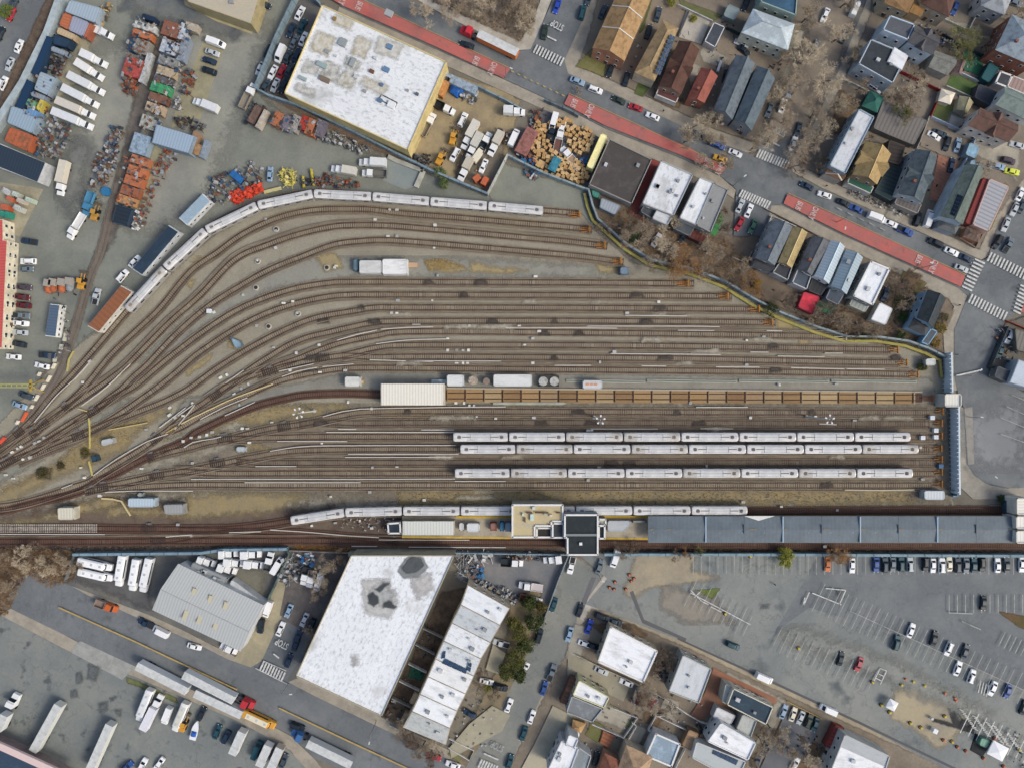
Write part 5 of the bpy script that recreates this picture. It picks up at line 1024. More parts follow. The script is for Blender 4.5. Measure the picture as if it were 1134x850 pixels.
# --- centre right row below the avenue
B_('674.7,154 722,177 699.5,226.5 652,205',4.6,'flat','#4b4744','p','#8f8c86','dark brown black flat roof beside the red court','workshop','workshop','vn')
B_('732,178 767.5,194 746,239.5 711,226',6,'flat','#d9dde0','W','#9fa2a3','white flat roofed building right of the red court','workshop','workshop','V')
B_('728,231 745,240 739,250 722,242.5',5,'flat','#c9cdd0','w','#a9abab','small pale back wing of the white building','annex','annex','n')
B_('713,227 727,232 722,243 709,235',4.2,'flat','#43474b','p','#6a6c6e','dark grey back wing by the red court','annex','annex','n')
B_('774.7,196.5 791,203 771,250 752,242',6.2,'flat','#dfe3e5','w','#9fa2a3','white half of the pair of flat roofs by the avenue','workshop','workshop','vn')
B_('791.2,203.2 806.5,210.6 787,258 771.2,250',6,'flat','#8f9190','W','#8d8f8d','grey half of the pair of flat roofs by the avenue','workshop','workshop','v')
B_('752,243 770,251 764,262 747,254',3.5,'flat','#4d5257','p','#6b6e70','dark lean-to behind the pair of flat roofs','annex','annex','n')
B_('765,253 783,261 778,270 761,262',3,'flat','#6b3c35','t','#5a3630','dark red lean-to behind the pair of flat roofs','annex','annex','n')
B_('666,219 688,228 681,238.5 664,230',2.8,'flat','#9aa4ae','m','#7d8790','pale blue pair of ribbed sheds behind the dark roof','shed','shed','n')
B_('655,210 665,214 663,220 656,217',2.4,'flat','#4a8d80','m','#3c7468','small turquoise container behind the dark roof','container','shipping_container','n')
rows=[('856,243.5 877,252 858,293 838,284.5',6.5,'gable','#6d7780','s','#8d9296','blue grey gabled house, leftmost of the row below the avenue','c'),
('838,285 858,293 853,302 834,294',4,'gable','#45484d','s','#8f9499','dark back wing of the blue grey gabled house',''),
('878,252.5 893.5,258.5 877,296 862.5,289.5',6.5,'gable','#a89568','s','#8f7f66','yellow tan gabled house next to the blue grey one','q'),
('863.5,290 877,296.5 872,311 855,302',4.5,'flat','#3f4146','p','#a2a6a8','charcoal back annex of the yellow tan house','n'),
('899.5,261.5 918,270 899,304 884,297.5',6.5,'gable','#63676c','s','#75787a','charcoal gabled house in the row below the avenue','c'),
('883,298 898,306 893,321 876.5,313.5',4.5,'flat','#4d5762','p','#b5b9bb','slate back annex of the charcoal house','n'),
('920,267 935,274 918,313.5 902.5,305',6.5,'gable','#a7b7c2','m','#c9cfd3','pale blue gabled house in the row below the avenue','q'),
('900.5,306.5 917.7,315 909,327.7 894.7,321.5',3.5,'flat','#3b3d40','t','#4d4f52','black ribbed annex above the red roof','n'),
('890,323 908,328.5 900,348 883.5,340',2.8,'flat','#bf3545','p','#9b3a43','bright red flat roof at the end of a back yard','n'),
('937,277.5 955,286 937.5,325 921,316',6.5,'gable','#93a5b0','m','#9aa6ae','dull blue gabled house in the row below the avenue','v'),
('919.5,319 935,326 928,338 914,331',4,'flat','#4c5560','p','#7d868d','slate back annex of the dull blue house','n'),
('964,289.5 985,298 966,338 944.6,327.7',6.5,'flat','#e3e7ec','w','#8f9395','white flat roofed house at the right of the row','vp'),
('944.6,329 963,338 958,346 940,338',3,'flat','#98a09c','t','#a7a69a','grey green back porch of the white roofed house','n'),
('974.6,334.7 988.7,341.8 980.8,360 964,354',3.2,'flat','#e3e7ea','w','#b9bcbb','white roofed garage in the back yard','n'),
('1027.6,322 1047,331 1033,363 1016,351.5',6.2,'gable','#3e4549','s','#8fb0c8','charcoal gabled house with pale blue side by the crossing','q'),
('1013,351.5 1030,361 1024,371 1006.5,363',4.5,'hip','#474b4d','s','#8fb0c8','charcoal hipped back wing of the pale blue sided house','n'),
('1031,363.5 1038.5,367 1028,382.5 1020,379',3.2,'flat','#50575d','p','#7ea3c0','slate garage behind the pale blue sided house','n')]
for s_,h,k,rc_,st,wl,lb,op in rows: B_(s_,h,k,rc_,st,wl,lb,'annex' if 'annex' in lb or 'wing' in lb or 'porch' in lb else 'house','annex' if 'annex' in lb or 'wing' in lb else 'house',op)
# --- houses north of the avenue
def pts_r(s_): q_=pp(s_); return q_[3],q_[2]
rows=[('657,53 691,67 701,43.5 667,30',7,'gable','#a3835b','s','#a9785f','tan gabled row house nearest the avenue','g'),
('667.3,29.6 701.3,43 711,20.5 678,6.5',7,'gable','#a8885f','s','#b0a894','middle tan gabled row house at the top','g'),
('678.4,6 711.3,20 724,-10 690,-22',7,'gable','#a3855d','s','#b0a894','tan gabled row house cut by the top edge','g'),
('733.5,23 751,32 725,89 703,79.5',6,'hip','#a28b66','s','#b9ad98','tan hipped house with a strip of solar panels','n'),
('752,46 774,56 754,104 730,94.5',6,'gable','#5c4137','s','#8d7263','dark brown gabled house beside the solar roof house','cx'),
('730,95.5 753,105 749,114.5 726,105',3,'flat','#5f3f3d','p','#c9c9c6','dark maroon porch roof of the brown house','n'),
('776.5,76 794,85 780,113.5 761.5,109',5.5,'gable','#95574a','s','#8a5a48','small rust red gabled house','c'),
('815,62 835.5,71.5 811,132 792,119',6.5,'gable','#667179','s','#84898c','left half of the slate blue twin house','' ),
('838,74 857.5,88 832.5,144 813.5,132',6.5,'gable','#5c6a73','s','#84898c','right half of the slate blue twin house',''),
('834.7,10.6 879,27 872,55 822,36',7,'hip','#a4b0b6','p','#b7bfb4','pale grey hipped house beside the tree street',''),
('842,3 881,18 884,-20 848,-30',7.5,'flat','#34536a','p','#8fa39c','dark blue flat roofed house at the top edge',''),
('806.5,4.4 820,10.6 813.5,23 801,17.6',2.6,'flat','#7d8e90','w','#7a8a8a','small grey green shed','n'),
('790.6,24.7 803,30 792,53 780,46',3.2,'flat','#434951','p','#c3c6c8','charcoal garage roof behind the brown house','n'),
# east block
('978,-12 1012,-12 1005,14 980,3',6.5,'gable','#937450','s','#b0a58e','tan gabled house cut by the top edge',''),
('1012,2 1024,6 1019,18 1008,13',4,'gable','#a17c4c','s','#a9977a','small ochre gabled annex at the top','n'),
('1024,-15 1062,-15 1050,18 1021,4',6.5,'hip','#5f463e','s','#a89c8a','dark brown hipped house at the top',''),
('985,17.6 1012.6,28 1004.6,45 977,34',8,'flat','#565a60','p','#b3c4d2','dark grey flat roofed house with pale blue side',''),
('1013,29 1040,42 1032,60 1006,46',8,'gable','#59595c','s','#b3c4d2','dark gabled house with pale blue side and dormers','x'),
('964,44 1004,61 988,93 950,71.5',7,'flat','#353b40','p','#aab6c0','near black flat roofed house at the top right','v'),
('990.5,52 1006,62 999,78 983,68',7.6,'flat','#e0e3e6','w','#d0d4d6','white roof box on the near black house','nP'),
('1034.6,56.5 1059,65 1049,83 1029,74',4,'gable','#84857f','s','#8f8f89','grey gabled garage in the top right block','n'),
('1121,17 1160,35 1145,73 1103,55',8,'hip','#8d9ba5','s','#8b5a49','blue grey hipped brick house at the right edge','c'),
('1088,-8 1122,-8 1112,16 1087,6',6.5,'hip','#9aa0a6','s','#a5a9ab','pale grey hipped house at the top right',''),
('1096,69 1107,76 1095,92 1086,86.5',3,'flat','#23585f','m','#1f4d54','teal shed roof beside the artificial turf','n'),
('1108,79 1122,84 1115,97 1102,92',3.5,'flat','#43474d','p','#b3b7b9','charcoal shed with white trim at the right','np'),
('1120,83 1150,95 1144,109 1114,96',3.5,'flat','#a08a84','t','#c9c9c6','pink grey striped canopy at the right edge','n'),
('1113,97 1150,111 1140,134 1103,116',7,'gable','#7d8d88','s','#c9cccb','grey green gabled house at the right edge',''),
('1084,93 1108,103 1098,118 1079,108',3.5,'flat','#3a3e46','p','#4a4d52','near black garage roof by the lawn','n'),
('1086,120 1127,138 1116,157 1073,139',7,'gable','#6d5248','s','#c9c2ba','brown gabled house with a pale dormer strip','x'),
('1043,99 1057,103.5 1052,115 1040,111',2.6,'hip','#e0d6c2','p','#c9c2b4','cream garden gazebo on the lawn','n'),
('1063,107 1077,114 1070,126 1060,121',2.8,'gable','#a09878','p','#a9a28c','beige garden shed beside the lawn','n'),
('1061,66 1069,69 1064,82 1057,79',2.6,'gable','#8a7570','s','#c5a9a0','small pinkish playhouse on the turf','n'),
('964,101 978,108 971,124 955,117',3,'hip','#2c5f56','p','#3b5c54','dark green garden gazebo','n'),
('951,121 968,130 936,193 918,184',7.5,'flat','#c9cdd1','W','#8fa0ad','long narrow flat roofed house, patched white and grey','v'),
('919,185 936.5,193 932,200 914,192',5,'gable','#6f543f','s','#a9a49c','small brown gable front of the narrow house','n'),
('978,111 1027,134 1012,161 985,150 967,142',3,'flat','#77736f','t','#6b6864','large weathered plank deck roof','n'),
('985,155 1003,162 996,183 980,178',4,'flat','#3f3835','t','#4a433f','dark brown slatted roof behind the tan gable','n'),
('958.7,157.6 986,171 971,203.5 945,193',7,'gable','#a58d5f','s','#8a7a62','golden tan cross gabled house','xq'),
('941,195 968,207 964,215 938,203',3.5,'flat','#2d5a4c','p','#b9b9b4','green porch roof under the golden tan house','n'),
('985,181 1001,188 987,223 968,213',3,'flat','#344447','t','#3d4a4c','dark teal plank roof right of the golden tan house','n'),
('1014,166 1037,176 1021,224 996,214',7,'gable','#56636a','s','#a3afb7','slate cross gabled house beside the brick drive','xc'),
('995,215 1021,226 1016,237 990,226',3.5,'flat','#6b6764','t','#8f8b86','grey slatted porch of the slate house','n'),
('1070,182 1088,190 1066,248 1042,239',7,'gable','#64716b','s','#a3b6c6','grey green house with a black solar array','n'),
('1041,243 1062,250.5 1057,259 1038,252',3.5,'hip','#5f6468','s','#8b98a6','grey front porch of the solar array house','n'),
('1074,158 1085,163 1080,176 1069,171',3,'flat','#7fa3b8','p','#88a0b0','pale blue shed roof by the solar array house','n'),
('1076,177 1089,182 1085,192 1072,187',3.4,'flat','#8fa9b8','m','#88a0b0','pale blue lean-to of the solar array house','n'),
('1096,198 1117.6,207 1094.6,256.5 1077,249',4,'flat','#a2a4aa','t','#c2a49a','long grey and white striped roof by the cross street','n'),
('1089,197 1096.5,199.5 1076.5,249.5 1069,247',3.4,'flat','#7e2c2c','m','#7e3a34','dark red side roof of the striped building','n'),
('1071,252 1086,258 1083,268 1067,262',3,'hip','#6d5b50','t','#9a6a50','brown pergola end of the striped building','n'),
('1105,405 1122,412 1116,424 1101,417',3.5,'flat','#474b50','p','#5a5d60','dark shed roof in the right edge yard','n'),
('1128,398 1150,405 1145,432 1118,423',5,'flat','#b7c3cf','w','#9aa6b2','pale blue roof in the right edge yard','nP'),
('1124,364 1150,372 1150,392 1126,388',3,'flat','#7b7870','t','#6b685f','brown grey lean-to at the right edge yard','n')]
for s_,h,k,rc_,st,wl,lb,op in rows:
    sm=any(w_ in lb for w_ in ('shed','garage','gazebo','porch','canopy','lean-to','playhouse','pergola','deck roof','slatted','plank','annex','side roof','roof box','garden'))
    r,_,_,_=B_(s_,h,k,rc_,st,wl,lb,'outbuilding' if sm else 'house','outbuilding' if sm else 'house',op)
    if 'row house' in lb:
        a_,b_=[P(*q_,7.15) for q_ in (pts_r(s_))]; m_=(a_+b_)/2; m_.z=9.85; mb=MB()
        for u_,v_ in ((a_,m_),(m_,b_)): mb.tube(u_+Vector((0,0,.1)),v_+Vector((0,0,.1)),.2,.2,4)
        mb.obj('party_wall_coping',mat('#c9c5ba',None,amt=.1),r)
    if 'strip of solar' in lb: solar(r,'742,38 748,41 731,84 725,81',(7.7,6.9,6.9,7.7),2,9)
    if 'solar array' in lb: solar(r,'1060.5,215 1066.5,217.5 1057,240 1051,237.5',(7.7,8.9,8.9,7.7),3,6); solar(r,'1061,220 1066,222 1058,239 1051,236',7.75,2,4) if False else None
# --- left: red roofed building and dark roofs
r,_,_,_=B_('-60,243 3,243 3.5,266 8,266 2,386 -60,386',5,'flat','#c25650','m','#d6ceb6','long red roofed cream building at the left edge','building','building','P')
pts_=[(P(9,270+i*11.2,5)) for i in range(11)]
for i in range(11):
    for k,z in enumerate((1.5,3.6)):
        t=i/10.0; q=P(8-(6*t),268+i*11.4,5); window(r,(q.x+.05,q.y-.4,z),R(90-3),.9,.8)
B_('-60,140 0,159 51,180.6 42,202 0,186 -60,166',5,'flat','#2f3d4b','m','#b9bdc0','navy black shed roof reaching in from the left edge','shed','storage_shed','nP')
B_('200,-25 292,-25 286,2 278,26.5 208,2',6,'flat','#b5ab95','w','#a99c74','beige flat roofed workshop at the top','workshop','workshop','vnP',)
cont=[('77.7,0 112,9 106,25.6 72,13',3.5,'#9fb0bd','m','pale blue roof at the top of the left strip'),
('71,14 80.5,17.5 75.5,33.5 65.5,28',3,'#b56a45','m','orange container in the left strip'),('81,17.5 99,25 92,40.5 76,33.5',3,'#9a9fb2','m','lavender roof beside the orange container'),('99.5,25.5 103,27 96,43 92.5,41',2.8,'#b0664a','m','thin orange container in the left strip'),
('65,30 84.7,39 81,44.5 62.6,37',2.8,'#bfa988','m','tan container above the navy tarpaulin'),('52,40 59,42 41.5,85 34.5,81',3,'#1f3c5a','m','upper long navy container along the barrier'),
('60,38 79.4,45 75,53 58.5,49',2.8,'#223a50','p','dark navy tarpaulin block in the left strip'),('58,51 74,57 72,62 56,56',2.6,'#8d9aa6','m','blue grey container below the navy tarpaulin'),
('45,79.4 62,86.5 53,106 38,99',3.2,'#9aabb8','m','blue grey shed roof in the middle of the left strip'),('30,88 38,92 24.7,122 17,118',3,'#1d3a58','m','lower long navy container along the barrier'),
('36,101 52,107 50,112 34,106',2.8,'#8b95a0','m','grey container above the coloured ones'),('31,109 41,113 37,121 28,116',2.7,'#6aa07c','m','green container in the left strip'),('47,106 51,108 44,124 40,120',2.7,'#c9b84e','m','yellow container in the left strip'),('31,119 44,124 41,131 28,126',2.7,'#6c94bd','m','sky blue container in the left strip'),
('13,117.5 27,122 26,126 43,131 36,148 8,136',3.2,'#93a8b8','m','large blue grey shed roof in the left strip'),('11.5,141 38,151 31,168 5,156',3,'#bf6440','r','orange and red container pair at the bottom of the left strip')]
for s_,h,c,st,lb in cont: B_(s_,h,'flat',c,st,shade(c,.9),lb,'container' if 'container' in lb else 'shed','shipping_container' if 'container' in lb else 'shed','n')
# small containers, one by one
def container(x,y,L_,W,ang,c,desc,zone,group='storage containers',h=2.6,top=None):
    p=P(x,y,h); root=empty('shipping_container',(p.x,p.y,.2),R(ang)); reg(root,'container',desc,zone,group)
    mb=MB(); n=max(3,int(L_/.6)); 
    mb.box((0,0,h/2),(L_-.1,W-.1,h-.06))
    for i in range(n):
        for sg in (-1,1): mb.box((-L_/2+(i+.5)*L_/n,sg*(W/2-.04),h/2),(L_/n*.5,.08,h-.2))
    mb.obj('container_body',mat(c,shade(c,.75),amt=.2,s1=.6,s2=3),root)
    mb=MB(); mb.box((0,0,h-.0),(L_,W,.08)); 
    for i in range(n): mb.box((-L_/2+(i+.5)*L_/n,0,h+.05),(L_/n*.45,W-.3,.04))
    mb.obj('roof',mat(top or c,'#7b6558' if 'orange' in desc or 'rust' in desc or 'brown' in desc else shade(top or c,.68),amt=.3,s1=.7,s2=2.5,lo=.42,hi=.66),root)
    for sg in (-1,1):
        mb=MB(); mb.box((L_/2+.0,sg*W/4,h/2),(.06,W/2-.06,h-.3)); mb.obj('door',mat(shade(c,.9),None,amt=.1),root)
def rowc(items,zone,group):
    for x,y,l,w_,a,c,ds in items: container(x,y,l*S,w_*S,a,c,ds,zone,group)
rowc([(165,20,15,5,-18,'#1d3350','dark navy container'),(161,30,24,7,-18,'#c6c8c4','off white container'),(158,38.5,22,7,-18,'#c2703f','orange container'),(148,47,20,6.5,72,'#24486e','blue container'),(157,52,16,15,-18,'#8f8c84','grey container'),(148,75,21,20,-18,'#b0504a','faded red container'),(161,75,34,5,72,'#b9bcbd','pale grey container')],'in the island block of the scrap yard','containers in the island block')
rowc([(190,33,16,20,72,'#87503f','rusty container'),(188,53,20,14,-18,'#b4bdc8','pale blue container'),(185,68,19,10,-18,'#8d908f','grey container'),(184,79.5,20,9,-18,'#b7a78b','tan container'),(180.5,89,20,7,-18,'#5f6065','dark grey container'),(177.5,98,21,10,-18,'#3f9a68','green container'),(175,109,20,9,-18,'#77503f','brown container'),(171,120,19,10,-18,'#b9a68c','cream container'),(165,136,18,14,-18,'#a8aca4','pale grey container'),
 (202,35,7,18,-18,'#b9c4cf','narrow pale blue container'),(203,55,9,26,-18,'#8b97a5','narrow slate container'),(212,30,14,8,-18,'#b4ab9a','small tan container')],'in the column right of the dirt lane','containers in the right column')
rowc([(155,178,20,9,-18,'#b5714e','orange container'),(151.5,190,20,10,-18,'#c06f45','orange container'),(148,201,20,10,-18,'#b9683f','orange container'),(144,212,20,10,-18,'#9d5a3e','rusty orange container'),(140,222,19,9,-18,'#bd8a56','orange container'),(155.5,160,19,22,-18,'#93a9bb','pale blue container')],'in the orange stack beside the dirt lane','orange container stack')
B_('173,138 216,151 209,170 168,158',4.5,'flat','#97abbd','m','#8496a5','pale blue shed roof crossing the container column','shed','shed','nP')
B_('129,226.5 147,231.5 141,251 124,246',2.6,'flat','#25323f','t','#2e3f52','open dark skip full of white bags','skip','skip','n')
rowc([(215,155,7,18,-20,'#9d7f63','brown container'),(226,165,5,20,-20,'#8b9aa8','slate container'),(219,166,8,12,-20,'#a3825f','tan container')],'right of the pale blue crossing roof','containers beside the crossing roof')
rowc([(307,132,10,16,-30,'#b5693c','orange container'),(317,136,9,16,-28,'#7d7784','mauve container'),(327,137,10,18,-25,'#a19e98','grey container'),(336,136,8,15,-20,'#b03c30','bright red container'),(345,141,11,18,-20,'#b8693e','orange container'),(354,142,11,18,-22,'#74707d','mauve container'),(282,127,8,20,-28,'#5c4a44','brown container'),(290,132,5,22,-28,'#bdb4a6','cream container')],'in the row under the walled car lot','containers under the car lot wall')
rowc([(490,95,10,22,-25,'#c58a4a','orange container with yellow top'),(507,91,44,9,-25,'#97a9b9','long pale blue container'),(614,182,9,16,-28,'#3d8aa0','blue container'),(528,197.4,8,6,35,'#c8602f','orange container'),(536.6,200.4,6,9,-30,'#c8602f','orange container'),(583,156.8,14,30,-28,'#9d6a62','red and white striped container')],'in the sandy contractor yard','containers in the sandy yard')
B_('666,147.5 673,151 657,188 649.5,184.5',4,'flat','#efe5a0','p','#e0d690','long cream yellow container beside the black roof','container','shipping_container','n')
for a in ((5.5,72,'#d8d8d8'),):
    pass
rowc([(7,72+140,9,6,-30,'#b9bcbb','pale container'),(17,75+140,7,5,-25,'#b9c4b9','pale green container'),(22.5,82.5+140,8,5,-25,'#c0b5a8','beige container'),(11,80.5+140,8,5,-25,'#bf623f','orange container'),(5,89.5+140,9,6,-15,'#bf5a38','orange container'),(19.5,90.5+140,9,6,-30,'#b9bcb5','grey container'),(32,81.5+140,8,5,-20,'#b3c4b3','pale green container'),(2,97+140,6,6,-10,'#2f8f7c','turquoise container'),(8,98+140,5,7,-10,'#2f8f7c','turquoise container')],'on the concrete pad above the red roof','small skips above the red roof')
# long rail-side sheds / old rail vehicles
def wagon(s,h,roof,style,wall,lb,ws=6):
    r,pts,_,ang=B_(s,h,'flat',roof,style,wall,lb,'old rail car','old_rail_car','nP')
    n=len(pts)
    for i in range(n):
        a,b=pts[i],pts[(i+1)%n]; dd=b-a
        if dd.length<8: continue
        t=dd/dd.length; nn=Vector((t.y,-t.x,0)); mid=(a+b)/2
        if nn.dot(-Vector((mid.x,mid.y,0)))>0: winrow(r,Vector((a.x,a.y,0)),Vector((b.x,b.y,0)),h*.6,ws,nn,.9,.8)
    return r
wagon('134,316 146.5,323 109,368 97,361',3.6,'#8f5a3a','r','#cfcdc4','rust roofed old rail car with white side below the curved train')
wagon('187,249.5 198,256.5 157,305 146.5,298',3.6,'#27394a','p','#c3c8cc','navy roofed old rail car with white side beside the train')
wagon('224.4,214.5 233,222.5 207,249.5 198,241.5',3.4,'#8fa5b4','p','#d2d6d8','pale blue roofed old rail car beside the train')
wagon('55.6,336.5 66,337.5 61.5,373.5 50,372',3.2,'#52657a','m','#dadbd8','slate blue site cabin with white window side in the left yard')
# --- rail yard huts
hut('398,288.5 422.8,288.5 422.8,303 398,303',2.8,'#c9cac7','left one of the two white sheds between upper tracks'); hut('423.6,287 451,287 451,304 423.6,304',3,'#dedfdd','right one of the two white sheds between upper tracks')
hut('451.5,290.5 463,290.5 463,296.5 451.5,296.5',.5,'#b5987c','tan deck beside the right white shed',opts='nP'); hut('391.5,287 397,287 397,300 391.5,300',1.8,'#5c7480','blue grey tanks unit left of the white sheds',style='p')
hut('382,417 399,417 399,428 382,428',2.8,'#cfd0c9','small white hut left of the long cream shed'); hut('399.5,420.5 403,420.5 403,425 399.5,425',1,'#c2a87c','tan step of the small white hut',opts='nP')
B_('421.7,424.5 491.5,424.5 491.5,448.5 421.7,448.5',5,'flat','#e2ded0','m','#c9c5b6','long cream wash shed spanning the covered track','shed','train_wash_shed','nP')
hut('495,415 513.5,415 513.5,427.5 495,427.5',3,'#cfd2cf','white hut left of the round tanks'); hut('477,420 495,420 495,424.5 477,424.5',1.2,'#8fa0a8','blue grey duct left of the white hut',style='p',opts='nP')
hut('546.5,414.5 589,414.5 589,427.7 546.5,427.7',3,'#d0d2cf','long white hut right of the round tanks')
for x,y,rr,c,l_ in ((523.5,421,5.2,'#a9a294','large round pale tank between the white huts'),(538.5,422,4,'#7d776c','small round dark tank between the white huts')):
    q=P(x,y,2); root=empty('water_tank',(q.x,q.y,.2)); reg(root,'tank',l_)
    mb=MB(); mb.tube((0,0,0),(0,0,2),rr*S,rr*S,20); mb.obj('tank_shell',mat(c,shade(c,.8),amt=.15),root)
    mb=MB(); mb.tube((0,0,2.02),(0,0,2.12),rr*S*.97,rr*S*.9,20); mb.box((0,0,2.16),(rr*S*1.6,.5,.1)); mb.obj('lid',mat('#8a6f5f',shade(c,1.05),amt=.25,s1=1.5,s2=4,lo=.4,hi=.6),root)
r=hut('596.5,416 619,416 619,428 596.5,428',2,'#45433d','dark frame with two round fans right of the long white hut',style='p')[0]
for x in (601.5,613.8):
    q=P(x,422,2.1); mb=MB(); mb.tube((q.x,q.y,2.1),(q.x,q.y,2.35),1.45,1.4,18); mb.tube((q.x,q.y,2.36),(q.x,q.y,2.4),.5,.4,10); mb.box((q.x,q.y,2.39),(2.6,.14,.05)); mb.box((q.x,q.y,2.39),(.14,2.6,.05)); mb.obj('fan',mat('#b7b8b3','#8e8f8b',amt=.15,s1=1,s2=4),r)
r=hut('645.5,421 667,421 667,430.5 645.5,430.5',2.6,'#c5c8c8','white container with faded orange lettering on its roof')[0]
mb=MB()
for i,wd in enumerate((1.6,1.2,1.4)): 
    q=P(650.5+i*4.6,425.6,2.7); mb.box((q.x,q.y,2.74),(wd*.7,.55,.02)); mb.box((q.x+.1,q.y+.35,2.74),(wd*.5,.12,.02))
mb.obj('faded_lettering',mat('#cf8f6e',None,amt=.1),r)
hut('112,487 124,484.5 126,490 113,493.5',2,'#b4b9bc','silver cabinet on the dry grass in the throat'); hut('100.5,504.5 106,503.5 108,509.5 102.5,511.5',2.2,'#2d4655','dark blue hut in the throat',style='p')
hut('64,562 82,561.5 82,575 64.5,575',3,'#cfcbb8','cream hut beside the main line at the left',style='m'); hut('142,551.5 171,551.5 171,561 142,561',2.8,'#b4c4cf','pale blue container beside the main line',style='m'); hut('152.5,545.5 158,545.5 158,550 152.5,550',1.8,'#9aa09c','small grey cabinet above the pale blue container')
hut('181,558.5 203,558 203.5,569 183,569',2.6,'#9b9d9c','grey ribbed container beside the sand heap',style='m'); hut('262,494.3 272,494.3 272,500 262,500',1.4,'#a9b3b8','blue grey box on the wedge between storage tracks')
hut('1023.5,543 1046,543 1046,552.8 1024,552.8',2.8,'#c2c9cd','white ribbed container at the foot of the ribbed wall',style='m'); hut('1045.5,436 1064,436 1064,450.3 1045.5,450.3',4.5,'#d8d6cc','cream tower hut at the bend of the ribbed wall',style='m'); hut('1025,397.5 1036,396.5 1036,404.5 1025.5,405',2.8,'#c5c6c2','white hut at the corner of the yard')
hut('687,296 696,296 696,304 687,304',2,'#6f8294','slate box near the yellow edged wall',style='p'); hut('255.5,374 264,377 268,382.5 260.5,386',2,'#7f97a6','blue hut between the curved tracks',style='p')
hut('70,561 71,561 71,562 70,562',1,'#888888','x') if False else None
for i,(x,y) in enumerate(((1029.5,462),(1033.5,476),(1033.5,483.2),(1039,515.3),(691,303) if False else (233.5,345),(427,291) if False else (1019,484))):
    tbox(x,y,1.3,1.2,0,1.2,'#cfd6dc' if i!=3 else '#54708f',label='waist high pale cabinet near the ends of the storage tracks' if i!=4 else 'grey box between the curved tracks')
# --- station
STC=mat('#a9a08d','#948b79',amt=.14,s1=.3,s2=2,seam=(2.5,2.5,0,.1)); YE=mat('#c9a83c','#b3953f',amt=.15,s1=.4,s2=3)
root=empty('station_platform',(0,0,0)); reg(root,'platform','long island platform with yellow edges')
MB().prism(ccw([P(*q,1.2) for q in pp('445,571 1128,570.5 1128,598 900,597.5 700,596.5 445,595')]),.1,1.2).obj('platform_slab',STC,root)
for s_ in ('505,570.8 566,570.8 566,573.4 505,573.4','663,570.6 718,570.6 718,573.4 663,573.4','445,593 566,594.2 566,596.2 445,595.2','663,594.6 718,595 718,597.2 663,596.6','718,570.6 1124,570.4 1124,572.5 718,572.6','718,596 1124,597 1124,598.4 718,597.8'):
    MB().prism(ccw([P(*q,1.25) for q in pp(s_)]),1.19,1.26).obj('yellow_edge',YE,root)
CAN=mat('#637079','#58646c',amt=.14,s1=.15,s2=1.5,stripe=(1.2,0,.06),rough=.6)
root=empty('platform_canopy',(0,0,0)); reg(root,'canopy','long blue grey canopy roof over the platform')
def canopy_quad(x0,x1):
    A=[P(x0,571,4.6),P(x1,571,4.6),P(x1,586,5.1),P(x0,586,5.1),P(x0,600.5,4.6),P(x1,600.5,4.6)]
    mb=MB(); vs=[tuple(a) for a in A]; mb.add(vs,[(2,1,0,3) if False else (3,2,1,0),(4,5,2,3)]); vs2=[(a[0],a[1],a[2]-.15) for a in vs]; mb.add(vs2,[(0,1,2,3),(3,2,5,4)])
    mb.add(vs+vs2,[(0,1,7,6),(4,5,11,10),(0,3,9,6),(3,4,10,9),(1,2,8,7),(2,5,11,8)]); mb.obj('roof_panel',CAN,root)
xs_=[717.5,781.5,824,867,910,952,995,1038,1081,1123.5]
for i in range(9): canopy_quad(xs_[i]+.15,xs_[i+1]-.15)
for x in (781.5,867,952.5,1038): mb=MB(); A,Bv=P(x,571.5,5),P(x,600,5); mb.box((A.x,(A.y+Bv.y)/2,5.0),(.35,(A-Bv).length,.45)); mb.obj('expansion_joint',mat('#9db0be',None,amt=.08),root)
for x in (824,910,995,1081): mb=MB(); A,Bv=P(x,580.5,5.2),P(x,590,5.2); mb.box((A.x,(A.y+Bv.y)/2,5.2),(.22,(A-Bv).length,.3)); mb.obj('drain_box',mat('#56616b',None,amt=.08),root)
x=720
while x<1122: mb=MB(); q=P(x,585.5,0); mb.tube((q.x,q.y,1.2),(q.x,q.y,5.0),.15,.15,8); mb.obj('column',STEEL,root); x+=24
for i,(x,w_) in enumerate(((722,3),(741,4),(834,8),(870,3),(915,6),(956,5),(998,5),(1041,5),(1119,3))): q=P(x,585.6,5.12); mb=MB(); mb.box((q.x,q.y,5.13),(w_*S,.5,.06)); mb.obj('roof_stain_patch',mat('#7b7566',None,amt=.2),root)
o=MB().prism(ccw([P(*q,5.1) for q in pp('824,570.8 858,570.8 840,576')]),4.98,5.16).obj('torn_sheet',mat('#d4d4cf',None,amt=.1)); reg(o,'roof sheet','loose white sheet lying on the canopy edge')
r,_,_,_=B_('445.5,576.5 503,576.5 503,592 445.5,592',4,'flat','#cfd2ca','m','#a9a89a','long white platform shelter roof left of the station house','shelter','platform_shelter','nP')
r,_,_,_=B_('429,579 443.5,578 444,590.5 430,590.5',3.6,'flat','#27333d','p','#b4b8ba','small black roofed hut left of the platform','hut','hut','np')
for s_,c_,l_ in (('508.5,578.5 513.5,578.5 513.5,587 508.5,587','#c6c8c6','white cabinet on the platform'),('517,579 531,579 531,588.5 517,588.5','#ccd0d0','white kiosk on the platform'),('543,578.5 550,578.5 550,587 543,587','#8d5542','rust red kiosk on the platform'),('553.5,577.5 558,577.5 558,587.5 553.5,587.5','#3a7a9b','blue booth on the platform'),('559.5,578 566,578 566,588 559.5,588','#7d8fa2','blue grey booth by the station house'),
   ('673,576 698,576 698,581 691,588 673,588','#aab0b4','pale stair roof right of the station house'),('700,576 716,576 716,578 700,578','#8b8d8a','low grey parapet beside the canopy')): hut(s_,3,c_,l_)
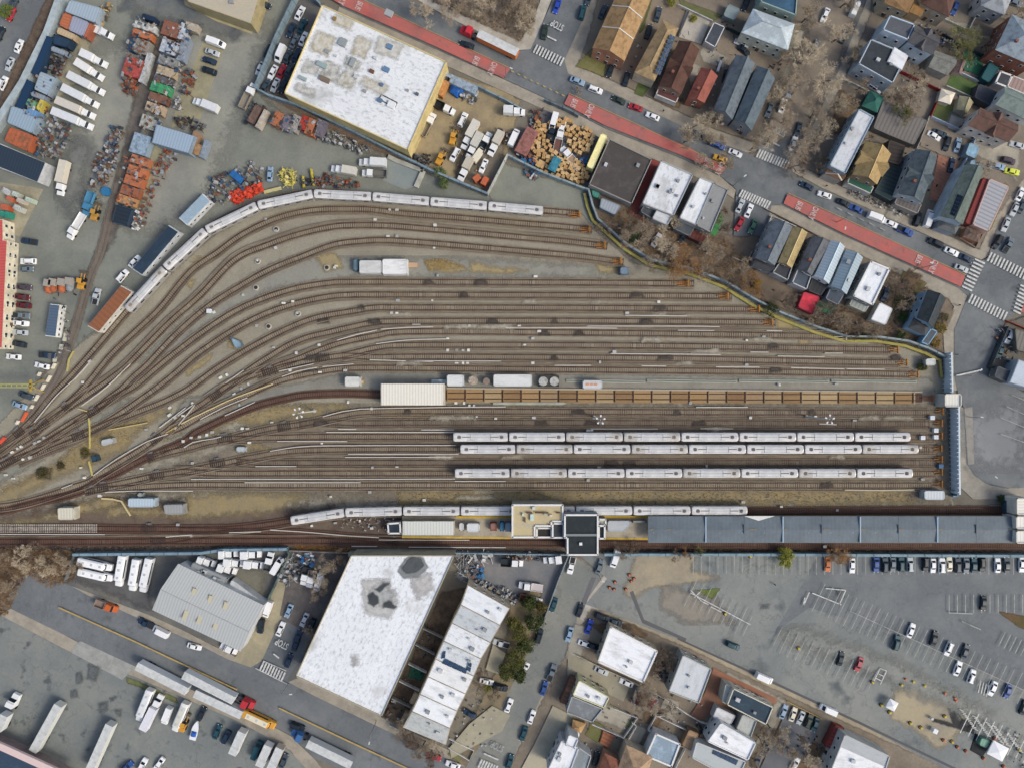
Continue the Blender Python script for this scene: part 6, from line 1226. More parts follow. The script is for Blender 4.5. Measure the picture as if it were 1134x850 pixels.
# station house
r,_,_,_=B_('567,558 623.5,558 623.5,577 611,577 611,582 592.5,582 592.5,594.5 567,594.5',8,'flat','#bdae85','w','#a6a08f','beige flat roofed station house bridging the tracks','station building','station_house','np')
for x,y,wx,wy,c in ((589,572,3.5,7,'#b9ccc8'),(579,569,1.5,3,'#c9cbc5'),(604,568,3,3,'#a8a79a'),(610,570,3,2,'#c9c2b2'),(586,567,6,1,'#6d5a48'),(600,567,14,1,'#6b5a44'),(618,567,4,1,'#6b5a44'),(581.5,575,1,5,'#6b5a44'),(613,578,1,1,'#5a4636'),(608,580,1,1,'#5a4636'),(591,562,3,3,'#c2c9c9')):
    q=P(x,y,8.2); mb=MB(); mb.box((q.x,q.y,8.45),(wx*S,wy*S,.8)); mb.obj('roof_unit',mat(c,None,amt=.15),r)
r,_,_,_=B_('625,569 662.3,569 662.3,614 628,614 628,595 625,595',9,'flat','#2b3235','p','#8f9698','black roofed tower part of the station','station building','station_house','np')
q=P(643.7,591.8,9.3); mb=MB(); mb.box((q.x,q.y,9.25),(9.4,.7,.35)); mb.obj('roof_divider',mat('#7c8587',None,amt=.1),r)
q=P(643,601.5,9.3); mb=MB(); mb.box((q.x,q.y,9.4),(.9,.8,.5)); mb.obj('roof_hatch',mat('#dfe0de',None,amt=.05),r)
B_('594,583.5 611,583.5 611,594.6 594,594.6',6.5,'flat','#34332f','p','#7e8182','dark sunken roof pocket of the station','station building','station_annex','np')
B_('611.5,578.5 624.6,578.5 624.6,595 611.5,595',7.5,'flat','#3f4346','p','#8a8f91','grey link block left of the black tower','station building','station_annex','np')
B_('662.6,581 670,581 670,596 662.6,596',7,'flat','#1f292f','p','#9da2a4','narrow black block right of the black tower','station building','station_annex','np')
B_('662.6,574 671,574 671,580.6 662.6,580.6',5,'flat','#a9a99a','p','#9da2a4','small beige block right of the black tower','station building','station_annex','np')
hut('1125,551 1140,551 1140,569.5 1125,569.5',6,'#dcd9cf','upper cream hut at the right end of the canopy',style='m'); hut('1124.5,571 1140,571 1140,585 1124.5,585',6.2,'#e0ddd4','middle cream hut at the right end of the canopy',style='m'); hut('1124.5,587 1140,587 1140,601 1124.5,601',6.2,'#dcdad2','lower cream hut at the right end of the canopy',style='m')
hut('1113.5,554 1120,554 1120,569 1113.5,569',2,'#3c5a6d','dark blue ramp wall before the cream huts',style='p')
# ======================= WALLS AND FENCES =======================
def wall(s,h,t,c,label,cat='wall',name='boundary_wall',posts=0,cap=None,style=None,z0=-.05):
    root=empty(name,(0,0,0)); reg(root,cat,label); q=[P(*a) for a in (pp(s) if isinstance(s,str) else s)]
    m=mat(c,shade(c,.85),amt=.12,s1=.3,s2=2)
    mb=MB(); path=[Vector((p.x,p.y)) for p in q]; ribbon(mb,path,0,t,z0,h); mb.obj('panel',m,root)
    if cap:
        mb=MB(); ribbon(mb,path,0,t+.12,h+.002,h+.1); mb.obj('coping',mat(cap,shade(cap,.88),amt=.1,s1=.4,s2=2),root)
    if posts:
        k=0
        for a,b in zip(path[:-1],path[1:]):
            L_=(b-a).length; n=max(1,int(L_/posts)); ang=math.atan2((b-a).y,(b-a).x)
            for i in range(n):
                if k>=95: break
                c_=a.lerp(b,(i+.5)/n); mb=MB(); mb.box((c_.x,c_.y,h/2+.08),(.22,t+.16,h+.2),ang); mb.obj('post',mat(shade(c,.78),None,amt=.1),root); k+=1
    return root
GB='#8398a3'
wall('74,-4 58,40 31,95 -2,146',2.6,2.0,'#a3b1b6','wide pale blue grey barrier between road and left yard',cap='#a9b6ba')
wall('330,-6 330,0 308,46 285.5,101 300,109 330,119 390,147 437,171 480,192 540,217',2.8,.5,GB,'long blue grey corrugated wall round the car lot and contractor yard',posts=3.2,cap='#7b909b')
wall('330,-4 352,4 357,9',2.8,.5,GB,'short blue grey wall at the top of the car lot',cap='#7b909b')
wall('540,217 562,174',2.8,.4,'#b7bab4','pale fence dividing the sandy yard from the gravel lot',posts=4)
wall('562,174 600,193 644,210 651,212 655,228 661,244 693,272 720,289 762,298 802,313 833,332 863,347 903,363 935,373',2.4,.45,GB,'blue grey corrugated wall running down behind the yellow edged walkway',posts=3.4,cap='#8f9c9e')
wall('935,373 970,373.5 1002,378 1024,386 1042,395',2.4,.45,GB,'blue grey wall behind the last stretch of yellow walkway',posts=3.4,cap='#8f9c9e')
o=wall('647,215 650,229 656,245 690,276 718,294 760,303 800,318 830,337 860,352 900,368 933,378 968,378 1000,383 1022,391 1039,399 1041,418',.9,.7,'#8f8a55','long yellow topped walkway edge bending round the upper rail yard',cap='#a1994f')
wall('496,92 530,99 560,114 578,124',2.4,.4,GB,'blue grey fence between pavement and sandy yard',posts=4)
wall('602,113 630,125 640,131',2.4,.4,'#6d7a80','dark grey fence above the crate yard',posts=4)
wall('430,174 440,179 469,190',.8,1.3,'#a8a89c','low pale kerb along the wet slab','kerb','low_kerb'); wall('469,190 461,208',.8,1.5,'#b4b3a8','short pale block row at the end of the wet slab','kerb','low_kerb')
wall('86,611.5 225,610 250,606.5 320,605.5',2.6,.7,'#6f8896','blue grey sheet fence above the depot',posts=4,cap='#7c97a6'); wall('86,612 76,640',2,.3,'#6d7376','thin fence at the left of the depot',posts=4)
wall('320,605.5 322,612 296,668',2.2,.3,'#5d6f6a','dark green fence between depot court and drive',posts=4)
wall('388,611 503,610',3,1.2,'#a19b86','beige wall between warehouse and main line',cap='#a9a28c'); wall('322,608 388,611',1.6,.3,'#8b8781','grey fence above the scrap',posts=5)
wall('503,610 628,612',2.4,.35,GB,'blue grey fence above the contractor scrap',posts=5); wall('668,611.5 860,611.5 1140,613',2.6,.7,'#748e98','long grey teal fence between main line and car park',posts=5,cap='#8199a3')
wall('629,613 618,640 600,690',2.2,.3,'#8c959a','grey fence beside the station street',posts=4)
# ribbed retaining walls at the east end
def ribbed(s,h,label):
    q=[P(*a) for a in pp(s)]; root=empty('ribbed_wall',(0,0,0)); reg(root,'wall',label)
    m=mat('#ccd7de','#bccad3',amt=.1,s1=.3,s2=2); path=[Vector((p.x,p.y)) for p in q]
    mb=MB(); ribbon(mb,path,0,.5,0,h); mb.obj('panel',m,root)
    for a,b in zip(path[:-1],path[1:]):
        L_=(b-a).length; n=int(L_/1.25); ang=math.atan2((b-a).y,(b-a).x)
        for i in range(n): c=a.lerp(b,(i+.5)/n); mb=MB(); mb.box((c.x-.42,c.y,h/2),(.22,.5,h-.1),ang); mb.obj('rib',m,root)
ribbed('1045,391 1046,436',4,'blue ribbed wall north of the cream tower hut'); ribbed('1053,450 1053.5,520 1054,545',4,'blue ribbed wall south of the cream tower hut')
wall('1051,548 1056,548 1056,542 1051,542',2,.4,'#6f96b3','small blue corner wall at the foot of the ribbed wall')
# garden fences
WF='#c9c9c6'
for s_,h_,c_,l_ in (('994,81 1017,92 1040,103 1027,132',1.8,'#8c2a2a','dark red garden fence between two back yards'),('1053,79 1085,94',1.6,'#b9bfc4','pale fence above the square lawn'),('1045,97 1085,115',1.5,'#b9bab4','pale fence below the square lawn'),('1028,131 1074,152 1079,150 1070,172 1040,225 1034,240',1.8,'#b4c3d3','long pale blue fence round the car court'),('1026,131 1015,160 1012,166',1.8,'#a6a49c','grey fence left of the car court'),
 ('750,8 788,26',1.6,WF,'white fence behind the brown house garden'),('763,15 751,42',1.6,'#8f8a80','grey fence beside the brown house'),('855,286 843,291 836,284 853,240 880,252',1.4,WF,'white fence round the blue grey gabled house'),('810,285 826,292 832,279',.9,'#b5aea0','low wall on the dirt lot'),('846,232 862,240 905,262',1.2,'#8d877e','fence along the pavement by the blue grey house'),
 ('638,723 664,736 712,758 735,771',1.6,'#b0aa9c','grey garden wall under the white house'),('655,799 690,814 705,792 680,782',1.6,WF,'white fence round the brick paved garden'),('695,816 704,801 699,797',1.6,WF,'white gate fence beside the brick paved garden'),('735,789 725,790 717,805 759,823 742,856',1.8,WF,'white fence round the blue grey flat roof'),('717,806 742,818 760,826',1.6,WF,'white fence on the lower gardens'),('725,789 760,806',1.6,WF,'white fence above the empty plots'),
 ('735,771 760,788 775,797 790,801',1.5,'#d0d0cc','long white fence beside the brick patio'),('497,826 520,840 525,829 498,816',1.0,WF,'low white kerb fence at the end of the terrace'),('461,711 482,722',2,'#9ea19f','first concrete wall between the terrace back yards'),('453,732 473,742',2,'#c9cbc8','second white wall between the terrace back yards'),('443,751 465,762',2,'#c9cbc8','third white wall between the terrace back yards'),('435,770 456,780',2,'#9ea19f','fourth wall between the terrace back yards'),('469,693 491,704',2,'#9ea19f','topmost wall between the terrace back yards'),
 ('432,800 445,806',1.6,WF,'short white wall behind the lowest row house'),('870,774 908,793',1.4,'#a08a5a','tan wall along the small car court'),('1112,362 1093,406 1134,432',2.2,'#4c5458','dark wall round the yard at the right edge'),('1110,355 1150,372',1.8,'#8b4a40','red brown fence at the crossing corner'),('822,39 856,57 871,62',2.2,'#1f4a48','dark green fence beside the pale hipped house'),('803,33 820,41',1.8,'#2b3b3c','dark fence beside the charcoal garage'),
 ('1041,40 1062,52 1086,64',1.6,'#2f3f44','dark fence above the artificial turf'),('1043,23 1070,36 1086,4',1.4,'#c5c9c8','pale fence round the pale drive'),('934,90 962,104',1.4,'#b7b9b6','pale fence at the tree street gardens'),('968,207 1012,229',1.2,'#bdb9b0','front fence along the avenue pavement'),('1057,262 1078,275 1086,260',1.2,'#8d7a6a','low fence round the corner garden')):
    wall(s_,h_,.22,c_,l_,'fence','garden_fence')

# ======================= TREES =======================
def twig_mesh(seed,spread=1.0,levels=5,thick=1.0,dens=1.0):
    r_=random.Random(seed); tr=MB(); cr=MB(); segs=[0]
    def seg(mb,a,b,r0,r1,n):
        d_=(b-a); 
        if d_.length<1e-4: return
        d_=d_.normalized(); u=d_.orthogonal().normalized(); w_=d_.cross(u); vs=[]
        for p,r in ((a,r0),(b,r1)):
            for i in range(n): t=2*math.pi*i/n; vs.append(p+u*math.cos(t)*r+w_*math.sin(t)*r)
        mb.add(vs,[(i,(i+1)%n,n+(i+1)%n,n+i) for i in range(n)])
    def grow(p,d_,L_,r,lv):
        b=p+d_*L_; mid=p.lerp(b,.5)+Vector((r_.uniform(-1,1),r_.uniform(-1,1),r_.uniform(-.3,.3)))*L_*.05
        mb=tr if lv<=1 else cr; n=5 if lv<=1 else 3
        seg(mb,p,mid,r,r*.85,n); seg(mb,mid,b,r*.85,r*.68,n)
        if lv>=levels: return
        k=r_.choice((3,3,4)) if lv<3 else r_.choice((3,4,5)); k=int(k*dens+.5)
        for i in range(k):
            o=Vector((r_.gauss(0,1),r_.gauss(0,1),r_.gauss(.15,.6))).normalized()
            nd=(d_*r_.uniform(.55,1.0)+o*r_.uniform(.55,.95)*spread).normalized()
            if nd.z<-.1: nd.z*=.3; nd.normalize()
            st=p.lerp(b,r_.uniform(.45,1.0)) if lv>0 else b
            grow(st,nd,L_*r_.uniform(.6,.82),max(r*.55,.022*thick),lv+1)
    grow(Vector((0,0,0)),Vector((r_.uniform(-.1,.1),r_.uniform(-.1,.1),1)).normalized(),2.1,.17,0)
    return tr.mesh(),cr.mesh(),cr
BT=[twig_mesh(s,.9,6,.6) for s in (3,8,15,21)]
def radius(mb): return sorted(math.hypot(v[0],v[1]) for v in mb.v)[int(len(mb.v)*.95)]
BR=[radius(b[2]) for b in BT]
TC={'b':mat('#a3947e','#8f806b',amt=.15,s1=.3,s2=1),'t':mat('#c0b299','#a89a82',amt=.15,s1=.3,s2=1),'o':mat('#a07c52','#866444',amt=.15,s1=.3,s2=1),'d':mat('#77685a','#85745f',amt=.15,s1=.3,s2=1),'g':mat('#7d7c4a','#6a6a40',amt=.15,s1=.3,s2=1)}
BARK=mat('#5f5348','#4d4339',amt=.2,s1=.5,s2=3)
TP={}
def bare_tree(x,y,rpx,c,zone,lean=0):
    i=int(x*3+y*7)%4; key=(i,c)
    tm,cm,_=BT[i]
    root=empty('bare_tree'); 
    def mk(nm,me,m): 
        me2=TP.get((nm,i,c))
        if me2 is None:
            me2=me.copy(); me2.materials.append(m); TP[(nm,i,c)]=me2
        o=bpy.data.objects.new(nm,me2); C.objects.link(o); o.parent=root
    mk('trunk',tm,BARK); mk('crown',cm,TC[c])
    s=rpx*S/BR[i]; p=P(x,y,5*s); root.location=(p.x,p.y,0); root.scale=(s,s,min(s,1.25)); root.rotation_euler=(0,0,rnd.uniform(0,6.28))
    reg(root,'tree','bare '+{'b':'brown','t':'pale tan','o':'orange brown','d':'dark brown','g':'olive tinted'}[c]+' tree',zone,'bare winter trees')
TREES='''on the rough ground above the avenue
468,6,15,t 497,-6,18,b 532,2,13,t 588,16,15,t 575,0,15,b 560,8,10,d
on the avenue pavement by the slate twin house
772,132,17,t 792,150,15,b 762,152,12,b 808,178,13,b 784,176,11,t 795,128,11,t 838,160,11,b 640,100,5,b
over the shaded side street
905,50,20,t 893,88,21,b 925,78,19,t 880,122,20,b 938,28,19,t 912,118,18,b 857,150,14,t 905,160,20,b 886,178,14,d 900,10,15,b 925,140,15,t 862,100,13,t 950,60,12,b 935,110,12,t 945,-8,15,b 870,60,11,b 917,182,12,d 878,30,10,t 958,92,10,b
in the gardens of the top right block
1085,34,19,g 1078,50,14,g 1012,112,16,d 998,98,13,b 1020,92,13,t 1004,122,12,g 944,112,12,b 1052,64,8,d 962,150,8,d 1012,176,8,b 1130,10,12,b 1040,52,8,b 1096,180,10,t 1020,76,9,b 1100,44,10,b
behind the flat roofs below the avenue
715,256,18,b 738,268,18,t 700,247,12,d 692,262,12,b 770,282,20,o 790,272,17,b 804,250,12,d 826,296,12,b 840,312,13,o 758,295,15,o 800,228,10,d 727,288,12,b 780,300,12,b 745,244,10,t 812,310,11,d 670,250,11,d
behind the gabled row below the avenue
875,332,11,d 904,352,11,b 922,345,13,d 937,352,12,b 950,362,12,d 1000,318,15,d 990,308,12,b 1006,330,12,b 975,366,9,b 1015,300,9,d 1044,352,7,d
over the fence by the car park
935,614,15,o 688,612,10,d 702,606,8,d 760,614,7,o 775,612,6,g 748,616,7,d
on the scrub bank left of the depot
18,622,15,t 44,628,13,t 68,622,12,b 6,652,12,b 34,610,9,d 80,630,9,b -6,620,12,b
beside the depot and the warehouse
366,628,14,b 356,640,12,t 376,618,10,d 352,660,10,b 345,700,9,b 338,718,8,b
on the pavement by the row houses
441,808,12,b 455,822,16,d 468,834,14,b 482,822,10,t 476,842,12,d 530,765,9,b 546,770,8,d 532,746,8,d
in the gardens at the bottom
716,766,16,b 726,782,14,t 738,742,13,d 748,732,9,b 764,762,9,d 710,785,12,b 745,790,10,b 700,700,8,d 736,722,8,d
beside the small court at the bottom
850,830,16,b 866,822,14,t 880,838,15,b 858,812,12,d 900,846,14,t 836,846,10,b 890,820,9,d'''.split('\n')
for i in range(0,len(TREES),2):
    for t in TREES[i+1].split():
        a=t.split(','); bare_tree(float(a[0]),float(a[1]),float(a[2])*1.05,a[3],TREES[i])
def leaf_mesh(seed,n,rad,h,sz,squash=1):
    r_=random.Random(seed); mb=MB(); cl=[]
    for i in range(26):
        a=r_.uniform(0,6.28); rr=rad*math.sqrt(r_.random())*.85; cl.append((math.cos(a)*rr,math.sin(a)*rr,h*(.45+.5*r_.random()*(1-.5*rr/rad)),rad*r_.uniform(.16,.34)))
    for i in range(n):
        c=cl[r_.randrange(26)]; p=Vector((c[0]+r_.gauss(0,c[3]*.6),c[1]+r_.gauss(0,c[3]*.6),max(.3,c[2]+r_.gauss(0,c[3]*.5))))
        u=Vector((r_.gauss(0,1),r_.gauss(0,1),r_.gauss(0,.5))).normalized()*sz*r_.uniform(.5,1.2); v=u.cross(Vector((r_.gauss(0,1),r_.gauss(0,1),r_.gauss(1,1)))).normalized()*sz*r_.uniform(.4,.8)
        mb.add([p-u,p-v,p+u,p+v],[(0,1,2,3)],r_.choice((0,0,1)))
    return mb.mesh()
def leafy(x,y,rpx,h,c1,c2,label,n=3200,sz=.22,name='leafy_tree',zone=''):
    root=empty(name); p=P(x,y,h*.7); root.location=(p.x,p.y,0); reg(root,'tree' if h>2.2 else 'shrub',label,zone)
    mb=MB(); mb.tube((0,0,0),(.1,0,h*.5),.16*h/5,.1*h/5,7)
    for k in range(4): a=k*1.57+.4; mb.tube((.1,0,h*.4),(math.cos(a)*rpx*S*.5,math.sin(a)*rpx*S*.5,h*.72),.07*h/5,.03*h/5,5)
    mb.obj('trunk',BARK,root); new('crown',leaf_mesh(int(x+y),n,rpx*S,h,sz),[mat(c1,shade(c1,.8),amt=.25,s1=1,s2=2),mat(c2,None,amt=.25,s2=2)],root)
leafy(870.5,617,11,5,'#9a9a38','#7d8233','round yellow green leafy tree over the car park fence',2600,.2)
for x,y,r_,c1,c2 in ((586,668,9,'#3c4a22','#59602f'),(591,688,11,'#46532a','#323f20'),(575,702,11,'#55592a','#6a6430'),(583,716,10,'#3f4c26','#525a2c'),(570,730,12,'#65662f','#4a5128'),(561,744,9,'#4a5228','#5e5f2d'),(575,748,8,'#48532a','#3c4722'),(598,672,7,'#6a5a30','#4c5026'),(568,690,7,'#6d6a34','#5a5c2c')): leafy(x,y,r_,5.5,c1,c2,'dark green leafy tree',2400,.22,zone='in the clump left of the station street')
for x,y,r_,h_,c1,c2,l_ in ((702,263,7,5,'#2f4a2e','#3f5a38','dark evergreen tree behind the red court'),(855,342,9,4,'#3a4322','#4a5228','dark green bush by the track end and yellow wall'),(839,315,6,2.2,'#a8832f','#8f6f2f','golden bush by the dirt lot wall'),(1043,363,7,2.6,'#97803c','#6c6b34','golden bush beside the slate garage'),(1037,378,6,2.4,'#a3813a','#7c6a35','orange gold bush below the slate garage'),(1046,352,5,2,'#6b6a3a','#57582f','olive bush by the corner pavement'),(998,372,6,2.5,'#3b4a26','#4b5a2c','green bush at the end of the white garage garden'),(1000,350,6,2,'#3f5a2c','#4b6432','green shrub in the garden below the avenue'),(539,762,5,1.8,'#8b8d2a','#6c7028','lime green shrub on a row house drive'),(1022,405,7,1.8,'#434a24','#565c2c','low green bush by the white yard hut'),(954,372,5,1.5,'#4a5226','#5c6030','small green bush by the yellow wall'),(744,2,5,2.5,'#8f9030','#777c2c','yellow green shrub by the white fence'),(768,20,4,2,'#93902f','#7b7a2c','small yellow shrub on the garden corner'),(487,190,7,4,'#5f7040','#76825a','pale green tree growing through the corrugated wall'),(492,203,6,3,'#6b7d45','#536236','pale green bush under the corrugated wall'),(6,12,8,5,'#6f8038','#5c7030','green tree at the top left corner'),(1110,552,5,1.5,'#3f5232','#506238','small dark bush near the cream huts'),(47,523,6,1.2,'#4d4a2c','#5d5636','brown green bush on the dry grass'),(67,515,4,1,'#4a452c','#5a5236','small brown bush on the dry grass'),(94,500,5,1.2,'#6b6236','#57502f','olive bush beside the yellow duct'),(180,590,0.1,.5,'#555','#555','')):
    if l_: leafy(x,y,r_,h_,c1,c2,l_,int(180*r_) if h_<3 else 1800,.16,'shrub' if h_<3.1 else 'leafy_tree')
# ======================= SCRUB AND SCRAP =======================
def scrub(s,n,cols,hmax,name,label,cat='brush'):
    poly=pp(s); r_=random.Random(n+int(poly[0][0])); x0=min(p[0] for p in poly); x1=max(p[0] for p in poly); y0=min(p[1] for p in poly); y1=max(p[1] for p in poly); mb=MB(); k=0
    while k<n:
        x,y=r_.uniform(x0,x1),r_.uniform(y0,y1)
        if not inside(x,y,poly): continue
        k+=1; p=P(x,y,.25); mi=r_.randrange(len(cols))
        for j in range(9):
            a=r_.uniform(0,6.28); l=r_.uniform(.3,1)*hmax; w_=.035+.03*r_.random(); q=p+Vector((math.cos(a)*l*.9,math.sin(a)*l*.9,l*r_.uniform(.3,1))); nn=Vector((-math.sin(a),math.cos(a),0))*w_
            mb.add([p-nn,p+nn,q],[(0,1,2)],mi)
    o=new(name,mb.mesh(),[mat(c,None,amt=.1) for c in cols]); return stuff(o,label,cat)
scrub('-40,604 92,610 80,642 55,650 30,634 8,680 -40,690',1500,('#7d6a55','#927e64','#5f4c3b','#8c6a40'),1.6,'brush','tangled brown winter brush on the bank left of the depot')
scrub('655,240 700,284 780,306 850,338 832,292 800,262 740,250 700,232',1300,('#806d57','#6a5745','#9a7a4c'),1.5,'brush','brown winter brush behind the flat roofs below the avenue')
scrub('880,352 935,374 1040,392 1030,384 1000,366 960,348 930,338 905,350',700,('#6b5240','#54422f','#7d6a40'),1.2,'brush','brown brush along the back of the gabled row')
scrub('985,300 1028,318 1012,350 1000,366 972,360',500,('#5b4b3c','#6e5a44','#4f5a32'),1.0,'brush','low brown brush in the vacant lot below the avenue')
scrub('450,-10 600,-10 590,30 575,46 505,14',900,('#8a7a64','#9b8a70','#5d5145'),1.3,'brush','pale winter brush on the rough ground above the avenue')
scrub('328,602 390,606 380,611 325,609',250,('#94703c','#7d5a34'),.9,'dry_grass','orange dry grass strip above the scrap at the depot','grass')
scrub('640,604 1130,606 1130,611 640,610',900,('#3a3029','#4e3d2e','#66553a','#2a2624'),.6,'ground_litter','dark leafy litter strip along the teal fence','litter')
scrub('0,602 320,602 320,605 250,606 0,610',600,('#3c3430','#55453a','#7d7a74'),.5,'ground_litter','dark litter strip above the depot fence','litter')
scrub('470,288 490,287 518,296 500,300 475,300',260,('#b59a5c','#a3854a'),.45,'dry_grass','tan dry grass right of the white track sheds','grass')
scrub('440,545 1010,546 1020,555 440,556',1400,('#857659','#6d5f4b','#958a72','#554a3e'),.3,'dry_weeds','dry weeds on the strip above the platform train','weeds')
scrub('205,440 300,448 380,446 330,460 290,466 250,470 205,490 120,545 100,552 150,500',700,('#a3874c','#8c7440','#7a7160'),.35,'dry_weeds','tan dry weeds through the lower throat','weeds')
scrub('100,478 160,462 170,470 135,490 110,500 70,520 0,548 0,535 60,512',600,('#a68d58','#8f7a4c'),.35,'dry_weeds','tan dry weeds in the middle of the throat','weeds')
PAL={'scrap':('#7a7d80','#95979a','#6b4a3a','#b4b6b8','#42484f','#7d5a44','#3f5a78','#8f8a80'),'orange':('#a0624a','#9b5638','#7d4d3a','#454a52','#9a9ea2','#6d6a66'),'blue':('#2f6aa0','#3f7fae','#c9cdd0','#55606a','#8c5a48'),'white':('#d8d8d6','#c2c2be','#aeb0b0','#4a4d52'),'dark':('#2b3038','#3d4248','#56483e','#6e7276'),'pale':('#adb0b0','#94897c','#7b8084','#4b535a','#bcc0c2'),'wood':('#a98a5e','#8d7450','#c2a878','#5a5048'),'red':('#e0482c','#ee5433','#cf4128')}
def junk(s,n,pal,smax,name,label,hmax=1.4,long=.16,z0=.2):
    poly=pp(s); r_=random.Random(n*3+int(poly[0][0])); x0=min(p[0] for p in poly); x1=max(p[0] for p in poly); y0=min(p[1] for p in poly); y1=max(p[1] for p in poly); cols=PAL[pal]; mb=MB(); k=0; t=0
    while k<n and t<n*50:
        t+=1; x,y=r_.uniform(x0,x1),r_.uniform(y0,y1)
        if not inside(x,y,poly): continue
        k+=1; z=z0+r_.uniform(0,hmax); p=P(x,y,z); mi=r_.randrange(len(cols)); a=r_.uniform(0,3.14); u=r_.random()
        if u<long: mb.tube(p-Vector((math.cos(a),math.sin(a),.05))*smax*.65,p+Vector((math.cos(a),math.sin(a),.08))*smax*.65,.05+.05*r_.random(),None,5,mi)
        elif u<long+.12: rr=smax*r_.uniform(.15,.3); mb.tube(p,p+Vector((0,0,.6)),rr,rr,9,mi)
        else: mb.box(p,(smax*r_.uniform(.2,.95),smax*r_.uniform(.15,.6),r_.uniform(.15,.7)),1.1+r_.gauss(0,.25)+1.57*(r_.random()<.5),mi,tilt=r_.uniform(-.2,.2))
    o=new(name,mb.mesh(),[mat(c,shade(c,.75),amt=.2,s1=1.5,s2=4) for c in cols]); return stuff(o,label,'scrap')
J=junk
J('122,140 136,142 132,168 126,190 118,205 100,208 104,182 112,165 120,150',230,'scrap',1.7,'scrap_heap','long heap of mixed metal scrap down the middle of the yard')
J('56,56 76,58 64,84 50,76',70,'dark',1.8,'scrap_heap','dark scrap beside the blue grey container in the left strip')
J('104,12 122,4 124,14 112,28 106,26',45,'wood',1.7,'scrap_heap','tan timber scrap right of the pale blue roof')
J('72,44 82,44 68,84 52,126 44,124 60,84',110,'orange',1.2,'scrap_heap','thin line of orange drums and scrap behind the white trucks',1.0,.1)
J('44,128 60,126 78,140 80,156 66,176 40,172 36,160',150,'scrap',1.8,'scrap_heap','coloured heap of drums and scrap by the orange containers')
J('134,86 154,90 150,106 138,104',50,'orange',1.7,'scrap_heap','orange and rusty scrap under the island block')
J('201,22 214,28 212,50 200,80 192,92 192,70',110,'pale',1.6,'scrap_heap','pale frames and scrap stacked on the right container column')
J('204,70 218,82 212,108 200,104',50,'orange',1.8,'scrap_heap','orange and blue machinery parts on the concrete pad')
J('192,108 206,110 202,122 190,120',30,'pale',1.4,'scrap_heap','reddish and pale scrap by the pad')
J('194,128 212,130 228,140 224,146 196,140',45,'dark',1.8,'scrap_heap','dark and yellow machinery above the pale blue roof')
J('184,160 200,168 198,180 188,186 184,200 170,214 166,236 160,250 150,254 150,236 160,222 168,196 174,178',110,'orange',1.5,'scrap_heap','scattered parts and drums on the strip right of the orange stack')
J('146,232 162,236 156,256 142,252',34,'white',1.5,'scrap_heap','white bags beside the dark skip')
J('270,110 296,116 290,140 272,136',34,'dark',1.8,'scrap_heap','dark tyres in the brown skip area')
J('360,140 385,152 410,165 400,172 370,160 350,156',90,'pale',1.4,'scrap_heap','pale blue and dark bits under the corrugated wall')
J('232,196 256,190 276,178 292,188 290,206 272,214 250,222 240,228 228,214',150,'scrap',1.7,'scrap_heap','mixed coloured scrap heap above the curved train')
J('254,214 266,210 280,206 290,199 292,211 278,218 262,226 256,222',170,'red',1.7,'scrap_heap','bright orange red barriers heaped beside the curved train')
J('309,188 326,188 328,206 312,206',80,'pale',1.6,'timber_heap','x',1.6,.9)
bpy.data.objects['timber_heap'].material_slots[0].material=mat('#d2c558'); 
for i in range(5): bpy.data.objects['timber_heap'].data.materials[i]=mat(('#d2c558','#c9b94e','#ddd172','#b3a548','#d8cc80')[i],None,amt=.1)
bpy.data.objects['timber_heap']['label']='heap of bright yellow timbers above the curved train'; bpy.data.objects['timber_heap']['category']='timber heap'
J('350,196 362,192 388,198 400,204 394,208 350,206',70,'orange',1.6,'scrap_heap','red and white scrap line above the curved train')
J('326,200 350,194 352,204 330,206',36,'dark',1.4,'scrap_heap','dark parts around the yellow tubes')
J('500,90 514,92 534,104 524,116 510,108',60,'pale',1.6,'scrap_heap','grey tanks and plant by the blue tarpaulin')
J('455,168 476,172 478,186 470,188 452,178',60,'dark',1.4,'scrap_heap','dark scrap at the foot of the white roof wall')
J('552,142 566,146 562,160 552,156',40,'orange',1.2,'scrap_heap','red scrap at the gate of the crate yard')
J('586,122 602,120 600,136 590,144 584,136',40,'orange',1.4,'scrap_heap','orange and white machinery above the crates')
J('572,168 592,172 594,184 578,178',40,'blue',1.8,'scrap_heap','blue sheeting in the crate yard'); J('580,188 598,190 594,200 582,196',22,'blue',1.8,'scrap_heap','blue frames on the gravel lot below the wall')
J('640,174 652,174 648,186 640,186',22,'blue',1.5,'scrap_heap','blue sheets beside the cream yellow container')
J('312,618 330,614 334,634 322,648 308,642',90,'pale',2.0,'scrap_heap','pale pipes and racks at the top of the depot drive',1.6,.6)
J('330,612 350,614 346,626 334,624',34,'blue',1.8,'scrap_heap','turquoise sheeting at the top of the depot drive')
J('504,614 524,614 518,650 508,640',60,'pale',2.6,'scrap_heap','long pale pipe racks left in the contractor yard',1.5,.8); J('516,616 552,612 552,620 518,620',20,'white',3.5,'scrap_heap','white panels under the fence in the contractor yard',1.2,.5)
J('520,626 534,626 536,640 520,638',34,'blue',1.8,'scrap_heap','blue hoops and sheet in the contractor yard'); J('526,640 560,650 574,662 572,670 556,662 530,650',100,'pale',1.7,'scrap_heap','mixed pale scrap above the terrace in the contractor yard')
J('560,612 606,612 600,620 560,618',60,'scrap',1.4,'scrap_heap','scrap line under the station fence'); J('372,570 442,570 440,592 380,586',90,'pale',.8,'track_litter','pale litter and bits on the dirt left of the platform',.6)
J('54,310 92,308 94,318 84,328 54,326',10,'dark',1.0,'scrap_heap','dark bits round the cement mixers'); J('66,338 80,340 76,392 64,396',28,'pale',1.3,'scrap_heap','pale blocks and bits right of the slate cabin')
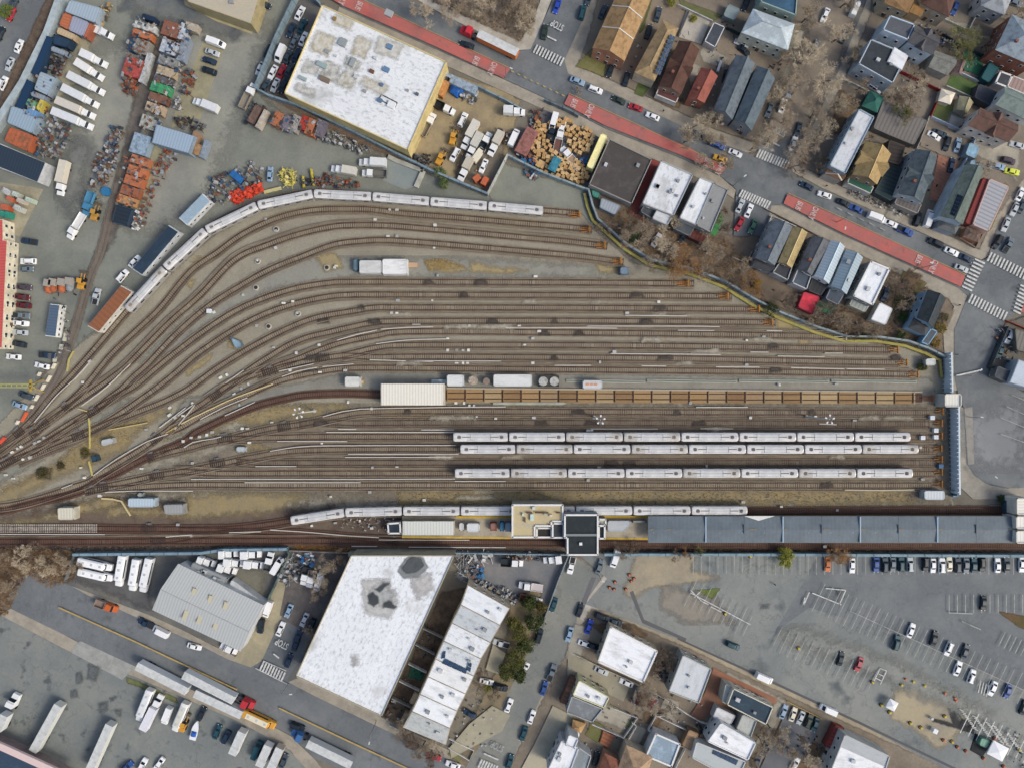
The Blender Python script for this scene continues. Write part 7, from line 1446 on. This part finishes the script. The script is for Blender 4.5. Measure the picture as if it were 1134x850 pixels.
J('60,330 62,330 62,332 60,332',2,'dark',.5,'scrap_heap','small dark bits above the slate cabin')
J('770,798 795,806 790,822 778,818',40,'dark',1.4,'scrap_heap','dark red clutter behind the brilliant white house'); J('722,728 745,740 742,760 724,748',60,'scrap',1.3,'scrap_heap','coloured clutter behind the white house by the car park'); J('1098,406 1112,408 1108,416 1096,416',20,'scrap',1.0,'scrap_heap','clutter in the right edge yard'); J('1010,20 1060,44 1056,60 1040,50',50,'scrap',1.2,'scrap_heap','clutter behind the dark gabled house')
J('1100,360 1130,366 1126,400 1108,404',50,'scrap',1.3,'scrap_heap','machinery clutter round the white vehicle at the right edge'); J('935,206 975,222 1010,240 1000,242 935,214',60,'pale',1.0,'scrap_heap','pale front yard clutter by the avenue'); J('430,772 444,778 440,800 428,796',14,'scrap',1.6,'scrap_heap','white tanks behind the lower terrace')
J('1112,806 1134,812 1134,850 1124,850',22,'pale',1.0,'scrap_heap','pale clutter round the white marquee')
for s_,n_,pl,lb in (('186,24 214,30 200,80 178,140 154,150 168,96 176,60',120,'scrap','mixed clutter lying on top of the right container column'),('140,40 168,34 156,92 134,84',50,'orange','rusty clutter lying on top of the island containers'),('138,172 166,176 150,232 128,226',60,'orange','rusty clutter on top of the orange container stack'),('150,16 174,24 168,40 148,36',20,'pale','pale bits on top of the island containers'),('40,80 62,88 40,134 22,124',34,'scrap','clutter on top of the left strip containers'),('300,128 356,134 360,150 340,150 298,142',40,'scrap','clutter on the containers under the car lot wall')):
    J(s_,n_,pl,1.5,'scrap_heap',lb,.25,.2,2.75)
J('142,232 150,226 168,176 160,174',50,'dark',1.0,'scrap_heap','dark drums standing in a line along the orange stack',.9,.1)
J('500,130 545,150 540,200 500,190',60,'wood',.8,'scrap_heap','small timber bits lying in the sandy yard',.3)
J('604,120 668,150 652,206 580,180 590,140',60,'dark',1.0,'scrap_heap','dark gaps of pallets and rubbish between the cartons',.6)
for s_,n_,pl,lb in (('700,20 800,40 790,110 720,110 690,60',70,'pale','bins and garden clutter between the houses above the avenue'),('800,10 870,60 860,90 780,70',50,'dark','dark clutter round the slate twin house'),('950,60 1050,70 1040,130 950,130',90,'pale','garden clutter in the top right block'),('1050,50 1134,70 1130,140 1060,130',80,'scrap','coloured garden clutter at the top right'),('990,150 1070,170 1050,240 990,230',50,'dark','dark clutter round the brick drive'),('850,285 1000,310 990,370 860,350',80,'scrap','back garden clutter along the gabled row'),('662,700 700,730 690,830 625,830',80,'pale','garden clutter among the lower houses'),('700,740 800,760 790,840 690,840',90,'scrap','coloured garden clutter at the bottom'),('500,770 560,780 540,830 500,830',40,'pale','front yard clutter of the terrace'),('470,690 490,700 450,790 436,780',50,'dark','back yard clutter behind the terrace'),('880,800 930,800 920,850 880,850',30,'dark','clutter beside the small court')):
    J(s_,n_,pl,.9,'garden_clutter',lb,.5,.15)
# tan cartons in the crate yard, one by one
CM=[mat('#c3a06c','#b08c58',amt=.12,s1=1,s2=4),mat('#b8945f','#a58152',amt=.12,s1=1,s2=4),mat('#ceb183','#bd9d6a',amt=.12,s1=1,s2=4)]
crm=[]
for i in range(3):
    mb=MB(); mb.box((0,0,.55),(1.15,1.05,1.1)); mb.box((0,0,1.12),(.16,1.06,.04)); mb.box((0,0,.06),(1.25,1.15,.12)); me=mb.mesh(); me.materials.append(CM[i]); crm.append(me)
r_=random.Random(5); pos=[]
for s_,nn_ in (('588,158 602,150 612,162 612,190 600,192 590,176',34),('612,170 628,164 644,182 652,196 648,204 624,198 606,190',62),('628,140 650,140 660,150 650,168 640,170 630,158',38),('594,134 606,140 600,152 590,150',12),('606,138 612,134 632,132 630,146 626,150',10)):
    poly=pp(s_); xs0=[p[0] for p in poly]; ys0=[p[1] for p in poly]; k=0; t=0
    while k<nn_ and t<4000:
        t+=1; x,y=r_.uniform(min(xs0),max(xs0)),r_.uniform(min(ys0),max(ys0))
        if not inside(x,y,poly) or any(math.hypot(x-a,y-b)<4.0 for a,b in pos): continue
        if math.hypot((x-619)*.9,(y-155)*.35)<5 or math.hypot(x-632,y-175)<5: continue
        pos.append((x,y)); k+=1; o=bpy.data.objects.new('carton',crm[r_.randrange(3)]); C.objects.link(o); p=P(x,y,1.2); o.location=(p.x,p.y,.2); o.rotation_euler=(0,0,R(r_.gauss(-25,12))); s=r_.uniform(.85,1.25); o.scale=(s,s,r_.uniform(.8,1.7)); reg(o,'carton','tan bulk carton','stacked in the crate yard','tan cartons in the crate yard')
# ======================= SMALL THINGS =======================
def barrel(x,y,c,zone,r_=.32,h=.9,kind='traffic barrel'):
    p=P(x,y,.5); root=empty('traffic_barrel',(p.x,p.y,.25)); reg(root,'traffic barrel',{'#c47453':'orange','#c4ac46':'yellow'}[c]+' '+kind,zone,'traffic barrels')
    mb=MB(); mb.tube((0,0,0),(0,0,h),r_*1.2,r_,10); mb.obj('drum',mat(c,None,amt=.1),root); mb=MB(); mb.tube((0,0,-.02),(0,0,.1),r_*1.8,r_*1.8,10); mb.obj('rubber_base',RUBBER,root)
for x,y in ((1002.5,751),(1046,767),(1057,772),(1058,775),(1044.6,819),(1060,826.5),(1069.5,831),(1101,817),(1089,839),(1111,848)): barrel(x,y,'#c47453','around the dusty works patch',.34)
for x,y in ((998,757.5),(1011,754),(1023.5,758.5),(966,754.5),(1046,792.5),(976,780),(985,788),(1008,800),(1019.5,805),(1054,820.5),(1128,829),(803,679),(884,717),(831,615.5)): barrel(x,y,'#c4ac46','in the big car park',.36)
for x,y in ((675,650),(681,644),(693,652),(702,640),(699,643),(697,636),(680,652)): barrel(x,y,'#c47453','round the verge below the station',.32)
def tent(x,y,w_,d_,ang,h,c,label):
    p=P(x,y,h); root=empty('canopy_tent',(p.x,p.y,.2),R(ang)); reg(root,'tent',label)
    mb=MB(); a,b=w_/2,d_/2; mb.add([(-a,-b,h-.7),(a,-b,h-.7),(a,b,h-.7),(-a,b,h-.7),(0,0,h)],[(0,1,4),(1,2,4),(2,3,4),(3,0,4)]); mb.add([(-a,-b,h-.7),(a,-b,h-.7),(a,b,h-.7),(-a,b,h-.7),(-a,-b,h-1),(a,-b,h-1),(a,b,h-1),(-a,b,h-1)],[(4,5,1,0),(5,6,2,1),(6,7,3,2),(7,4,0,3)]); mb.obj('fabric_roof',mat(c,None,amt=.03),root)
    for sx in (-1,1):
        for sy in (-1,1): mb=MB(); mb.tube((sx*(a-.1),sy*(b-.1),0),(sx*(a-.1),sy*(b-.1),h-.8),.05,.05,6); mb.obj('leg',STEEL,root)
tent(989,781,3.0,3.0,-28,3,'#e6e8ea','small white pointed tent on the dusty works patch'); tent(1106.5,832,5.4,4.6,-28,3.4,'#e8eaec','large white marquee in the bottom right corner'); tent(1097,820,.1,.1,0,1,'#fff','x') if False else None
B_('1080,811 1099,820 1088,838 1074,830',.35,'flat','#2b2e2f','p','#232526','dark fenced base beside the white marquee','platform','generator_pad','nP')
B_('1087,816 1097,820 1093,828 1084,824',2,'flat','#6c9a86','m','#5a8674','pale green generator beside the white marquee','generator','generator','n')
tbox(1032,806,1.3,1.3,-25,1.6,'#e3e6e8',label='white cube beside the fresh asphalt'); tbox(1029.5,793,.6,.6,0,1.2,'#c9ccce',label='small pale post box beside the trench')
# floodlight masts
def mast(x,y,h,label,n=6,r_=1.8):
    p=P(x,y,h); root=empty('floodlight_mast',(p.x,p.y,.2)); reg(root,'floodlight mast',label,'','floodlight masts')
    mb=MB(); mb.tube((0,0,0),(0,0,h),.32,.14,10); mb.obj('mast_pole',mat('#b9bcb8',None,amt=.06),root); mb=MB(); mb.tube((0,0,0),(0,0,.5),.6,.6,10); mb.obj('footing',mat('#a9a79e',None),root)
    mb=MB()
    for i in range(12):
        a0,a1=R(i*30),R(i*30+30); mb.tube((math.cos(a0)*r_*.45,math.sin(a0)*r_*.45,h),(math.cos(a1)*r_*.45,math.sin(a1)*r_*.45,h),.06,.06,5)
    mb.obj('lamp_ring',STEEL,root)
    for i in range(n):
        a=R(i*360/n+15); mb=MB(); mb.tube((math.cos(a)*r_*.45,math.sin(a)*r_*.45,h),(math.cos(a)*r_*.7,math.sin(a)*r_*.7,h),.06,.06,5); mb.box((math.cos(a)*r_*.75,math.sin(a)*r_*.75,h),(.5,.45,.22),a); mb.obj('floodlight',mat('#dcdfe0',None,amt=.03),root)
mast(330.5,457,16.4,'tall floodlight mast standing on the dry grass, six white lamps',6,1.9); mast(665,464.5,16,'floodlight mast between timber track and parked trains',5,1.6); mast(918.6,464,16,'floodlight mast above the parked trains at the right',5,1.6); mast(628,458,.1,'x') if False else None
def lamp(x,y,hx,hy,h,label):
    a=P(x,y,0); b=P(hx,hy,h); root=empty('street_lamp',(a.x,a.y,.15)); reg(root,'street lamp',label,'','street lamps')
    mb=MB(); mb.tube((0,0,0),(0,0,h-.6),.12,.08,8); mb.obj('lamp_post',STEEL,root)
    v=Vector((b.x-a.x,b.y-a.y,0)); mb=MB(); mb.tube((0,0,h-.8),(v.x,v.y,h-.05),.06,.05,6); mb.obj('arm',STEEL,root); an=math.atan2(v.y,v.x); mb=MB(); mb.box((v.x,v.y,h),(.9,.35,.16),an); mb.obj('lamp_head',mat('#c5c8c8',None),root)
for a_ in ((1056.5,416.5,1086,409.5,9,'street lamp over the wide road by the ribbed wall'),(1071,461,1087,461.5,8.5,'street lamp at the kerb apron by the ribbed wall'),(1097,536,1103,528,8.5,'street lamp at the curve of the right hand kerb'),(812,206,825,195,8.5,'street lamp at the avenue crossing'),(417,797,409,822,8.5,'street lamp below the huge white warehouse'),(560,87,566,76,8.5,'street lamp at the end of the first bus lane'),(663,636,668,643,6,'lamp post at the station forecourt'),(668,640,665,642,6,'x'),(925,247,936,253,8,'street lamp on the pavement below the middle avenue'),(1020,297,1031,291,8,'street lamp beside the lower bus lane'),(320,756,322,768,8,'street lamp at the crossing by the huge warehouse')):
    if a_[5]!='x': lamp(*a_)
# left yard: cement mixers, gantry, jersey blocks
def mixer(x,y,c,label):
    p=P(x,y,1.6); root=empty('cement_silo',(p.x,p.y,.2),R(80)); reg(root,'silo',label,'','storage silos lying in the left yard')
    mb=MB(); vs=[]; L_=4.6; st=[(-.5,.35),(-.42,.75),(-.2,1.0),(.25,1.0),(.4,.8),(.5,.45)]
    for a,b in zip(st[:-1],st[1:]): mb.tube((a[0]*L_,0,1.25),(b[0]*L_,0,1.25),a[1]*1.15,b[1]*1.15,14)
    mb.obj('drum',mat(c,shade(c,.8),amt=.2,s1=1,s2=3),root); mb=MB(); mb.box((.9,0,2.0),(2.2,2.2,1.2)); mb.obj('hopper',mat('#9a958a',None,amt=.2),root); mb=MB(); mb.box((0,0,.3),(4.4,1.6,.3)); mb.obj('frame',TR_DK,root)
for x,y,c,l_ in ((54,317,'#b5623c','leftmost orange silo in the left yard'),(59.5,316,'#a05c3c','rust orange silo with pale hopper'),(69,316,'#b5653f','orange silo with grey hopper'),(77.5,315,'#8a8f94','grey silo beside the yellow loader')): mixer(x,y,c,l_)
def loader(x,y,ang,label,c='#c9922e'):
    p=P(x,y,1.5); root=empty('yellow_loader',(p.x,p.y,.2),R(ang)); reg(root,'loader',label,'','yellow machines')
    mb=MB(); mb.box((-.9,0,1.1),(2.4,1.9,.9)); mb.box((-1.4,0,1.7),(1.2,1.5,.4)); mb.obj('engine_body',mat(c,shade(c,.85),amt=.15),root); mb=MB(); mb.box((.5,0,1.9),(1.2,1.3,1.5)); mb.obj('cab',GLASS,root); mb=MB(); mb.box((.5,0,2.7),(1.4,1.5,.12)); mb.obj('cab_roof',mat(c,None),root)
    mb=MB(); mb.tube((1,.5,1.2),(3,.5,1.0),.12,.1,6); mb.tube((1,-.5,1.2),(3,-.5,1.0),.12,.1,6); mb.obj('boom',mat(c,None),root); mb=MB(); mb.box((3.3,0,.8),(.8,2.1,.7)); mb.obj('bucket',mat('#5a5146',None,amt=.2),root); wheels(root,3.6,2.2,.6,(-.3,.28),.45)
loader(90,313,80,'small yellow loader beside the grey silo'); loader(501.8,153,75,'upper yellow loader in the sandy yard'); loader(487.7,176,60,'lower yellow loader in the sandy yard'); loader(203,802,70,'yellow loader in the truck lot'); loader(105,237,75,'rusty yellow loader beside the white flatbed truck','#b3873a')
root=empty('gantry_crane',(0,0,0)); reg(root,'gantry','flat yellow green gantry beam reaching in from the left edge')
A,Bv=P(-40,427,7),P(38,427,7)
for dy in (-.5,.5): mb=MB(); mb.box(((A.x+Bv.x)/2,A.y+dy,6.9),(Bv.x-A.x,.35,.5)); mb.obj('girder',mat('#a5a35a','#8f8f5c',amt=.15,s1=.5,s2=2),root)
mb=MB(); 
for i in range(14): mb.box((Bv.x-i*1.6-.6,A.y,6.95),(.15,1.3,.12))
mb.obj('cross_bracing',mat('#b3b05e',None,amt=.15),root)
for dy in (-1.3,1.3): mb=MB(); mb.tube((Bv.x-1.6,A.y+dy*1.6,.2),(Bv.x-1,A.y+dy*.35,6.7),.18,.18,6); mb.obj('leg',mat('#a78a3a',None,amt=.15),root)
mb=MB(); mb.box((Bv.x-1.2,A.y,6.9),(.6,3.6,.5)); mb.obj('end_carriage',mat('#a78a3a',None,amt=.15),root)
def block(x,y,l,w_,a,c,label,zone): p=P(x,y,.8); mb=MB(); mb.prism([(-l/2,-w_/2),(l/2,-w_/2),(l/2,w_/2),(-l/2,w_/2)],0,.35); mb.prism([(-l/2,-w_/4),(l/2,-w_/4),(l/2,w_/4),(-l/2,w_/4)],.352,.95); o=mb.obj('barrier_block',mat(c,None,amt=.12)); o.location=(p.x,p.y,.2); o.rotation_euler=(0,0,R(a)); reg(o,'barrier block',label,zone,'barrier blocks')
for x,y,l in ((59,405,1.9),(53.5,419,2.2),(47,428.5,2.1),(40,440,2.0),(35,450,1.2),(43,414,1.3),(19,467,1.3)): block(x,y,l,.8,62,'#cfc9b8','pale concrete block','in the line beside the left tracks')
block(26.5,461,3.4,.9,62,'#c9603a','orange barrier','beside the left tracks'); block(2,487,2.6,1,50,'#c9503a','orange red barrier','at the left edge beside the tracks')
for x,y in ((72,370),(71,375),(67,384),(60,398)): block(x,y,1.6,.9,80,'#b9b6a9','pale stone block','right of the slate cabin')
for x,y,l,a in ((336,202,3.5,95),(346,197,5.2,100)): 
    p=P(x,y,.8); mb=MB(); mb.tube((-l/2,0,.6),(l/2,0,.6),.45,.45,12); mb.tube((l/2,0,.6),(l/2+.1,0,.6),.5,.5,12); o=mb.obj('tube',mat('#b9a936','#a3943a',amt=.12,s1=1,s2=3)); o.location=(p.x,p.y,.2); o.rotation_euler=(0,0,R(a)); reg(o,'tube','thick yellow tube above the curved train')
p=P(302,211,.6); mb=MB(); mb.box((0,0,.4),(5.6,1.0,.7)); mb.box((0,0,.78),(5.4,.8,.05)); o=mb.obj('long_crate',mat('#c2b983',None,amt=.1)); o.location=(p.x,p.y,.2); o.rotation_euler=(0,0,R(14)); reg(o,'crate','long pale yellow crate beside the curved train')
p=P(263,196.5,1); mb=MB(); mb.box((0,0,.9),(4.2,2.0,1.6)); mb.box((.8,0,1.75),(2,1.6,.15)); o=mb.obj('blue_tarpaulin_load',mat('#2468a8','#1f5890',amt=.12,s1=1,s2=3)); o.location=(p.x,p.y,.2); o.rotation_euler=(0,0,R(-40)); reg(o,'tarpaulin','bright blue tarpaulin covered load in the scrap above the train')
mb=MB(); 
pts=[(505,88),(516,92),(514,102),(506,108),(498,102),(499,94)]
q=[P(a,b,1.2) for a,b in pts]; c=sum(q,Vector())/6; vs=[tuple(v) for v in q]+[(v.x*.5+c.x*.5,v.y*.5+c.y*.5,1.9) for v in q]+[tuple(v)[:2]+(.0,) for v in q]
mb.add(vs,[(i,(i+1)%6,6+(i+1)%6,6+i)[::-1] for i in range(6)]+[tuple(range(6,12))[::-1]]+[(i,(i+1)%6,12+(i+1)%6,12+i) for i in range(6)]); o=mb.obj('tarpaulin',mat('#1f5fae','#184c8e',amt=.12,s1=1,s2=3)); reg(o,'tarpaulin','bright blue tarpaulin by the big white roof corner')
p=P(117,212,1); mb=MB(); mb.tube((0,0,0),(0,0,1.0),1.45,1.45,18); mb.tube((0,0,1.01),(0,0,1.06),1.25,1.2,18); o=mb.obj('round_tub',mat('#2c6f9a',None,amt=.12)); o.location=(p.x,p.y,.2); reg(o,'tub','round blue tub at the foot of the scrap heap')
T(97,225,26,250,'dump','#3f7fa5','#4a86a8','blue skip lorry full of mixed scrap','by the round blue tub')
# boat on its trailer
root=empty('boat'); p=P(216.5,807.7,1.2); root.location=(p.x,p.y,.6); root.rotation_euler=(0,0,R(75)); reg(root,'boat','white motor boat with a bright blue cover in the truck lot')
mb=MB(); st=[(-3,1.05,.1),(-1,1.15,.05),(1,1.0,.1),(2.4,.5,.3),(3.1,.03,.6)]; vs=[]
for x,w_,z in st: vs+=[(x,-w_,1.1+z*.3),(x,-w_*.6,.2+z),(x,w_*.6,.2+z),(x,w_,1.1+z*.3)]
mb.add(vs,[(i*4+j,(i+1)*4+j,(i+1)*4+(j+1)%4,i*4+(j+1)%4)[::-1] for i in range(4) for j in range(4)]+[(0,1,2,3)]); mb.obj('hull',mat('#dfe2e4',None,amt=.04),root); mb=MB(); mb.add([(-1.8,-.8,1.2),(-.2,-.8,1.25),(-.2,.8,1.25),(-1.8,.8,1.2),(-1.6,-.5,1.8),(-.5,-.5,1.85),(-.5,.5,1.85),(-1.6,.5,1.8)],[(4,5,6,7),(0,1,5,4),(1,2,6,5),(2,3,7,6),(3,0,4,7)]); mb.obj('boat_cover',mat('#2a5fb0',None,amt=.08),root)
# white gas cylinder trailer
p=P(796.3,74,1); root=empty('tank_trailer',(p.x,p.y,.3),R(72)); reg(root,'trailer','white cylindrical tank trailer beside the slate twin house'); mb=MB(); mb.tube((-1.7,0,.8),(1.7,0,.8),.45,.45,12); mb.obj('tank',mat('#d5d6d6',None,amt=.05),root); wheels(root,2,1.3,.3,(0,),.2)
# pedestrians
def person(x,y,ang,c1,c2,label):
    """standing adult, one continuous skinned body"""
    p=P(x,y,1); b=bmesh.new()
    J_={'pel':(0,0,.95,.13),'wst':(0,0,1.12,.12),'chs':(0,.0,1.35,.15),'nck':(0,0,1.50,.06),'hd0':(.01,0,1.58,.085),'hd1':(.02,0,1.72,.09),
        'shl':(0,.19,1.42,.065),'ell':(.04,.25,1.15,.045),'wrl':(.16,.24,.93,.035),'shr':(0,-.19,1.42,.065),'elr':(-.05,-.25,1.15,.045),'wrr':(-.02,-.26,.9,.035),
        'hpl':(0,.09,.9,.10),'knl':(.10,.1,.5,.065),'anl':(.06,.1,.1,.045),'tol':(.2,.1,.05,.04),'hpr':(0,-.09,.9,.10),'knr':(-.06,-.1,.5,.065),'anr':(-.2,-.1,.12,.045),'tor':(-.07,-.1,.05,.04)}
    E_=['pel-wst','wst-chs','chs-nck','nck-hd0','hd0-hd1','chs-shl','shl-ell','ell-wrl','chs-shr','shr-elr','elr-wrr','pel-hpl','hpl-knl','knl-anl','anl-tol','pel-hpr','hpr-knr','knr-anr','anr-tor']
    ks=list(J_); me=bpy.data.meshes.new('mesh'); me.from_pydata([J_[k][:3] for k in ks],[tuple(ks.index(q) for q in e.split('-')) for e in E_],[])
    o=bpy.data.objects.new('person',me); C.objects.link(o); o.location=(p.x,p.y,.2); o.rotation_euler=(0,0,R(ang))
    md=o.modifiers.new('skin','SKIN'); 
    for i,k in enumerate(ks): me.skin_vertices[0].data[i].radius=(J_[k][3],J_[k][3])
    me.skin_vertices[0].data[0].use_root=True; o.modifiers.new('sub','SUBSURF').levels=1; me.materials.append(mat(c1,None,amt=.1))
    mb=MB(); mb.tube((.0,0,1.66),(.0,0,1.83),.105,.06,10); h_=mb.obj('hair',mat(c2,None),o)
    reg(o,'person',label,'','pedestrians')
for a_ in ((858,646.5,20,'#22252b','#1c1712','person in dark clothes walking across the empty car park'),(1059,392.5,80,'#2a2c33','#1c1712','person in dark clothes on the road by the ribbed wall'),(734.5,123,60,'#202329','#1c1712','person in dark clothes on the avenue pavement'),(915,206,60,'#25272d','#1c1712','person in black beside the parked white car'),(1062,338,40,'#23262c','#1c1712','person in dark coat at the avenue corner')): 
    try: person(*a_)
    except Exception as ex: print('person failed',ex)
finish_labels()
